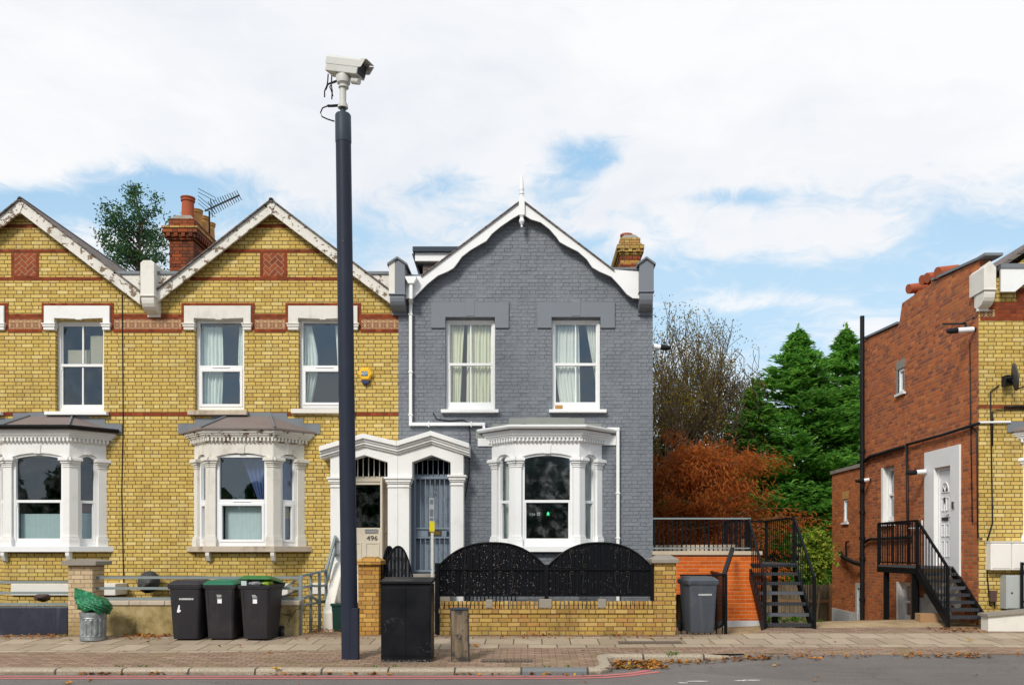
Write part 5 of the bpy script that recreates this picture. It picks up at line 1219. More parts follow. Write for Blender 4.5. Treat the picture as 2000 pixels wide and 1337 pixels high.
# ------------------------------------------------------------------ ground, pavement, road
def gz(x, y): return -.05 * (15.3 - y)
def sm(a, b, t): t = min(max((t - a) / (b - a), 0), 1); return t*t*(3 - 2*t)
def rz_(x, y):
    base = -.23
    if y < 12: return base - .02 * sm(12, 6, y)
    if x > 1.0: return base + min((y - 12) / 1.3, 1.2) * (.035 + .085 * sm(2.4, 3.5, x))
    return base
def sheet(name, xs, ys, zf, m, kind='structure', y_of=None):
    mb = MB(); n = len(xs)
    mb.add([(x, (y_of(x, y) if y_of else y), zf(x, (y_of(x, y) if y_of else y))) for y in ys for x in xs], [(j*n+i, j*n+i+1, (j+1)*n+i+1, (j+1)*n+i) for j in range(len(ys)-1) for i in range(n-1)])
    o = obj(name, mb, m, normals=False); return tag(o, None, None, kind=kind)
lin = lambda a, b, n: [a + (b - a) * i / n for i in range(n + 1)]
g = MB(); g.add([(-300, -200, -1.32), (300, -200, -1.32), (300, 500, -1.32), (-300, 500, -1.32)], [(0,1,2,3)]); tag(obj('ground', g, M['ground'], normals=False), None, None, kind='structure')
xsR = sorted(set(lin(-60, -12, 6) + lin(-12, 12, 60) + lin(12, 60, 6)))
sheet('road', xsR, lin(-4, 10, 5) + [11, 11.5, 12, 12.15, 12.4, 12.6, 12.8, 13.0, 13.2, 13.4], lambda x, y: rz_(x, y), M['asphalt'])
KX = 1.02
def kfront(x): return 12.24 if x < KX else 13.40
def mid(x): return 13.5 + .5 * sm(-6, 2, x)
EDGE = lambda x: 13.31 if x < 4 else 13.31
xl_ = lin(-40, -12, 8)[:-1] + lin(-12, 1.16, 30); xr_l = lin(1.16, 12, 30) + lin(12, 40, 8)[1:]
pv = MB()
def add_strip(xs, ya, yb, ny=2):
    n = len(xs); vs = []
    for j in range(ny + 1):
        for x in xs:
            y = ya(x) + (yb(x) - ya(x)) * j / ny; vs.append((x, y, gz(x, y) + .004 * math.sin(x * 1.7 + y * 2)))
    return vs, [(j*n+i, j*n+i+1, (j+1)*n+i+1, (j+1)*n+i) for j in range(ny) for i in range(n-1)]
p1 = MB(); p1.add(*add_strip(xl_, lambda x: 12.2, mid)); p1.add(*add_strip(xr_l, lambda x: 13.36, mid)); BK = lambda x: 15.08 + .50 * sm(2.4, 4.4, x)
p1.add(*add_strip(xl_ + xr_l[1:], BK, lambda x: 15.45 + .85 * sm(3.9, 4.6, x), 4))
tag(obj('paver_strip', p1, M['pavers'], normals=False), None, None, kind='structure')
p2_ = MB(); p2_.add(*add_strip(xl_ + xr_l[1:], mid, BK, 4)); tag(obj('pavement', p2_, M['slabs'], normals=False), None, None, kind='structure')
# kerb: along the road, round the corner, along the lay-by and down to the dropped crossing
prof = [(.02, -.40), (.02, -.035), (.0, -.008), (-.02, 0), (-.15, .002), (-.15, -.40)]
path = [(-40, 12.07), (-12, 12.07)] + [(x, 12.07) for x in lin(-11, .8, 10)] + [(1.0, 12.12), (1.12, 12.26), (1.17, 12.45), (1.17, 13.0), (1.19, 13.14), (1.28, 13.21)] + [(1.6, 13.22), (2.2, 13.22), (2.7, 13.24), (3.0, 13.28), (3.25, 13.36), (3.4, 13.44)]
kb = []
for i, p in enumerate(path):
    zz = gz(p[0], p[1] + .12) + .004
    if p[0] > 2.6: zz -= .05 * sm(2.6, 3.3, p[0])
    kb.append((p[0], p[1], zz))
k = MB(); k.strip(kb, prof); tag(obj('kerb', k, M['kerb'], bevel=.006), None, None, kind='structure')
e = MB(); e.strip([(3.3, 13.36, gz(0, 13.4) - .006), (6, 13.34, gz(0, 13.4) - .006), (12, 13.34, gz(0, 13.4) - .006), (40, 13.34, gz(0, 13.4) - .006)], [(.02, -.3), (.02, -.012), (0, 0), (-.10, .008), (-.10, -.3)]); tag(obj('flush_kerb', e, M['pavers']), None, None, kind='structure')
# double red lines
rd = MB()
def ribbon(path, w, z=.005):
    n = len(path); vs = []
    for i, (x, y) in enumerate(path):
        a = Vector(path[max(i-1, 0)]); b = Vector(path[min(i+1, n-1)]); d = (b - a).normalized(); nn = Vector((-d.y, d.x)) * w / 2
        for s in (-1, 1):
            px_, py_ = x + nn.x*s, y + nn.y*s; vs.append((px_, py_, rz_(px_, py_) + z))
    rd.add(vs, [(2*i, 2*i+2, 2*i+3, 2*i+1) for i in range(n-1)])
for off, end in ((0, 0), (-.20, .12)):
    ribbon([(x, 11.88 + off) for x in lin(-40, .3, 40)] + [(.7, 11.90 + off), (1.05, 11.97 + off), (1.35, 12.10 + off*.9), (1.55, 12.25 + off*.8), (1.72 + end, 12.42 + off*.7)], .10)
tag(obj('road_line', rd, M['redline'], normals=False), None, None, kind='structure')
rd = MB()
def blot(cx, cy, rx_, ry_, n=14):
    vs = [(cx + rx_*math.cos(2*math.pi*i/n)*random.uniform(.7, 1.1), cy + ry_*math.sin(2*math.pi*i/n)*random.uniform(.5, 1.1)) for i in range(n)]
    rd.add([(a, b, rz_(a, b) + .006) for a, b in vs], [tuple(range(n))])
for px, py, w in ((1362, 1324, .17), (1334, 1327, .08), (1468, 1322, .16), (1446, 1323, .08)):
    y = F * 1.66 / (py - HY); blot(PX(px, y), y, w, .05)
tag(obj('road_marking', rd, M['whiteline'], normals=False), None, None, kind='structure')
# entrance paths, sandy drive and yard to the right
def dz(x, y):
    z = gz(0, min(y, 16.5)) - .035 * sm(16.4, 16.2, y) + .05 * sm(16.2, 16.9, y) * sm(5.2, 7.6, x)
    return z - .75 * sm(17.2, 21, y) - .10 * sm(5.6, 3.4, x) * sm(15.4, 16.5, y) + .008 * math.sin(x * 5 + y * 3)
sheet('driveway', lin(2.48, 8.6, 26) + [9.5, 11, 14, 18], lin(15.4, 25, 40), dz, M['drive'])
pt = MB(); pt.box(-3.98, -1.52, 15.42, 17.28, -.5, .0); tag(obj('path', pt, M['pavers']), None, None, kind='structure')
fa = MB(); fa.box(-12.0, -3.985, 15.5, 17.6, -1.3, -.75); fa.box(-1.515, 2.4, 15.55, 17.6, -1.3, -.75); tag(obj('sunken_yard', fa, M['ground']), None, None, kind='structure')
for x, y, w, d, lab in ((PX(1268, 14.55), 14.45, 1.05, .26, 'rectangular iron drain cover in the slabs by the right pier'), (PX(990, 12.9), 12.75, .75, .2, 'iron cover set in the brick pavers near the marker post')):
    q = MB(); q.add([(x-w/2, y-d/2, gz(x, y-d/2)+.008), (x+w/2, y-d/2, gz(x, y-d/2)+.008), (x+w/2, y+d/2, gz(x, y+d/2)+.008), (x-w/2, y+d/2, gz(x, y+d/2)+.008)], [(0,1,2,3)]); q.prism([(x-w/2, y-d/2), (x+w/2, y-d/2), (x+w/2, y+d/2), (x-w/2, y+d/2)], gz(x, y) - .05, gz(x, y) - .02, 'z')
    tag(obj('drain_cover', q, M['iron'], normals=False), lab, 'drain cover', 'iron covers in the pavement')

# ------------------------------------------------------------------ garden walls and fences
wx = lambda p: PX(p, YW); wz = lambda p: PZ(p, YW)
q = MB(); q.box(-12, wx(133), YW, YW + .23, -.4, wz(1184)); nw = tag(obj('garden_wall', q, M['navy_wall'], bevel=.02), 'low dark navy painted garden wall at the left edge', 'wall')
pr = thing('brick_pier', 'pale brick gate pier with wide stone cap behind the metal dustbin', 'pier', (wx(158), YW, 0))
q = MB(); q.box(wx(135), wx(182), YW - .03, YW + .40, -.4, wz(1103)); obj('pier_shaft', q, M['pale_pier'] if 'pale_pier' in M else M['yellow_wall'], pr)
q = MB(); a, b = wx(126), wx(194); q.prism([(a, wz(1103)), (a, wz(1096)), (a + .13, wz(1091)), (b - .13, wz(1092)), (b, wz(1095)), (b, wz(1103))], YW - .12, YW + .48); obj('pier_cap', q, M['stone'], pr, bevel=.012)
rw = thing('rendered_wall', 'low cracked ochre rendered garden wall with flat coping behind the bins', 'wall', (wx(390), YW, 0))
q = MB(); q.box(wx(186), wx(583), YW, YW + .22, -.4, wz(1181)); obj('wall_face', q, M['old_render'], rw)
q = MB(); x = wx(184)
while x < wx(583):
    x2 = min(x + .62, wx(586)); q.box(x + .003, x2 - .003, YW - .03, YW + .25, wz(1181), wz(1172)); x = x2
obj('coping', q, M['stone_dirty'], rw, bevel=.01)
def rails(label, x0, x1, pys, posts, extra=None, Y=YW + .12, h=.035):
    t = thing('metal_railing', label, 'railing', ((x0 + x1) / 2, Y, .7), group='grey green tube railings on the garden walls')
    q = MB()
    for p in pys: q.box(x0, x1, Y - h/2, Y + h/2, PZ(p, Y) - .022, PZ(p, Y) + .022)
    obj('rails', q, M['grey_rail'], t)
    for px in posts:
        q = MB(); x = PX(px, Y); q.box(x - .028, x + .028, Y - .03, Y + .03, -.05 if px > 570 else PZ(1178, Y), PZ(pys[0], Y) + .023); obj('post', q, M['grey_rail'], t)
    return t
rails('grey green three rail railing above the navy wall', -12, wx(134), (1136, 1157, 1179), (-60,))
R2 = rails('grey green three rail railing above the rendered wall behind the bins', wx(181), wx(590), (1127, 1148, 1168), (184, 587))
q = MB(); Y = YW + .12; q.bar((PX(531, Y), Y, PZ(1162, Y)), (PX(582, Y), Y + .15, PZ(1128, Y)), .03); q.bar((PX(531, Y) , Y, PZ(1172, Y)), (PX(582, Y), Y + .1, PZ(1152, Y)), .03); obj('brace', q, M['grey_rail'], R2)
# railing turning in along the path and up the steps
ra = thing('handrail', 'grey green railing turning up beside the steps to door 496', 'railing', (-3.95, 15.9, 0))
P_ = [(PX(588, 15.45), 15.45), (PX(607, 15.95), 15.95), (PX(624, 16.2), 16.2), (PX(637, 16.45), 16.45)]
q = MB()
for (x, y), top in zip(P_[1:], (1122, 1114, 1112)): q.box(x - .025, x + .025, y - .025, y + .025, -.05, PZ(top, y))
for hts in ((1124, 1120, 1116, 1113), (1147, 1143, 1144, 1142), (1168, 1163, 1174, 1172), (1182, 1178, 1176, 1174)):
    for i in range(3): q.bar((*P_[i], PZ(hts[i], P_[i][1])), (*P_[i+1], PZ(hts[i+1], P_[i+1][1])), .04)
e0 = (*P_[3], PZ(1113, 16.45)); e1 = (PX(655, 16.95), 16.95, PZ(1047, 16.95)); q.bar(e0, e1, .045); e2 = (*P_[3], PZ(1142, 16.45)); e3 = (PX(655, 16.95), 16.95, PZ(1072, 16.95)); q.bar(e2, e3, .04); q.bar((e1[0], e1[1], e1[2] + .02), (e3[0], e3[1], e3[2] - .15), .04)
for e in (PZ(1056, 16.95), PZ(1083, 16.95)): q.bar((e1[0], 16.95, e), (e1[0] + .06, 17.0, e), .03)
obj('rails', q, M['grey_rail'], ra)
# piers of the grey house
def pier(px0, px1, top, cap0, cap1, label, m, Y=YW, d=.42):
    t = thing('brick_pier', label, 'pier', (PX((px0+px1)/2, Y), Y, 0), group='yellow brick gate piers')
    q = MB(); q.box(PX(px0, Y), PX(px1, Y), Y - .02, Y + d, -.4, PZ(top, Y)); obj('pier_shaft', q, m, t)
    q = MB(); a, b = PX(cap0, Y), PX(cap1, Y); zt = PZ(top, Y)
    q.loft([[(a, Y - .08, zt), (b, Y - .08, zt), (b, Y + d + .06, zt), (a, Y + d + .06, zt)], [(a, Y - .08, zt + .07), (b, Y - .08, zt + .07), (b, Y + d + .06, zt + .07), (a, Y + d + .06, zt + .07)], [(a + .12, Y + .1, zt + .14), (b - .12, Y + .1, zt + .14), (b - .12, Y + d - .1, zt + .14), (a + .12, Y + d - .1, zt + .14)]]); obj('pier_cap', q, M['stone'] if px0 > 1000 else M['orange_pier'], t, bevel=.012)
    return t
pier(700, 740, 1102, 697, 745, 'worn orange brick gate pier between the camera pole and the black cabinet', M['orange_pier'])
pier(1278, 1320, 1099, 1272, 1325, 'yellow brick pier with pointed stone cap right of the black fence', M['yellow_wall'])
gw = thing('garden_wall', 'low mossy yellow brick garden wall under the black arched fence', 'wall', (wx(1070), YW, 0))
q = MB(); q.box(wx(859), wx(1278.5), YW, YW + .23, -.4, wz(1197)); obj('wall_face', q, M['yellow_wall'], gw)
q = MB(); q.box(wx(857), wx(1278.5), YW - .03, YW + .25, wz(1197), wz(1188)); obj('projecting_course', q, M['yellow_wall'], gw, bevel=.006)
q = MB(); x = wx(860); i = 0; q2 = MB()
while x < wx(1276):
    w = random.uniform(.062, .074); h = random.uniform(-.006, .008); q.box(x + .004, x + w - .004, YW + .0, YW + .22, wz(1188), wz(1174) + h); x += w + .008
obj('brick_on_edge', q, M['yellow_wall'], gw, bevel=.008)
for a, b, t in ((1053, 1078, 1169), (1168, 1184, 1169), (949, 962, 1170)):
    q = MB(); q.box(wx(a), wx(b), YW - .012, YW + .23, wz(1187), wz(t)); obj('coping_block', q, M['stone'], gw, bevel=.015)
# arched black fence panels
def arch_panel(label, p0, p1, peak, end, bot, Y, nb, scrolls, post=True, grp='black arched fence panels'):
    x = lambda p: PX(p, Y); z = lambda p: PZ(p, Y)
    t = thing('arched_fence_panel', label, 'fence panel', (x((p0+p1)/2), Y, z(bot)), group=grp)
    a, b = x(p0), x(p1); n = 24
    def top(u): return z(end) + (z(peak) - z(end)) * (1 - abs(2*u - 1)**2.5)
    crv = [(a + (b-a)*i/n, top(i/n)) for i in range(n+1)]
    q = MB(); q.prism([(a, z(bot))] + crv + [(b, z(bot))], Y + .03, Y + .036); obj('back_sheet', q, M['fence_black'], t)
    q = MB(); q.tube([(c[0], Y + .01, c[1]) for c in crv], .016, 6); q.box(a, b, Y - .005, Y + .02, z(bot) - .0, z(bot) + .025); q.box(a, b, Y - .008, Y + .018, z(1112.5), z(1110)); 
    for i in range(nb + 1):
        u = i / nb; xx = a + (b-a)*u; q.box(xx - .0085, xx + .0085, Y, Y + .017, z(bot) + .02, top(u) + .0)
        if i < nb: xm = a + (b-a)*(i + .5)/nb; q.box(xm - .0015, xm + .024, Y + .019, Y + .03, z(bot), top((i+.5)/nb) - .02)
    obj('bars_and_rails', q, M['black_metal'], t)
    for u, s in scrolls:
        for z0, z1 in ((z(1109), min(z(1109) + .33, top(u) - .02)), (z(1158), z(1114))):
            q = MB(); scroll(q, a + (b-a)*u, z0, z1, Y + .002, .095, .0065, s); obj('scroll', q, M['scroll'], t, smooth=True)
    return t
M['scroll'] = paint('dull black iron', (.034,.033,.032), amt=.3, rough=.8, spec=.1)
sc = [(.29, 1), (.41, -1), (.66, 1), (.785, -1)]
ta = arch_panel('black arched fence panel flecked with white, behind the brown marker post', 857, 1064, 1059, 1104, 1164, YW + .05, 16, [(.13, 1), (.25, -1), (.57, 1), (.70, -1)])
tb = arch_panel('black arched fence panel with few flecks, next to the right brick pier', 1071, 1271, 1059, 1104, 1164, YW + .05, 16, [(.22, 1), (.34, -1), (.66, 1), (.785, -1)])
for px0, px1, top, tt in ((1063.5, 1071.5, 1102, ta), (851, 857.5, 1101, ta), (1271, 1279, 1102, tb)):
    q = MB(); q.box(wx(px0), wx(px1), YW + .03, YW + .10, wz(1172) if px0 > 900 else -.2, wz(top)); obj('fence_post', q, M['black_metal'], tt, bevel=.004)
# low inner railings glimpsed below the panels
q = MB(); Yi = 16.2
q.box(PX(905, Yi), PX(1010, Yi), Yi, Yi + .03, PZ(1163, Yi), PZ(1161, Yi))
for k in range(14): x = PX(908 + 7.5*k, Yi); q.box(x, x + .02, Yi, Yi + .02, -.75, PZ(1162, Yi))
tag(obj('area_railing', q, M['black_metal']), 'low black area railing seen under the flecked fence panel', 'railing')
# gates: one leaf stands open, another is edge-on behind it
def gate(label, p0, p1, Y, ang, front=True):
    t = thing('arched_gate', label, 'gate', (PX(p0, Y), Y, .1), R(ang), 'black arched gate leaves')
    w = PX(p1, Y) - PX(p0, Y); n = 20; zt = lambda u: 1.0 - .1 + .55 * (1 - abs(2*u - 1)**2.2)
    crv = [(w*i/n, zt(i/n)) for i in range(n+1)]
    q = MB(); q.prism([(0, 0)] + crv + [(w, 0)], .02, .026); obj('back_sheet', q, M['gate_back'], t, local=True)
    q = MB(); q.tube([(c[0], .01, c[1]) for c in crv], .016, 6)
    for i in range(9): u = i / 8; q.box(w*u - .012, w*u + .012, -.005, .02, 0, zt(u))
    q.box(0, w, -.01, .018, .0, .04); obj('frame', q, M['black_metal'], t, local=True)
    for u, s in ((.36, 1), (.64, -1)):
        for z0, z1 in ((.98, 1.28), (.5, .86)):
            q = MB(); scroll(q, w*u, z0, z1, -.008, .10, .0065, s); obj('scroll', q, M['scroll'], t, smooth=True, local=True)
    return t
M['gate_back'] = paint('slate grey gate back', (.06,.066,.08), amt=.3, rough=.5)
gate('black arched gate leaf standing closed behind the black cabinet', 749, 806, 15.6, 0)
gate('slate grey arched gate leaf folded back beside the worn orange pier', 744, 800, 15.75, 62)
q = MB(); q.box(PX(741, 15.55), PX(747, 15.55), 15.5, 15.56, -.1, PZ(1098, 15.55)); tag(obj('gate_post', q, M['black_metal']), 'square black gate post beside the worn orange pier', 'gate post', 'black gate posts')
q = MB(); q.box(wx(847), wx(857), YW + .2, YW + .25, -.1, wz(1099)); tag(obj('gate_post', q, M['black_metal']), 'square black gate post at the left end of the flecked fence panel', 'gate post', 'black gate posts')
# white wall with mossy cap at the right
Ym = 15.75; t = thing('garden_wall', 'white painted low wall with mossy sloping cap at the right edge', 'wall', (9, Ym, 0))
q = MB(); q.prism([(PX(1930, Ym), -.2), (PX(1930, Ym), PZ(1203, Ym)), (PX(2050, Ym), PZ(1192, Ym)), (PX(2050, Ym), -.2)], Ym, Ym + .25); obj('wall_face', q, M['white_peel2'], t)
q = MB(); q.prism([(PX(1926, Ym), PZ(1203, Ym)), (PX(1926, Ym), PZ(1198, Ym)), (PX(2050, Ym), PZ(1187, Ym)), (PX(2050, Ym), PZ(1192, Ym))], Ym - .05, Ym + .3); obj('wall_cap', q, M['moss'] if 'moss' in M else M['stone'], t)
q = MB(); q.bar((PX(1664, 17.6), 17.6, .05), (PX(1762, 17.3), 17.3, .09), .10, .05); tag(obj('timber_edging', q, M['twig']), 'length of timber edging lying at the top of the drive', 'timber')

# ------------------------------------------------------------------ things in the street
# camera pole
by = 12.95; bx = PX(683.5, by); bz = gz(0, by); tx = PX(670, by); tz = PZ(222, by)
lean = (tx - bx) / (tz - bz)
pole = thing('camera_pole', 'tall dark slate pole leaning slightly left, in front of the yellow house', 'pole', (bx, by, bz))
at_ = lambda z: (bx + lean * (z - bz), by, z)
q = MB(); q.tube([at_(bz - .1), at_(PZ(278, by))], [.122, .112], 28); obj('shaft', q, M['post_dark'], pole, smooth=True, auto=40)
q = MB(); q.tube([at_(PZ(279, by)), at_(PZ(276, by)), at_(PZ(226, by)), at_(PZ(223.5, by))], [.116, .118, .116, .105], 28); obj('top_sleeve', q, M['post_light'], pole, smooth=True, auto=40)
q = MB(); q.tube([at_(PZ(225, by)), at_(PZ(210, by))], .040, 16); obj('spigot', q, M['post_light'], pole, smooth=True, auto=40)
q = MB(); x = bx + .085; q.box(x - .05, x + .055, by - .115, by + .02, bz - .05, PZ(1186, by)); obj('access_door', q, M['post_dark'], pole, bevel=.006)
q = MB(); z = PZ(476, by); c = at_(z); q.tube([(c[0] - .0, by - .12, z), (c[0], by - .108, z)], .016, 10); obj('bolt_hole', q, M['ink'], pole)
# surveillance camera on top
cz = PZ(210, by); cxx = at_(cz)[0]
cam = thing('surveillance_camera', 'large pale grey surveillance camera with sunshield on top of the tall pole', 'camera', (cxx, by, cz), R(0))
q = MB(); q.tube([at_(cz - .01), at_(cz + .03)], .075, 20); q.tube([(cxx, by, cz + .03), (cxx, by, cz + .06)], .06, 20); q.tube([(cxx, by, cz + .06), (cxx + .0, by, PZ(170, by))], .048, 18); obj('stand', q, M['cctv'], cam, smooth=True, auto=40)
zz = PZ(170, by); q = MB(); q.lathe([(.05, -.02), (.075, -.015), (.075, .01), (.06, .02), (.095, .05), (.105, .12), (.10, .16)], (cxx + .01, by, zz), 20); obj('pan_head', q, M['cctv'], cam, smooth=True, auto=40)
hc = Vector((PX(679, by), by, PZ(134, by)))
Rm_ = Matrix.Rotation(R(-22), 3, 'Z') @ Matrix.Rotation(R(17), 3, 'Y')
CT = lambda p: hc + Rm_ @ Vector((p.x * .86, p.y * .86, p.z * .86))
L = .36
q = MB(); q.T = CT; sec = [(-.125, -.12), (.125, -.12), (.135, .0), (.125, .10), (.10, .125), (-.10, .125), (-.125, .10), (-.135, .0)]
q.loft([[(-L, a, b) for a, b in sec], [(L - .06, a, b) for a, b in sec]]); obj('housing', q, M['cctv'], cam, bevel=.006)
q = MB(); q.T = CT
so_ = [(-.14, -.01), (-.145, .10), (-.11, .145), (.11, .145), (.145, .10), (.14, -.01), (.133, -.01), (.135, .098), (.106, .137), (-.106, .137), (-.135, .098), (-.133, -.01)]
q.prism([(a, b) for a, b in so_], -L - .015, L - .02, 'x')
for s in (-1, 1): q.prism([(L - .02, -.01), (L - .02, .13), (L + .06, .13), (L + .01, .0)], s*.139 - .004, s*.139 + .004)
q.prism([(L - .025, .137), (L + .07, .137), (L + .07, .145), (L - .025, .145)], -.12, .12); obj('sunshield', q, M['cctv'], cam)
q = MB(); q.T = CT; q.box(L - .062, L - .05, -.105, .105, -.10, .10); obj('front_glass', q, M['plastic_black'], cam)
q = MB(); q.T = CT; q.tube([(L - .20, 0, -.19), (L - .06, 0, -.19)], .055, 14); q.box(L - .17, L - .09, -.03, .03, -.15, -.11); obj('lamp_unit', q, M['cctv'], cam)
q = MB(); q.T = CT; q.prism([(-.16, -.12), (.05, -.12), (.03, -.22), (-.02, -.26), (-.08, -.26), (-.13, -.22)], -.075, -.06); q.prism([(-.16, -.12), (.05, -.12), (.03, -.22), (-.02, -.26), (-.08, -.26), (-.13, -.22)], .06, .075); obj('yoke', q, M['cctv'], cam, bevel=.004)
q = MB(); f = lambda px, py, d=0: (PX(px, by), by + d, PZ(py, by))
q.tube([f(641, 145), f(640, 160), f(638, 170), f(634, 178), f(634, 190)], .010, 6); q.tube([f(648, 148), f(647, 165), f(649, 178), f(648, 194)], .010, 6); q.tube([f(657, 160), f(648, 163), f(644, 170), f(648, 180), f(650, 188)], .010, 6); q.tube([f(661, 157), f(652, 160), f(640, 165), f(636, 175)], .014, 6)
q.tube([f(663, 206), f(648, 207), f(640, 207)], .02, 8); q.tube([f(640, 207), f(630, 211), f(626, 220), f(629, 228), f(640, 233), f(653, 237)], .010, 6); obj('cables', q, M['black_pipe'], cam, smooth=True)

# wheelie bins
def wheelie(label, px_c, Y, rot, body, lidm, w=.57, open_lid=0, h=1.0, marks='plate', grp='wheelie bins', seed=0):
    x = PX(px_c, Y); z0 = gz(x, Y + .1)
    t = thing('wheelie_bin', label, 'wheelie bin', (x, Y, z0), R(rot), grp)
    q = MB(); D = .70
    q.loft([rrect(0, D*.48, w*.74, D*.74, .03, .05), rrect(0, D*.48, w*.76, D*.77, .06, .05), rrect(0, D*.5, w*.90, D*.94, h*.86, .05), rrect(0, D*.5, w*.91, D*.95, h*.90, .05)]); obj('bin_body', q, M[body], t, smooth=True, auto=35, local=True)
    q = MB(); q.loft([rrect(0, D*.5, w*1.0, D*1.0, h*.885, .04), rrect(0, D*.5, w*1.02, D*1.02, h*.925, .04)]); q.loft([rrect(0, D*.5, w*.98, D*.98, h*.868, .04), rrect(0, D*.5, w*.98, D*.98, h*.884, .04)]); obj('rim', q, M[body], t, bevel=.005, local=True)
    lid = MB(); lid.T = (lambda p: Vector((p.x, D + (p.y - D) * math.cos(R(open_lid)) - 0 * p.z, h*.93 + (p.z - h*.93) + (D - p.y) * math.sin(R(open_lid))))) if open_lid else None
    lid.loft([rrect(0, D*.5, w*1.0, D*1.0, h*.927, .05), rrect(0, D*.5, w*1.0, D*1.0, h*.945, .05), rrect(0, D*.52, w*.80, D*.86, h*1.0, .06), rrect(0, D*.60, w*.66, D*.60, h*1.015, .06)]); obj('lid', lid, M[lidm], t, bevel=.006, local=True)
    for s in (-1, 1):
        q = MB(); q.tube([(s*w*.36, D*.95, .105), (s*w*.36 + s*.05, D*.95, .105)], .10, 18); wh = obj('wheel', q, M['black_pipe'], t, smooth=True, auto=40, local=True)
        q = MB(); q.tube([(s*w*.36 + s*.05, D*.95, .105), (s*w*.36 + s*.055, D*.95, .105)], .045, 12); obj('hub', q, M['plastic_grey'], wh, local=True)
    q = MB(); q.tube([(-w*.46, D*1.0, h*.90), (-w*.46, D*1.09, h*.94), (w*.46, D*1.09, h*.94), (w*.46, D*1.0, h*.90)], .017, 8); obj('handle', q, M[body], t, local=True)
    fy = lambda z: D*.5 - .5*D*(.77 + (.94 - .77) * (z/h - .06) / .80) - .004
    if marks == 'plate':
        q = MB(); z = h*.70; y = fy(z); q.tube([(-.075, y + .004, z), (-.075, y - .003, z)], .017, 12); q.tube([(.135, y + .004, z), (.135, y - .003, z)], .017, 12); q.box(-.055, .115, y - .002, y + .02, z - .015, z + .015); obj('name_plate', q, M['silver_mark'], t, local=True)
        if seed:
            q = MB(); z = h*.54; y = fy(z); q.prism([(-.13, z - .06), (-.11, z + .02), (-.10, z + .06), (-.08, z + .055), (-.085, z - .02), (-.06, z - .03), (-.075, z - .055), (-.10, z - .065)], y - .008, y + .01); obj('white_paint_mark', q, M['upvc'], t, local=True)
    else:
        q = MB(); z = h*.76; y = fy(z)
        for k in range(4): q.box(-.045 + .004*k, .02 + random.uniform(0, .03), y - .004 - .002, y + .03, z - .012*k, z - .012*k + .008)
        q.box(-.04, .05, y - .005, y + .03, z - .055, z - .050); obj('printed_mark', q, M['silver_mark'], t, local=True)
        q = MB(); z = h*.66; q.box(-.03, .042, fy(z) - .006, fy(z) + .03, z - .035, z + .035); obj('white_sticker', q, M['upvc'], t, local=True)
    if marks != 'plate':
        q = MB()
        for s in (-1, 1): q.loft([[(s*w*.30 - .012, fy(.08) + .012, .08), (s*w*.30 + .012, fy(.08) + .012, .08), (s*w*.30 + .012, fy(.08) - .008, .08), (s*w*.30 - .012, fy(.08) - .008, .08)], [(s*w*.36 - .012, fy(.84) + .012, .84), (s*w*.36 + .012, fy(.84) + .012, .84), (s*w*.36 + .012, fy(.84) - .008, .84), (s*w*.36 - .012, fy(.84) - .008, .84)]])
        obj('front_ribs', q, M[body], t, local=True)
    return t, (x, Y, z0)
wheelie('black wheelie bin with black lid, first of the three by the rendered wall', 359, 14.58, 0, 'plastic_black', 'plastic_black', seed=1)
wheelie('black wheelie bin with dark green lid shut, middle of the three', 427, 14.62, -1, 'plastic_black', 'plastic_green', marks='sticker')
b3, l3 = wheelie('black wheelie bin with green lid propped open on rubbish', 496, 14.58, -4, 'plastic_black', 'plastic_green2', marks='sticker', open_lid=8)
wheelie('slate grey wheelie bin standing alone beside the orange terrace wall', 1375, 15.30, 6, 'plastic_grey', 'plastic_grey', marks='plate')
def lump(name, c, r, m, label, cat, seed=0, sub=3):
    bm = bmesh.new(); bmesh.ops.create_icosphere(bm, subdivisions=sub, radius=1)
    rnd = random.Random(seed); ph = [rnd.uniform(0, 6) for _ in range(6)]
    for v in bm.verts:
        p = v.co.copy(); d = 1 + .10*math.sin(p.x*5 + ph[0]) * math.sin(p.z*6 + ph[1]) + .07*math.sin(p.y*9 + p.x*7 + ph[2]) + .05*math.sin(13*p.z + 9*p.x + ph[3]); v.co = Vector((c[0] + p.x*r[0]*d, c[1] + p.y*r[1]*d, c[2] + p.z*r[2]*d))
    me = bpy.data.meshes.new(name); bm.to_mesh(me); bm.free(); o = bpy.data.objects.new(name, me); COL.objects.link(o); me.materials.append(m)
    for p in me.polygons: p.use_smooth = True
    ORG[o] = Vector((0,0,0))
    return tag(o, label, cat)
zb = l3[2] + .935
lump('rubbish_bag', (l3[0] + .01, l3[1] + .14, zb + .02), (.14, .12, .055), M['bag_grey'], 'grey rubbish bag bulging from the open green lidded bin', 'bag', 1)
lump('rubbish_bag', (l3[0] + .18, l3[1] + .14, zb + .025), (.095, .10, .055), M['bag_lime'], 'lime green bag bulging from the open green lidded bin', 'bag', 2)
q = MB(); q.box(l3[0] - .23, l3[0] - .14, l3[1] + .05, l3[1] + .15, zb - .05, zb + .07); tag(obj('rubbish_carton', q, M['paper'], bevel=.005), 'pale carton poking out of the open green lidded bin', 'carton')
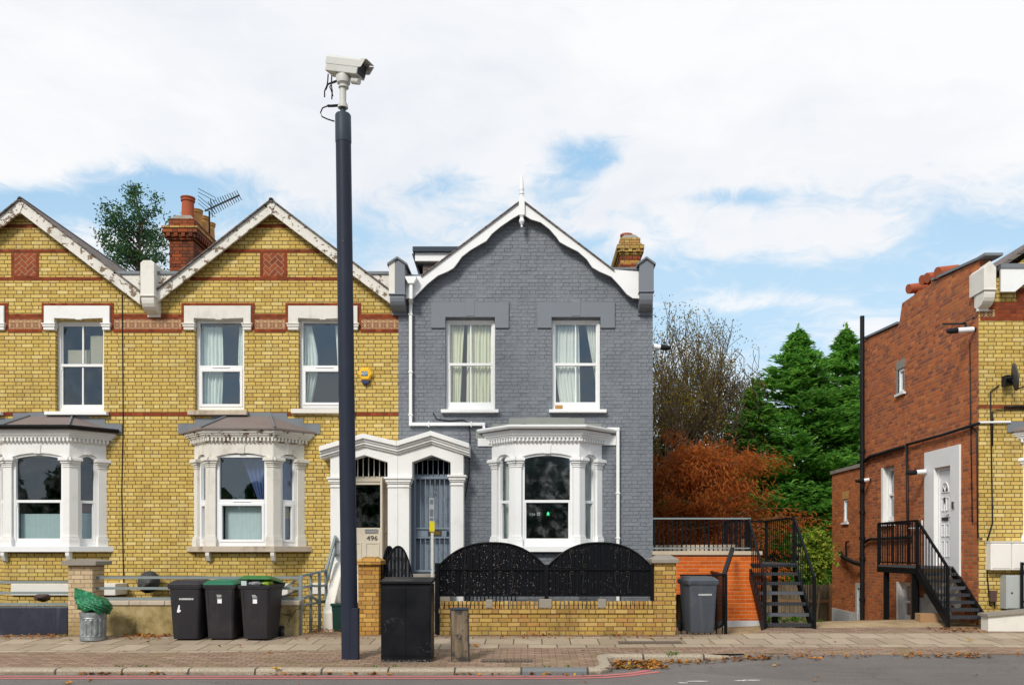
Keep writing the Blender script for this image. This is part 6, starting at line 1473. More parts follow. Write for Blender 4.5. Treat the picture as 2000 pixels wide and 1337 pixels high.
# galvanised dustbin with a bag
dy = 14.55; dx = PX(182, dy + .2); dz0 = gz(0, dy + .2)
db = thing('metal_dustbin', 'dented galvanised ribbed dustbin against the pale brick pier', 'dustbin', (dx, dy + .2, dz0))
q = MB(); seg = 96; rings = []
for z, r, rib in ((0, .200, 0), (.012, .205, 0), (.05, .205, 0), (.055, .198, 0), (.075, .203, 0), (.08, .197, 0), (.09, .196, 1), (.34, .206, 1), (.36, .205, 0), (.375, .212, 0), (.39, .206, 0), (.40, .212, 0), (.47, .214, 0)):
    ring = []
    for k in range(seg):
        a = 2*math.pi*k/seg; rr = r + (.006 * (1 if (k // 3) % 2 else -1) if rib else 0)
        dent = .05 * math.exp(-((a - 3.9)/.35)**2 - ((z - .27)/.12)**2); rr -= dent
        ring.append((dx + rr*math.cos(a), dy + .2 + rr*math.sin(a), dz0 + z))
    rings.append(ring)
q.loft(rings); obj('ribbed_body', q, M['galv'], db)
bg = MB(); bm = bmesh.new(); bmesh.ops.create_icosphere(bm, subdivisions=5, radius=1); V_ = []
for v in bm.verts:
    p = v.co; f = 1 + .06*math.sin(9*p.x + 4*p.z) * math.sin(7*p.y) + .035*math.sin(22*p.z + 9*p.x) + .03*math.sin(31*p.x + 12*p.z) + .018*math.sin(47*p.z - 23*p.x + 9*math.sin(5*p.y)) + .012*math.sin(70*p.x + 40*p.y); zz = p.z * .15 * f
    if p.z < -.4: zz = -.10 - .03*math.sin(6*math.atan2(p.y, p.x))
    V_.append((dx + .02 + p.x*.275*f, dy + .2 + p.y*.25*f, dz0 + .60 + zz + .05*p.x*-1))
bg.add(V_, [tuple(v.index for v in f.verts) for f in bm.faces]); bm.free()
gb = obj('green_bin_bag', bg, M['bag'], smooth=True); tag(gb, 'crumpled green bin bag stuffed into the top of the metal dustbin', 'bag')
q = MB(); x, y, z = dx - .17, dy + .16, dz0 + .68; q.add([(x - .05, y, z - .06), (x + .12, y - .03, z + .02), (x + .22, y, z + .10), (x + .02, y + .02, z + .16), (x - .12, y - .01, z + .20), (x - .13, y, z + .02)], [(0,1,2,3), (0,3,4,5)])
b2 = obj('bag_flap', q, M['bag_bright'] if 'bag_bright' in M else M['bag'], gb, normals=False); s2 = b2.modifiers.new('thick', 'SOLIDIFY'); s2.thickness = .01
# telecom cabinet
cy = 12.65; cxa, cxb = PX(744, cy), PX(842, cy); zb_ = gz(0, cy); zt_ = PZ(1140, cy)
cb = thing('street_cabinet', 'black scuffed telecom street cabinet in front of the gate', 'cabinet', ((cxa+cxb)/2, cy, zb_))
q = MB(); q.box(cxa, cxb, cy, cy + .42, zb_ - .06, zt_); obj('cabinet_body', q, M['cabinet'], cb, bevel=.008)
q = MB(); q.box(cxa + .02, (cxa+cxb)/2 - .004, cy - .006, cy + .01, zb_ + .09, zt_ - .05); q.box((cxa+cxb)/2 + .004, cxb - .02, cy - .006, cy + .01, zb_ + .09, zt_ - .05); obj('cabinet_doors', q, M['cabinet'], cb, bevel=.003)
q = MB(); a, b = cxa - .015, cxb + .015; q.loft([[(a, cy - .03, zt_ + .002), (b, cy - .03, zt_ + .002), (b, cy + .45, zt_ + .03), (a, cy + .45, zt_ + .03)], [(a, cy - .03, zt_ + .045), (b, cy - .03, zt_ + .045), (b, cy + .45, zt_ + .09), (a, cy + .45, zt_ + .09)]]); obj('cabinet_lid', q, M['cabinet'], cb, bevel=.008)
# brown marker post
my = 12.7; mx = PX(898, my); mz = gz(0, my); t = thing('marker_post', 'short worn brown marker post with dark cap beside the black cabinet', 'bollard', (mx, my, mz), 0)
T = lambda p: Vector((mx + p.x - .02 * (p.z), my + p.y, mz + p.z))
q = MB(); q.T = T; q.loft([[(-.115, 0, -.05), (.125, 0, -.05), (.125, .11, -.05), (-.115, .11, -.05)], [(-.115, 0, .74), (.125, 0, .74), (.125, .11, .74), (-.115, .11, .74)]]); obj('post', q, M['marker'], t, bevel=.006)
q = MB(); q.T = T; q.box(-.125, .135, -.012, .12, .741, .775); obj('cap', q, M['post_light'], t, bevel=.006)
q = MB(); q.T = T; q.box(-.125, -.1151, -.004, .114, -.04, .738); q.box(.1251, .137, -.004, .114, -.04, .738); q.box(-.12, .13, -.005, .005, -.045, .0); obj('edge', q, M['edge_dark'], t)
# estate sign seen edge on
sy = 15.0; sx_ = PX(844, sy); t = thing('sign_post', 'thin white post with narrow grey and yellow sign plates above the cabinet', 'sign post', (sx_, sy, gz(0, sy)))
q = MB(); q.box(sx_ - .022, sx_ + .022, sy, sy + .045, -.05, PZ(1036, sy)); obj('post', q, M['white_peel2'], t)
q = MB(); q.box(PX(838.5, sy), PX(848, sy), sy - .02, sy - .004, PZ(1018, sy), PZ(972, sy)); pl_ = obj('grey_plate', q, M['elec_box'], t)
q = MB()
for z0, z1 in ((984, 975), (1008, 994), (1016, 1011)): q.box(PX(840, sy), PX(846.5, sy), sy - .024, sy - .018, PZ(z0, sy), PZ(z1, sy))
obj('grey_print', q, M['lead'], pl_)
q = MB(); q.box(PX(839, sy), PX(849, sy), sy - .03, sy - .006, PZ(1037, sy), PZ(1018, sy)); obj('yellow_plate', q, M['yellow_sign'], t)
# alarm box
ax, az = hx(714.5), hz(731); t = thing('alarm_box', 'yellow hexagonal burglar alarm box with blue base on the yellow brick wall', 'alarm', (ax, YF, az))
hexa = lambda r, s=1: [(ax + r*math.cos(R(60*k)), az + r*.98*math.sin(R(60*k))) for k in range(6)]
q = MB(); q.loft([[(a, YF - .002, b) for a, b in hexa(.148)], [(a, YF - .06, b) for a, b in hexa(.148)], [(a, YF - .085, b) for a, b in hexa(.118)]]); obj('casing', q, M['yellow_plastic'], t, bevel=.005)
q = MB(); q.prism([(ax - .085, az - .128), (ax + .085, az - .128), (ax + .06, az - .185), (ax - .06, az - .185)], YF - .075, YF - .002); q.tube([(ax, YF - .04, az - .186), (ax, YF - .04, az - .21)], .03, 10); obj('strobe', q, M['blue'], t, bevel=.004)
q = MB(); q.box(ax - .075, ax + .055, YF - .090, YF - .084, az - .045, az + .045); lp = obj('logo_plate', q, M['teal'], t)
text('logo_text', 'ADT', .075, (ax - .010, YF - .091, az), M['upvc'], lp, .002, sx=.95)
# television aerial
ay = 20.6; t = thing('television_aerial', 'rooftop television aerial with long boom behind the chimney pots', 'aerial', (PX(410, ay), ay, PZ(425, ay)))
q = MB(); f = lambda px, py, d=0: (PX(px, ay), ay + d, PZ(py, ay))
q.bar(f(400, 412), f(468, 381), .03)
for k in range(13): u = k / 12; c = Vector(f(413 + 54*u, 406 - 24.5*u)); l = .11 - .03*u; q.bar(c + Vector((-.4*l, -l, l)), c + Vector((.4*l, l, -l)), .012); q.bar(c + Vector((-.3*l, l*.6, .4*l)), c + Vector((.3*l, -l*.6, -.4*l)), .012)
c = Vector(f(408, 407))
for k in range(5):
    o_ = (k - 2) * .085
    q.bar(c + Vector((-.22, -.1, .16 + o_ + .1)), c + Vector((.12, .1, .0 + o_ + .0 + (.12 if k > 2 else 0))), .010); 
q.bar(f(411, 389), f(415, 424), .016); q.tube([f(409, 412), f(409, 470), f(409, 520)], .02, 6); obj('aerial_frame', q, M['black_pipe'], t)
# dark green crate bin by the steps
q = MB(); Yc_ = 15.9; a, b = PX(647, Yc_), PX(690, Yc_); c = (a + b) / 2
q.loft([rrect(c, Yc_ + .25, .36, .36, 0, .03), rrect(c, Yc_ + .25, .42, .42, .46, .03), rrect(c, Yc_ + .25, .46, .46, .47, .03), rrect(c, Yc_ + .25, .46, .46, .51, .03)]); tag(obj('recycling_crate', q, M['dark_green']), 'dark green recycling crate by the steps, half behind the pole', 'crate')
# stone ball ornament in the left garden
lump('stone_ornament', (PX(83, 15.9), 15.9, PZ(1166, 15.9)), (.13, .12, .075), M['brown_box'], 'dark brown rounded ornament behind the railing on the navy wall', 'ornament', 5)
q = MB(); x = PX(83, 15.9); q.lathe([(.12, 0), (.10, .75), (.06, 1.0), (.07, 1.06)], (x, 15.9, -.75), 12); tag(obj('garden_pedestal', q, M['stone']), 'dark pedestal under the brown ornament behind the navy wall', 'pedestal')
# brick left on a sill
q = MB(); a = hx(1084); q.box(a, a + .15, YF - .09, YF - .02, hz(798.5) + .0, hz(798.5) + .065); tag(obj('loose_brick', q, M['buff_pot'], bevel=.004), 'loose orange brick lying on the right upper sill of the grey house', 'brick')
rng = np.random.default_rng(11)
def leafquads(C, D, Nn, L, W, fold=.25):
    """Diamond leaves at C, long axis D, normal Nn (n,3 arrays), length L, width W arrays."""
    D = D / np.linalg.norm(D, axis=1, keepdims=True); Sd = np.cross(D, Nn); Sd /= np.maximum(np.linalg.norm(Sd, axis=1, keepdims=True), 1e-6); Nn = np.cross(Sd, D)
    L = L[:, None]; W = W[:, None]
    V = np.stack([C - D*L*.5, C + Sd*W*.5 + D*L*.05 + Nn*W*fold, C + D*L*.5, C - Sd*W*.5 + D*L*.05 + Nn*W*fold], 1).reshape(-1, 3)
    n = len(C); i = np.arange(n)[:, None] * 4; return V, i + np.array([[0, 1, 2, 3]])
def runit(n): v = rng.normal(size=(n, 3)); return v / np.linalg.norm(v, axis=1, keepdims=True)
def conifer(x, y, zb, top, rad, label, m='conifer', n_br=260, spray=46, droop=.25, group='conifers behind the gap between the houses', lean=0, names=True, size=1.0):
    t = thing('conifer_tree', label, 'tree', (x, y, zb), group=group); H = top - zb
    q = MB(); q.tube([(x, y, zb), (x + lean*.5, y, zb + H*.5), (x + lean, y, top - .2)], [.22, .13, .02], 8); obj('trunk', q, M['bark'], t)
    Cs, Ds, Ls, Ws = [], [], [], []
    tw = MB()
    for b in range(n_br):
        h = (b + rng.random()) / n_br; h = h ** 1.05; az = rng.random() * 2*math.pi
        r = rad * ((1 - h) ** .82) * (.40 + .75 * rng.random()) + .07
        base = np.array([x + lean*h, y, zb + H*h]); d = np.array([math.cos(az), math.sin(az), .34 - .10*(1-h)]); 
        k = max(8, int(spray * (.3 + r / rad)))
        u = rng.random(k) ** .6
        pts = base + np.outer(u * r, d); pts[:, 2] -= droop * (u**2) * r * .6
        side = np.array([-d[1], d[0], 0]); wid = r * .30 * (1 - u*.55)
        off = rng.uniform(-1, 1, k) * wid; pts = pts + np.outer(off, side) + rng.normal(0, .05, (k, 3)); pts[:, 2] -= np.abs(off) * .3
        dd = d[None, :] * .9 + np.outer(np.sign(off) * .8, side) + np.array([0, 0, -.05]) + rng.normal(0, .22, (k, 3))
        Cs.append(pts); Ds.append(dd); Ls.append(rng.uniform(.18, .38, k) * size); Ws.append(rng.uniform(.06, .13, k) * size)
    k = 90; u = rng.random(k); Cs.append(np.stack([x + lean + rng.normal(0, .03 + .16*(1-u)), y + rng.normal(0, .03 + .16*(1-u)), top - .7 + 1.05*u], 1)); Ds.append(np.stack([rng.normal(0, .6, k), rng.normal(0, .6, k), np.ones(k)], 1)); Ls.append(rng.uniform(.14, .26, k)); Ws.append(rng.uniform(.035, .07, k))
    C = np.concatenate(Cs); D = np.concatenate(Ds); N_ = runit(len(C)) * .5 + np.array([0, 0, 1.0])
    V, Fc = leafquads(C, D, N_, np.concatenate(Ls), np.concatenate(Ws)); raw('crown', V, Fc, M[m], t)
    return t
# greens between the grey house and the end house
Yc1 = 30.0
conifer(PX(1560, Yc1), Yc1, -1.2, PZ(652, Yc1), 5.6, 'tall green conifer with pointed top, left of the two spires', n_br=760, spray=84)
conifer(PX(1652, 31), 31, -1.2, PZ(650, 31), 5.0, 'tall green conifer partly hidden by the end house pipe, right of the two spires', n_br=680, spray=80)
conifer(PX(1470, 29), 29, -1.2, PZ(760, 29), 3.8, 'shorter spreading green conifer between the bare tree and the spires', n_br=380, spray=56)
conifer(PX(1300, 32), 32, -1.2, PZ(800, 32), 2.4, 'dark conifer behind the rust coloured tree beside the grey house', 'conifer2', n_br=240, spray=44)
def branches(q, p, d, L, r, depth, tips, kids=(2, 3), spread=.5, up=.12, minr=.006, wig=.18):
    if p.x > PX(1440, 30): d = (d + Vector((-.9, 0, .3))).normalized(); L *= .7
    pts = [p]; dd = d.copy(); n = 4; rr = [r]
    for i in range(n):
        dd = (dd + Vector((random.gauss(0, wig), random.gauss(0, wig), random.gauss(0, wig*.6) + up))).normalized(); p = p + dd * (L / n); pts.append(p.copy()); rr.append(max(minr, r * (1 - .45 * (i+1)/n)))
    q.tube(pts, rr, 5 if r > .03 else 3, cap=False)
    if depth == 0: tips.append((p.copy(), dd.copy())); return
    for k in range(random.randint(*kids)):
        i = random.randint(2, n); dk = (dd + Vector((random.gauss(0, spread), random.gauss(0, spread), random.gauss(0, spread*.6)))).normalized()
        branches(q, pts[i], dk, L * random.uniform(.62, .88), rr[i] * .72, depth - 1, tips, kids, spread, up, minr, wig)
    branches(q, p, dd, L * .78, rr[-1], depth - 1, tips, kids, spread, up, minr, wig)
random.seed(21)
bt = thing('bare_tree', 'nearly bare tall tree with thin upright twigs right of the grey house', 'tree', (PX(1335, 30), 30, -1.2))
q = MB(); tips = []
for px, tilt in ((1288, -.04), (1310, .0), (1335, .06), (1352, .10), (1300, -.06), (1372, .10)):
    st_ = Vector((PX(px, 30), 30 + random.uniform(-.5, .5), -1.2)); branches(q, st_, Vector((tilt * .6, random.uniform(-.1, .1), 1)).normalized(), 3.1, .11, 5, tips, (2, 3), .36, .08, .010, .19)
obj('trunk', q, M['bark'], bt, normals=False)
T_ = [p for p in tips if rng.random() < (.75 if p[0].x < PX(1390, 30) else .35) and p[0].z > 3.2]; C = np.array([list(p[0]) for p in T_]); C = np.repeat(C, 13, 0) + rng.normal(0, .17, (len(C)*13, 3))
V, Fc = leafquads(C, runit(len(C)), runit(len(C)), rng.uniform(.05, .10, len(C)), rng.uniform(.03, .06, len(C))); raw('leaves', V, Fc, M['autumn'], bt)
# dead rust coloured conifer
random.seed(5)
rt_ = thing('rust_conifer', 'dead rust orange conifer spreading over the terrace railing', 'tree', (PX(1385, 25), 25, -1.2))
q = MB(); Cs, Ds = [], []
bx0, by0 = PX(1370, 25), 25.0
for k in range(210):
    z0 = random.uniform(.6, 4.35); az = random.uniform(0, 2*math.pi); l = random.uniform(1.2, 3.0) * (1.05 - abs(z0 - 1.9)/4.4)
    d = Vector((math.cos(az) + .22, math.sin(az)*.8, random.uniform(.15, .6))).normalized(); p0 = Vector((bx0 + random.gauss(0, .5), by0 + random.gauss(0, .4), z0)); pts = [p0 + d*l*u + Vector((0, 0, -.25*l*u*u)) for u in (0, .35, .7, 1)]
    q.tube(pts, [.016, .011, .007, .003], 3, cap=False)
    for j in range(165):
        u = random.random() ** .7; c = pts[0].lerp(pts[-1], u); c += Vector((random.gauss(0, .15), random.gauss(0, .15), random.gauss(-.08, .13))); Cs.append(tuple(c)); Ds.append((d.x*.6 + random.gauss(0, .35), d.y*.6 + random.gauss(0, .35), -.5 + random.gauss(0, .4)))
for k in range(12):                          # long tan twigs raking up to the right
    p0 = Vector((bx0 + random.uniform(-.5, 1.4), by0 - random.uniform(.2, 1.2), random.uniform(1.3, 2.6))); d = Vector((1, -.1, random.uniform(.35, .75))).normalized(); l = random.uniform(.9, 1.9)
    q.tube([p0, p0 + d*l*.5 + Vector((0, 0, .03)), p0 + d*l], [.014, .011, .006], 3, cap=False)
obj('trunk', q, M['twig'], rt_, normals=False)
C = np.array(Cs); V, Fc = leafquads(C, np.array(Ds), runit(len(C)), rng.uniform(.09, .22, len(C)), rng.uniform(.018, .038, len(C))); raw('crown', V, Fc, M['rust'], rt_)
def leafy(name, label, cat, c, r, n_cl, n_lf, m, trunk=None, lsz=(.08, .15), group=None, cl=.35, base=-1.2):
    t = thing(name, label, cat, (c[0], c[1], base), group=group)
    P_ = runit(n_cl) * (rng.random((n_cl, 1)) ** .45); cc = np.array(c) + P_ * np.array(r)
    if trunk:
        q = MB(); q.tube([(c[0], c[1], base), (c[0] + .1, c[1], (base + c[2]) / 2), (c[0], c[1], c[2] + r[2]*.6)], [trunk, trunk*.7, trunk*.15], 8)
        for k in range(0, n_cl, 2): a = Vector((c[0], c[1], min(c[2] + r[2]*.5, max(c[2] - r[2]*1.2, cc[k][2] - .8*r[2]*.6)))); b = Vector(cc[k]); q.tube([a, a.lerp(b, .5) + Vector((0, 0, .1)), b], [trunk*.22, trunk*.14, trunk*.05], 4, cap=False)
        obj('trunk', q, M['bark'], t, normals=False)
    C = np.repeat(cc, n_lf, 0) + rng.normal(0, cl, (n_cl*n_lf, 3)) * np.array([1, 1, .75])
    V, Fc = leafquads(C, runit(len(C)) + np.array([0, 0, -.3]), runit(len(C)) + np.array([0, -.3, .6]), rng.uniform(*lsz, len(C)), rng.uniform(*lsz, len(C)) * .55)
    raw('crown', V, Fc, M[m], t); return t
def tree_left():
    Y = 42; c = (PX(272, Y), Y, PZ(460, Y)); S_ = F / Y
    t = leafy('broadleaf_tree', 'airy blue green tree rising behind the yellow house roofs', 'tree', c, (1.75, 1.4, 2.25), 80, 90, 'broad', .20, (.10, .19), cl=.21)
    return t
tree_left()
leafy('laurel_shrub', 'yellow green leafy shrub between the central steps and the end house', 'shrub', (PX(1592, 21.5), 21.5, 1.36), (.27, .33, .62), 46, 60, 'laurel', .03, (.07, .13), cl=.12, base=-.6)
# far hedge closing the gap, its deep shade put into the leaf colour
n = 26000; C = np.stack([rng.uniform(1.0, 16, n), rng.uniform(33.2, 35, n), rng.uniform(-1.2, 4.6, n) - rng.random(n)**2 * .6], 1)
V, Fc = leafquads(C, runit(n), runit(n), rng.uniform(.2, .42, n), rng.uniform(.12, .25, n)); hg = raw('hedge', V, Fc, M['hedge']); tag(hg, 'dense hedge, coloured for deep shade, closing the gap behind the trees', 'hedge', kind='stuff')
n = 1500; C = np.stack([rng.uniform(4.3, 6.9, n), rng.uniform(18.3, 22.5, n), -.6 + rng.random(n)**2 * .5], 1); V, Fc = leafquads(C, runit(n) + np.array([0, 0, .4]), runit(n), rng.uniform(.08, .2, n), rng.uniform(.04, .09, n)); tag(raw('undergrowth', V, Fc, M['weed']), 'low weeds and dead stems under the central metal steps', 'weeds', kind='stuff')
# unseen trees across the road, added to give the bay windows dark reflections
n = 26000; xx = rng.uniform(-34, 30, n); hh = 6.2 + 1.6*np.sin(xx*.55 + 1) + .9*np.sin(xx*1.7) + .5*np.sin(xx*4.1); zz_ = -.3 + rng.random(n)**.8 * hh
C = np.stack([xx, rng.uniform(-15.5, -13, n), zz_], 1); V, Fc = leafquads(C, runit(n), runit(n), rng.uniform(.4, .9, n), rng.uniform(.3, .6, n)); tag(raw('opposite_trees', V, Fc, M['conifer2']), 'unseen row of trees across the road, added for dark bay window reflections', 'trees', kind='stuff')
# fallen leaves: drifts, then a few single ones
def litter(pts, size, m, name='fallen_leaves', label=None, kind='stuff'):
    C = np.array(pts); n = len(C); N_ = runit(n)*.45 + np.array([0, 0, 1.0]); D = runit(n); D[:, 2] *= .25
    V, Fc = leafquads(C, D, N_, rng.uniform(*size, n), rng.uniform(size[0]*.7, size[1]*.8, n), .22)
    o = raw(name, V, Fc, M[m]); return tag(o, label, 'leaves', kind=kind)
zf = lambda x, y: (rz_(x, y) if (y < 12.05 or (x > 1.2 and y < 13.2)) else gz(x, y)) + .012
P = []
def drift(x0, x1, y0, y1, n, pw=1.0, cl=0):
    for _ in range(n):
        x = random.uniform(x0, x1); y = y0 + (y1 - y0) * random.random()**pw
        if cl and math.sin(x * cl + 1.3) + .6 * math.sin(x * cl * 2.3) < random.uniform(-1, 1): continue
        P.append((x, y, zf(x, y) + random.random()*.02))
drift(-9.5, -8.0, 15.25, 14.7, 130, 1.6, 3); drift(-7.35, -6.2, 15.27, 14.75, 150, 1.6, 2); drift(-1.4, 2.2, 15.27, 14.9, 130, 1.4, 4); drift(-3.95, -3.0, 15.3, 16.2, 70, 1, 0)
drift(-10, .8, 12.03, 11.92, 260, 1.3, 2.2); drift(1.22, 2.0, 13.12, 12.45, 230, 1.0, 0); drift(1.3, 3.6, 13.18, 12.9, 210, 1.3, 0); drift(5.4, 11, 13.28, 13.05, 460, 1.1, 3); drift(3.4, 5.2, 13.26, 13.0, 60, 1, 0); drift(-10, 9, 12.3, 15.2, 45)
drift(7.3, 8.3, 15.5, 16.1, 60); drift(-10, 9, 9.5, 12, 40)
P = [(x, y, z if not (y > 16.2 and x > 2.5) else dz(x, y) + .02) for x, y, z in P]
litter(P, (.035, .095), 'litter', label='brown and orange fallen leaves drifted along walls and gutters')
def maple(label, px, py, Y, m, s, z):
    x = PX(px, Y); mb = MB(); n = 10; ang = random.random()*6
    pts = [(x, Y, z + .012)] + [(x + s*(1 if k % 2 == 0 else .5)*math.cos(ang + 2*math.pi*k/n), Y + s*(1 if k % 2 == 0 else .5)*math.sin(ang + 2*math.pi*k/n), z + .012 + random.uniform(0, .045)) for k in range(n)]
    mb.add(pts, [(0, 1 + k, 1 + (k+1) % n) for k in range(n)]); return tag(obj('fallen_leaf', mb, M[m], normals=False), label, 'leaf', 'single fallen leaves')
maple('bright yellow maple leaf lying on the kerb below the open bin', 540, 1306, 12.02, 'leaf_yellow', .075, gz(0, 12.15))
maple('curled tan leaf on the road in front of the metal dustbin', 131, 1331, 11.2, 'leaf_orange', .07, -.235)
maple('orange leaf on the pavement slabs just right of the marker post', 930, 1256, 14.0, 'leaf_orange', .07, gz(0, 14.0))
maple('yellow leaf on the slabs below the end house steps', 1894, 1240, 14.6, 'leaf_yellow', .06, gz(0, 14.6))
maple('orange leaf on the road below the slate grey wheelie bin', 1594, 1280, 12.9, 'leaf_orange', .06, -.13)
n = 700; xs_ = rng.uniform(-9.5, 2.6, n); C = np.stack([xs_, np.where(rng.random(n) < .5, 15.29, 12.26) + rng.normal(0, .02, n), np.zeros(n)], 1); C[:, 2] = -.05*(15.3 - C[:, 1]) + .012
kp = np.sin(C[:, 0]*2.1) + np.sin(C[:, 0]*5.3) > .9; C = C[kp]; V, Fc = leafquads(C, runit(len(C)) + np.array([0, 0, .8]), runit(len(C)), rng.uniform(.03, .07, len(C)), rng.uniform(.012, .03, len(C))); tag(raw('moss_and_weeds', V, Fc, M['weed']), 'small green weeds in the pavement joints', 'weeds', kind='stuff')
n = 40; C = np.stack([PX(1313, 13.2) + rng.normal(0, .05, n), 13.22 + rng.normal(0, .03, n), -.11 + rng.random(n)*.06], 1); V, Fc = leafquads(C, runit(n)*.5 + np.array([0,0,1.]), runit(n), rng.uniform(.04, .07, n), rng.uniform(.010, .016, n)); tag(raw('grass_tuft', V, Fc, M['weed']), 'green grass tuft growing at the end of the lay by kerb', 'grass', kind='stuff')

# ------------------------------------------------------------------ cloths and things behind the glass
def L2(a, b): return lambda t: a + (b - a) * t
Yc_ = YF + .25
G1 = 'white net curtains in the yellow house'; 
curtain('pale net curtain drawn across the left half, left upper window of the yellow house', M['net'], hz(632), hz(797), K(hx(383)), lambda t: hx(426 + 2*math.sin(4*t)), Yc_, 6, group=G1)
curtain('narrow pale net curtain hanging at the right of the left upper window', M['net'], hz(632), hz(797), lambda t: hx(460 - 3*math.sin(3*t) + 12*max(0, t-.4)), K(hx(475)), Yc_, 3, group=G1)
curtain('pale net curtain gathered at the left of the window behind the pole', M['net'], hz(630), hz(795), K(hx(586)), lambda t: hx(601 + 14*math.sin(2.6*t+.4)**2), Yc_, 4, group=G1)
curtain('pale net curtain at the right of the window, partly behind the pole', M['net'], hz(630), hz(795), lambda t: hx(649 + 10*t), K(hx(678)), Yc_, 4, group=G1)
G2 = 'curtains upstairs in the grey house'
curtain('olive cream curtain drawn at the left of the left upper window', M['drape'], hz(629), hz(792), K(hx(876)), lambda t: hx(905 - 8*t), Yc_, 5, .025, G2)
curtain('wide olive cream curtain filling the right of the left upper window', M['drape'], hz(629), hz(792), lambda t: hx(911 - 2*t), K(hx(963)), Yc_, 8, .03, G2)
curtain('ivory curtain over the left of the right upper window', M['ivory'], hz(629), hz(792), lambda t: hx(1083 + (0 if t < .5 else 26*(t-.5))), lambda t: hx(1132 + 3*t), Yc_, 7, .02, G2)
curtain('ivory curtain swept to the right side of the right upper window', M['ivory'], hz(629), hz(792), lambda t: hx(1146 + 19*min(t*1.5, 1)), K(hx(1169)), Yc_, 4, .02, G2)
yb = YF - .5
curtain('dark blue curtain swept aside in the yellow house bay centre window', M['bluecloth'], Z2(893), Z2(975), lambda t: hx(478 + 32*t), K(hx(522)), yb + .32, 4, .02)
q = MB(); q.box(PX(440, yb+.2), PX(510, yb+.2), yb + .20, yb + .205, Z2(1057), Z2(985)); tag(obj('paper_blind', q, M['paper']), 'pale blue paper covering the lower pane of the yellow house bay', 'paper blind')
q = MB(); T = faceT(P2()[2], P2()[3]); q.T = T; q.box(.17, .55, .21, .215, Z2(1057), Z2(1008)); bl = obj('window_cloth', q, M['bluecloth']); tag(bl, 'blue cloth with yellow top hung in the bay side window', 'cloth')
q = MB(); q.T = T; q.prism([(.22, Z2(1010)), (.24, Z2(992)), (.36, Z2(988)), (.48, Z2(994)), (.52, Z2(1010))], .20, .208); obj('yellow_top', q, M['ycloth'], bl)
curtain('dark blue curtain behind the upper side pane of the yellow house bay', M['bluecloth'], Z2(893), Z2(975), K(.15), K(.57), .26, 4, .02, T=T)
for a, b, lab in ((40, 120, 'pale sheet covering the lower centre pane of the left bay'),):
    q = MB(); q.box(PX(a, yb+.2), PX(b, yb+.2), yb + .20, yb + .205, Z1(1057), Z1(1002)); tag(obj('paper_blind', q, M['paper']), lab, 'paper blind')
q = MB(); T = faceT(P1()[2], P1()[3]); q.T = T; q.box(.17, .55, .21, .215, Z1(1057), Z1(1000)); tag(obj('paper_blind', q, M['paper']), 'pale sheet covering the lower side pane of the left bay', 'paper blind')
q = MB(); q.T = T; q.box(.20, .50, .23, .24, Z1(998), Z1(984)); tag(obj('red_picture', q, M['red']), 'red and white picture propped in the left bay side window', 'picture')
q = MB(); q.box(hx(165), hx(200), YF + .24, YF + .26, hz(706), hz(650)); q.box(hx(120), hx(163), YF + .24, YF + .26, hz(706), hz(678)); tag(obj('dresser', q, M['beige']), 'pale wooden furniture standing behind the top of the four pane window', 'furniture')
# lit figure and pictograms inside the grey bay
Yg = yb + .45; gx = lambda p: PX(p, Yg); gz2 = lambda p: PZ(p, Yg)
q = MB(); q.prism([(gx(1070.5), gz2(998.5)), (gx(1073.5), gz2(1002)), (gx(1072), gz2(1002.5)), (gx(1073.6), gz2(1006)), (gx(1071.6), gz2(1006)), (gx(1070.5), gz2(1003.5)), (gx(1069.4), gz2(1006)), (gx(1067.4), gz2(1006)), (gx(1069), gz2(1002.5)), (gx(1067.5), gz2(1002))], Yg, Yg + .01); t = thing('lit_sign', 'small green lit figure sign glowing inside the grey house bay', 'sign', (gx(1070), Yg, gz2(1002))); obj('green_figure', q, M['green_light'], t)
q = MB()
for k in range(3): q.box(gx(1034 + 4*k), gx(1037 + 4*k), Yg, Yg + .01, gz2(1006), gz2(1000.5 + .8*k))
q.prism([[(gx(1049), gz2(1006)), (gx(1049), gz2(1000)), (gx(1055), gz2(1000)), (gx(1055), gz2(1006))], [(gx(1050.3), gz2(1004.3)), (gx(1050.3), gz2(1002)), (gx(1053.7), gz2(1002)), (gx(1053.7), gz2(1004.3))]], Yg, Yg + .01); obj('pictograms', q, M['panel_light'], t)
for s, (A, B) in ((-1, (PG()[0], PG()[1])), (1, (PG()[2], PG()[3]))):
    T = faceT(A, B); curtain(('pale green blind behind the left side window of the grey bay', 'pale green blind behind the right side window of the grey bay')[s > 0], M['net'], ZG(893), ZG(1055), K(.12 if s < 0 else .36), K(.30 if s < 0 else .60), .25, 3, .015, 'blinds in the grey bay', T=T)

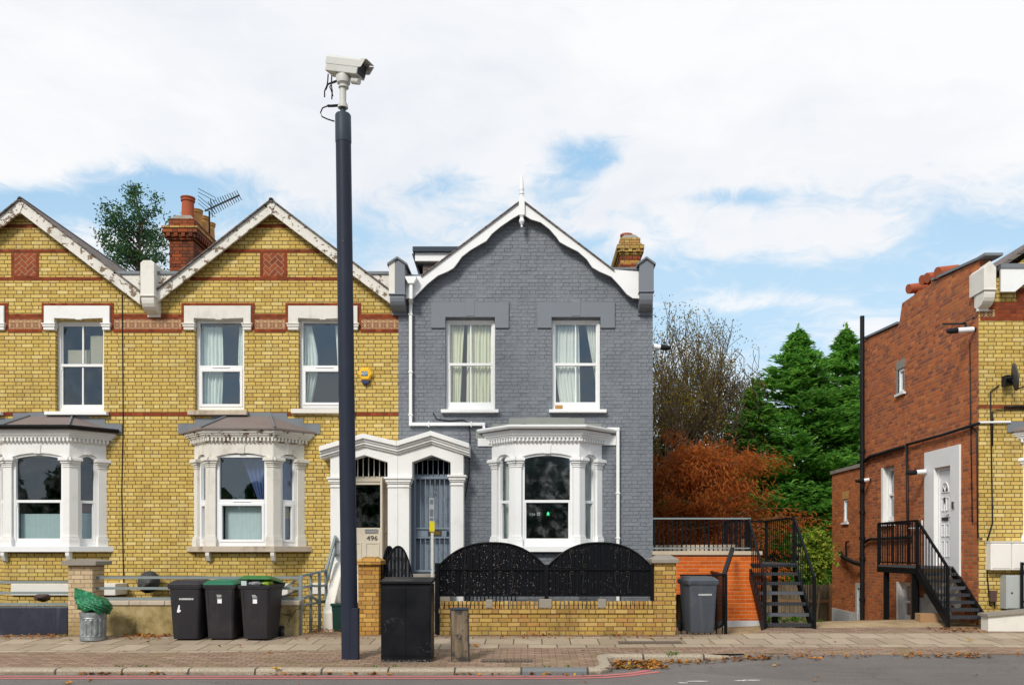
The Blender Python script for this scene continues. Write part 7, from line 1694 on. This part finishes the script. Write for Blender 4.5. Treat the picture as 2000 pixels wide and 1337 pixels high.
# ------------------------------------------------------------------ sky, sun, camera
EL, AZ = 38, 205                             # sun height and compass bearing (0 = +Y): behind the camera, a little to the left
w = bpy.data.worlds.new('World'); SC.world = w; w.use_nodes = True
g = G(w.node_tree); bgd = g.N['Background']
sky = g.new('ShaderNodeTexSky'); sky.sky_type = 'NISHITA'; sky.sun_disc = False; sky.sun_elevation = R(EL); sky.sun_rotation = R(AZ); sky.dust_density = 1.2; sky.ozone_density = 1.5
tc = g.new('ShaderNodeTexCoord'); d = S(g, tc.outputs['Generated'])
x, y, z = g.sep(d); yy = g.mx(y, .12); u = x / yy; v = z / yy
front = g.smooth(y, .0, .3)
el = g.mx(z, 0.0)
pv = g.vec(x * 1.0, y * 1.0, z * 2.3)
wv = g.noise(2.2, 4, pv, .6, col=True)
def vadd(a, b, k):
    n = g.new('ShaderNodeVectorMath'); n.operation = 'MULTIPLY_ADD'; g.L.new(b.k, n.inputs[0]); n.inputs[1].default_value = (k, k, k); g.L.new(a.k, n.inputs[2]); return S(g, n.outputs[0])
pw = vadd(pv, wv, .55)
n1 = g.noise(4.2, 10, pw, .64); n2 = g.noise(13, 8, pw, .66)
cov = n1 * .72 + n2 * .28
def blob(px, py, wx_, wy_):
    a = (u - (px - VX) / F) / (wx_ / F); b = (v - (HY - py) / F) / (wy_ / F)
    return g.m('EXPONENT', (a * a + b * b) * -1.0)
B = None
for px, py, wx_, wy_, k in ((150, 400, 300, 42, .26), (420, 350, 190, 38, .20), (430, 470, 160, 60, .10), (830, 370, 150, 50, .16), (730, 470, 130, 50, .14), (1145, 310, 90, 45, .26), (1390, 385, 110, 22, .22), (1430, 540, 360, 40, .20), (1900, 450, 160, 38, .16), (890, 275, 90, 18, .12), (1330, 640, 300, 60, .08), (1960, 70, 130, 80, .08)):
    b = blob(px, py, wx_, wy_) * k; B = b if B is None else B + b
for px, py, wx_, wy_, k in ((1590, 460, 190, 45, -.20), (1260, 360, 110, 50, -.14), (700, 330, 90, 50, -.10), (1180, 440, 90, 18, -.16), (1560, 590, 160, 22, -.14), (830, 520, 90, 40, -.10), (150, 420, 50, 14, -.10), (600, 340, 90, 60, -.16), (760, 440, 70, 30, -.10), (920, 395, 90, 22, -.14), (1720, 640, 160, 25, -.12), (200, 220, 300, 90, -.22), (1000, 330, 60, 60, -.1)):
    B = B + blob(px, py, wx_, wy_) * k
low = g.smooth(v, .62, .34) * .02
cover = (cov - .52) * 1.55 + .52 + .12 + g.smooth(v, .38, .52) * .24 * front - B * front - .05 * g.smooth(v, .455, .36) * front
dens = g.smooth(cover, .40, .70)
blue = S(g, sky.outputs[0])
blue = g.mix(.75, blue, g.mix(g.smooth(v, .30, .52), (4.1, 5.7, 6.9), (2.5, 4.5, 6.5)))
shade = g.noise(2.4, 6, pw, .6)
cl = g.ramp(shade, [(.30, (.84, .87, .92)), (.60, (1, 1, 1))]); 
mul = g.new('ShaderNodeMix'); mul.data_type = 'RGBA'; mul.blend_type = 'MULTIPLY'; mul.inputs[0].default_value = 1; g.L.new(cl.k, mul.inputs[6]); mul.inputs[7].default_value = (6.8, 6.8, 6.84, 1)
fin = g.mix(dens * .97, blue, S(g, mul.outputs[2])); 
g.L.new(fin.k, bgd.inputs[0]); bgd.inputs[1].default_value = .1
for n in g.N:
    if n.type == 'MIX': n.clamp_result = False
sl = bpy.data.lights.new('sun', 'SUN'); sl.energy = 2.05; sl.angle = R(13); sl.color = (1, .95, .87); so = bpy.data.objects.new('sun', sl); COL.objects.link(so)
so.rotation_euler = (R(90 - EL), 0, R(180 - AZ)); so.location = (0, -10, 20)
cd = bpy.data.cameras.new('camera'); co = bpy.data.objects.new('camera', cd); COL.objects.link(co); co.location = (0, 0, ZC); co.rotation_euler = (R(90), 0, 0)
cd.sensor_width = 36; cd.lens = 36 * F / 2000; cd.shift_x = -(VX - 1000) / 2000; cd.shift_y = (HY - 668.5) / 2000; cd.clip_end = 2000; cd.clip_start = .1
SC.camera = co
SC.view_settings.view_transform = 'Standard'; SC.view_settings.look = 'None'; SC.view_settings.exposure = .55; SC.view_settings.gamma = 1
SC.cycles.transparent_max_bounces = 16; SC.cycles.max_bounces = 8
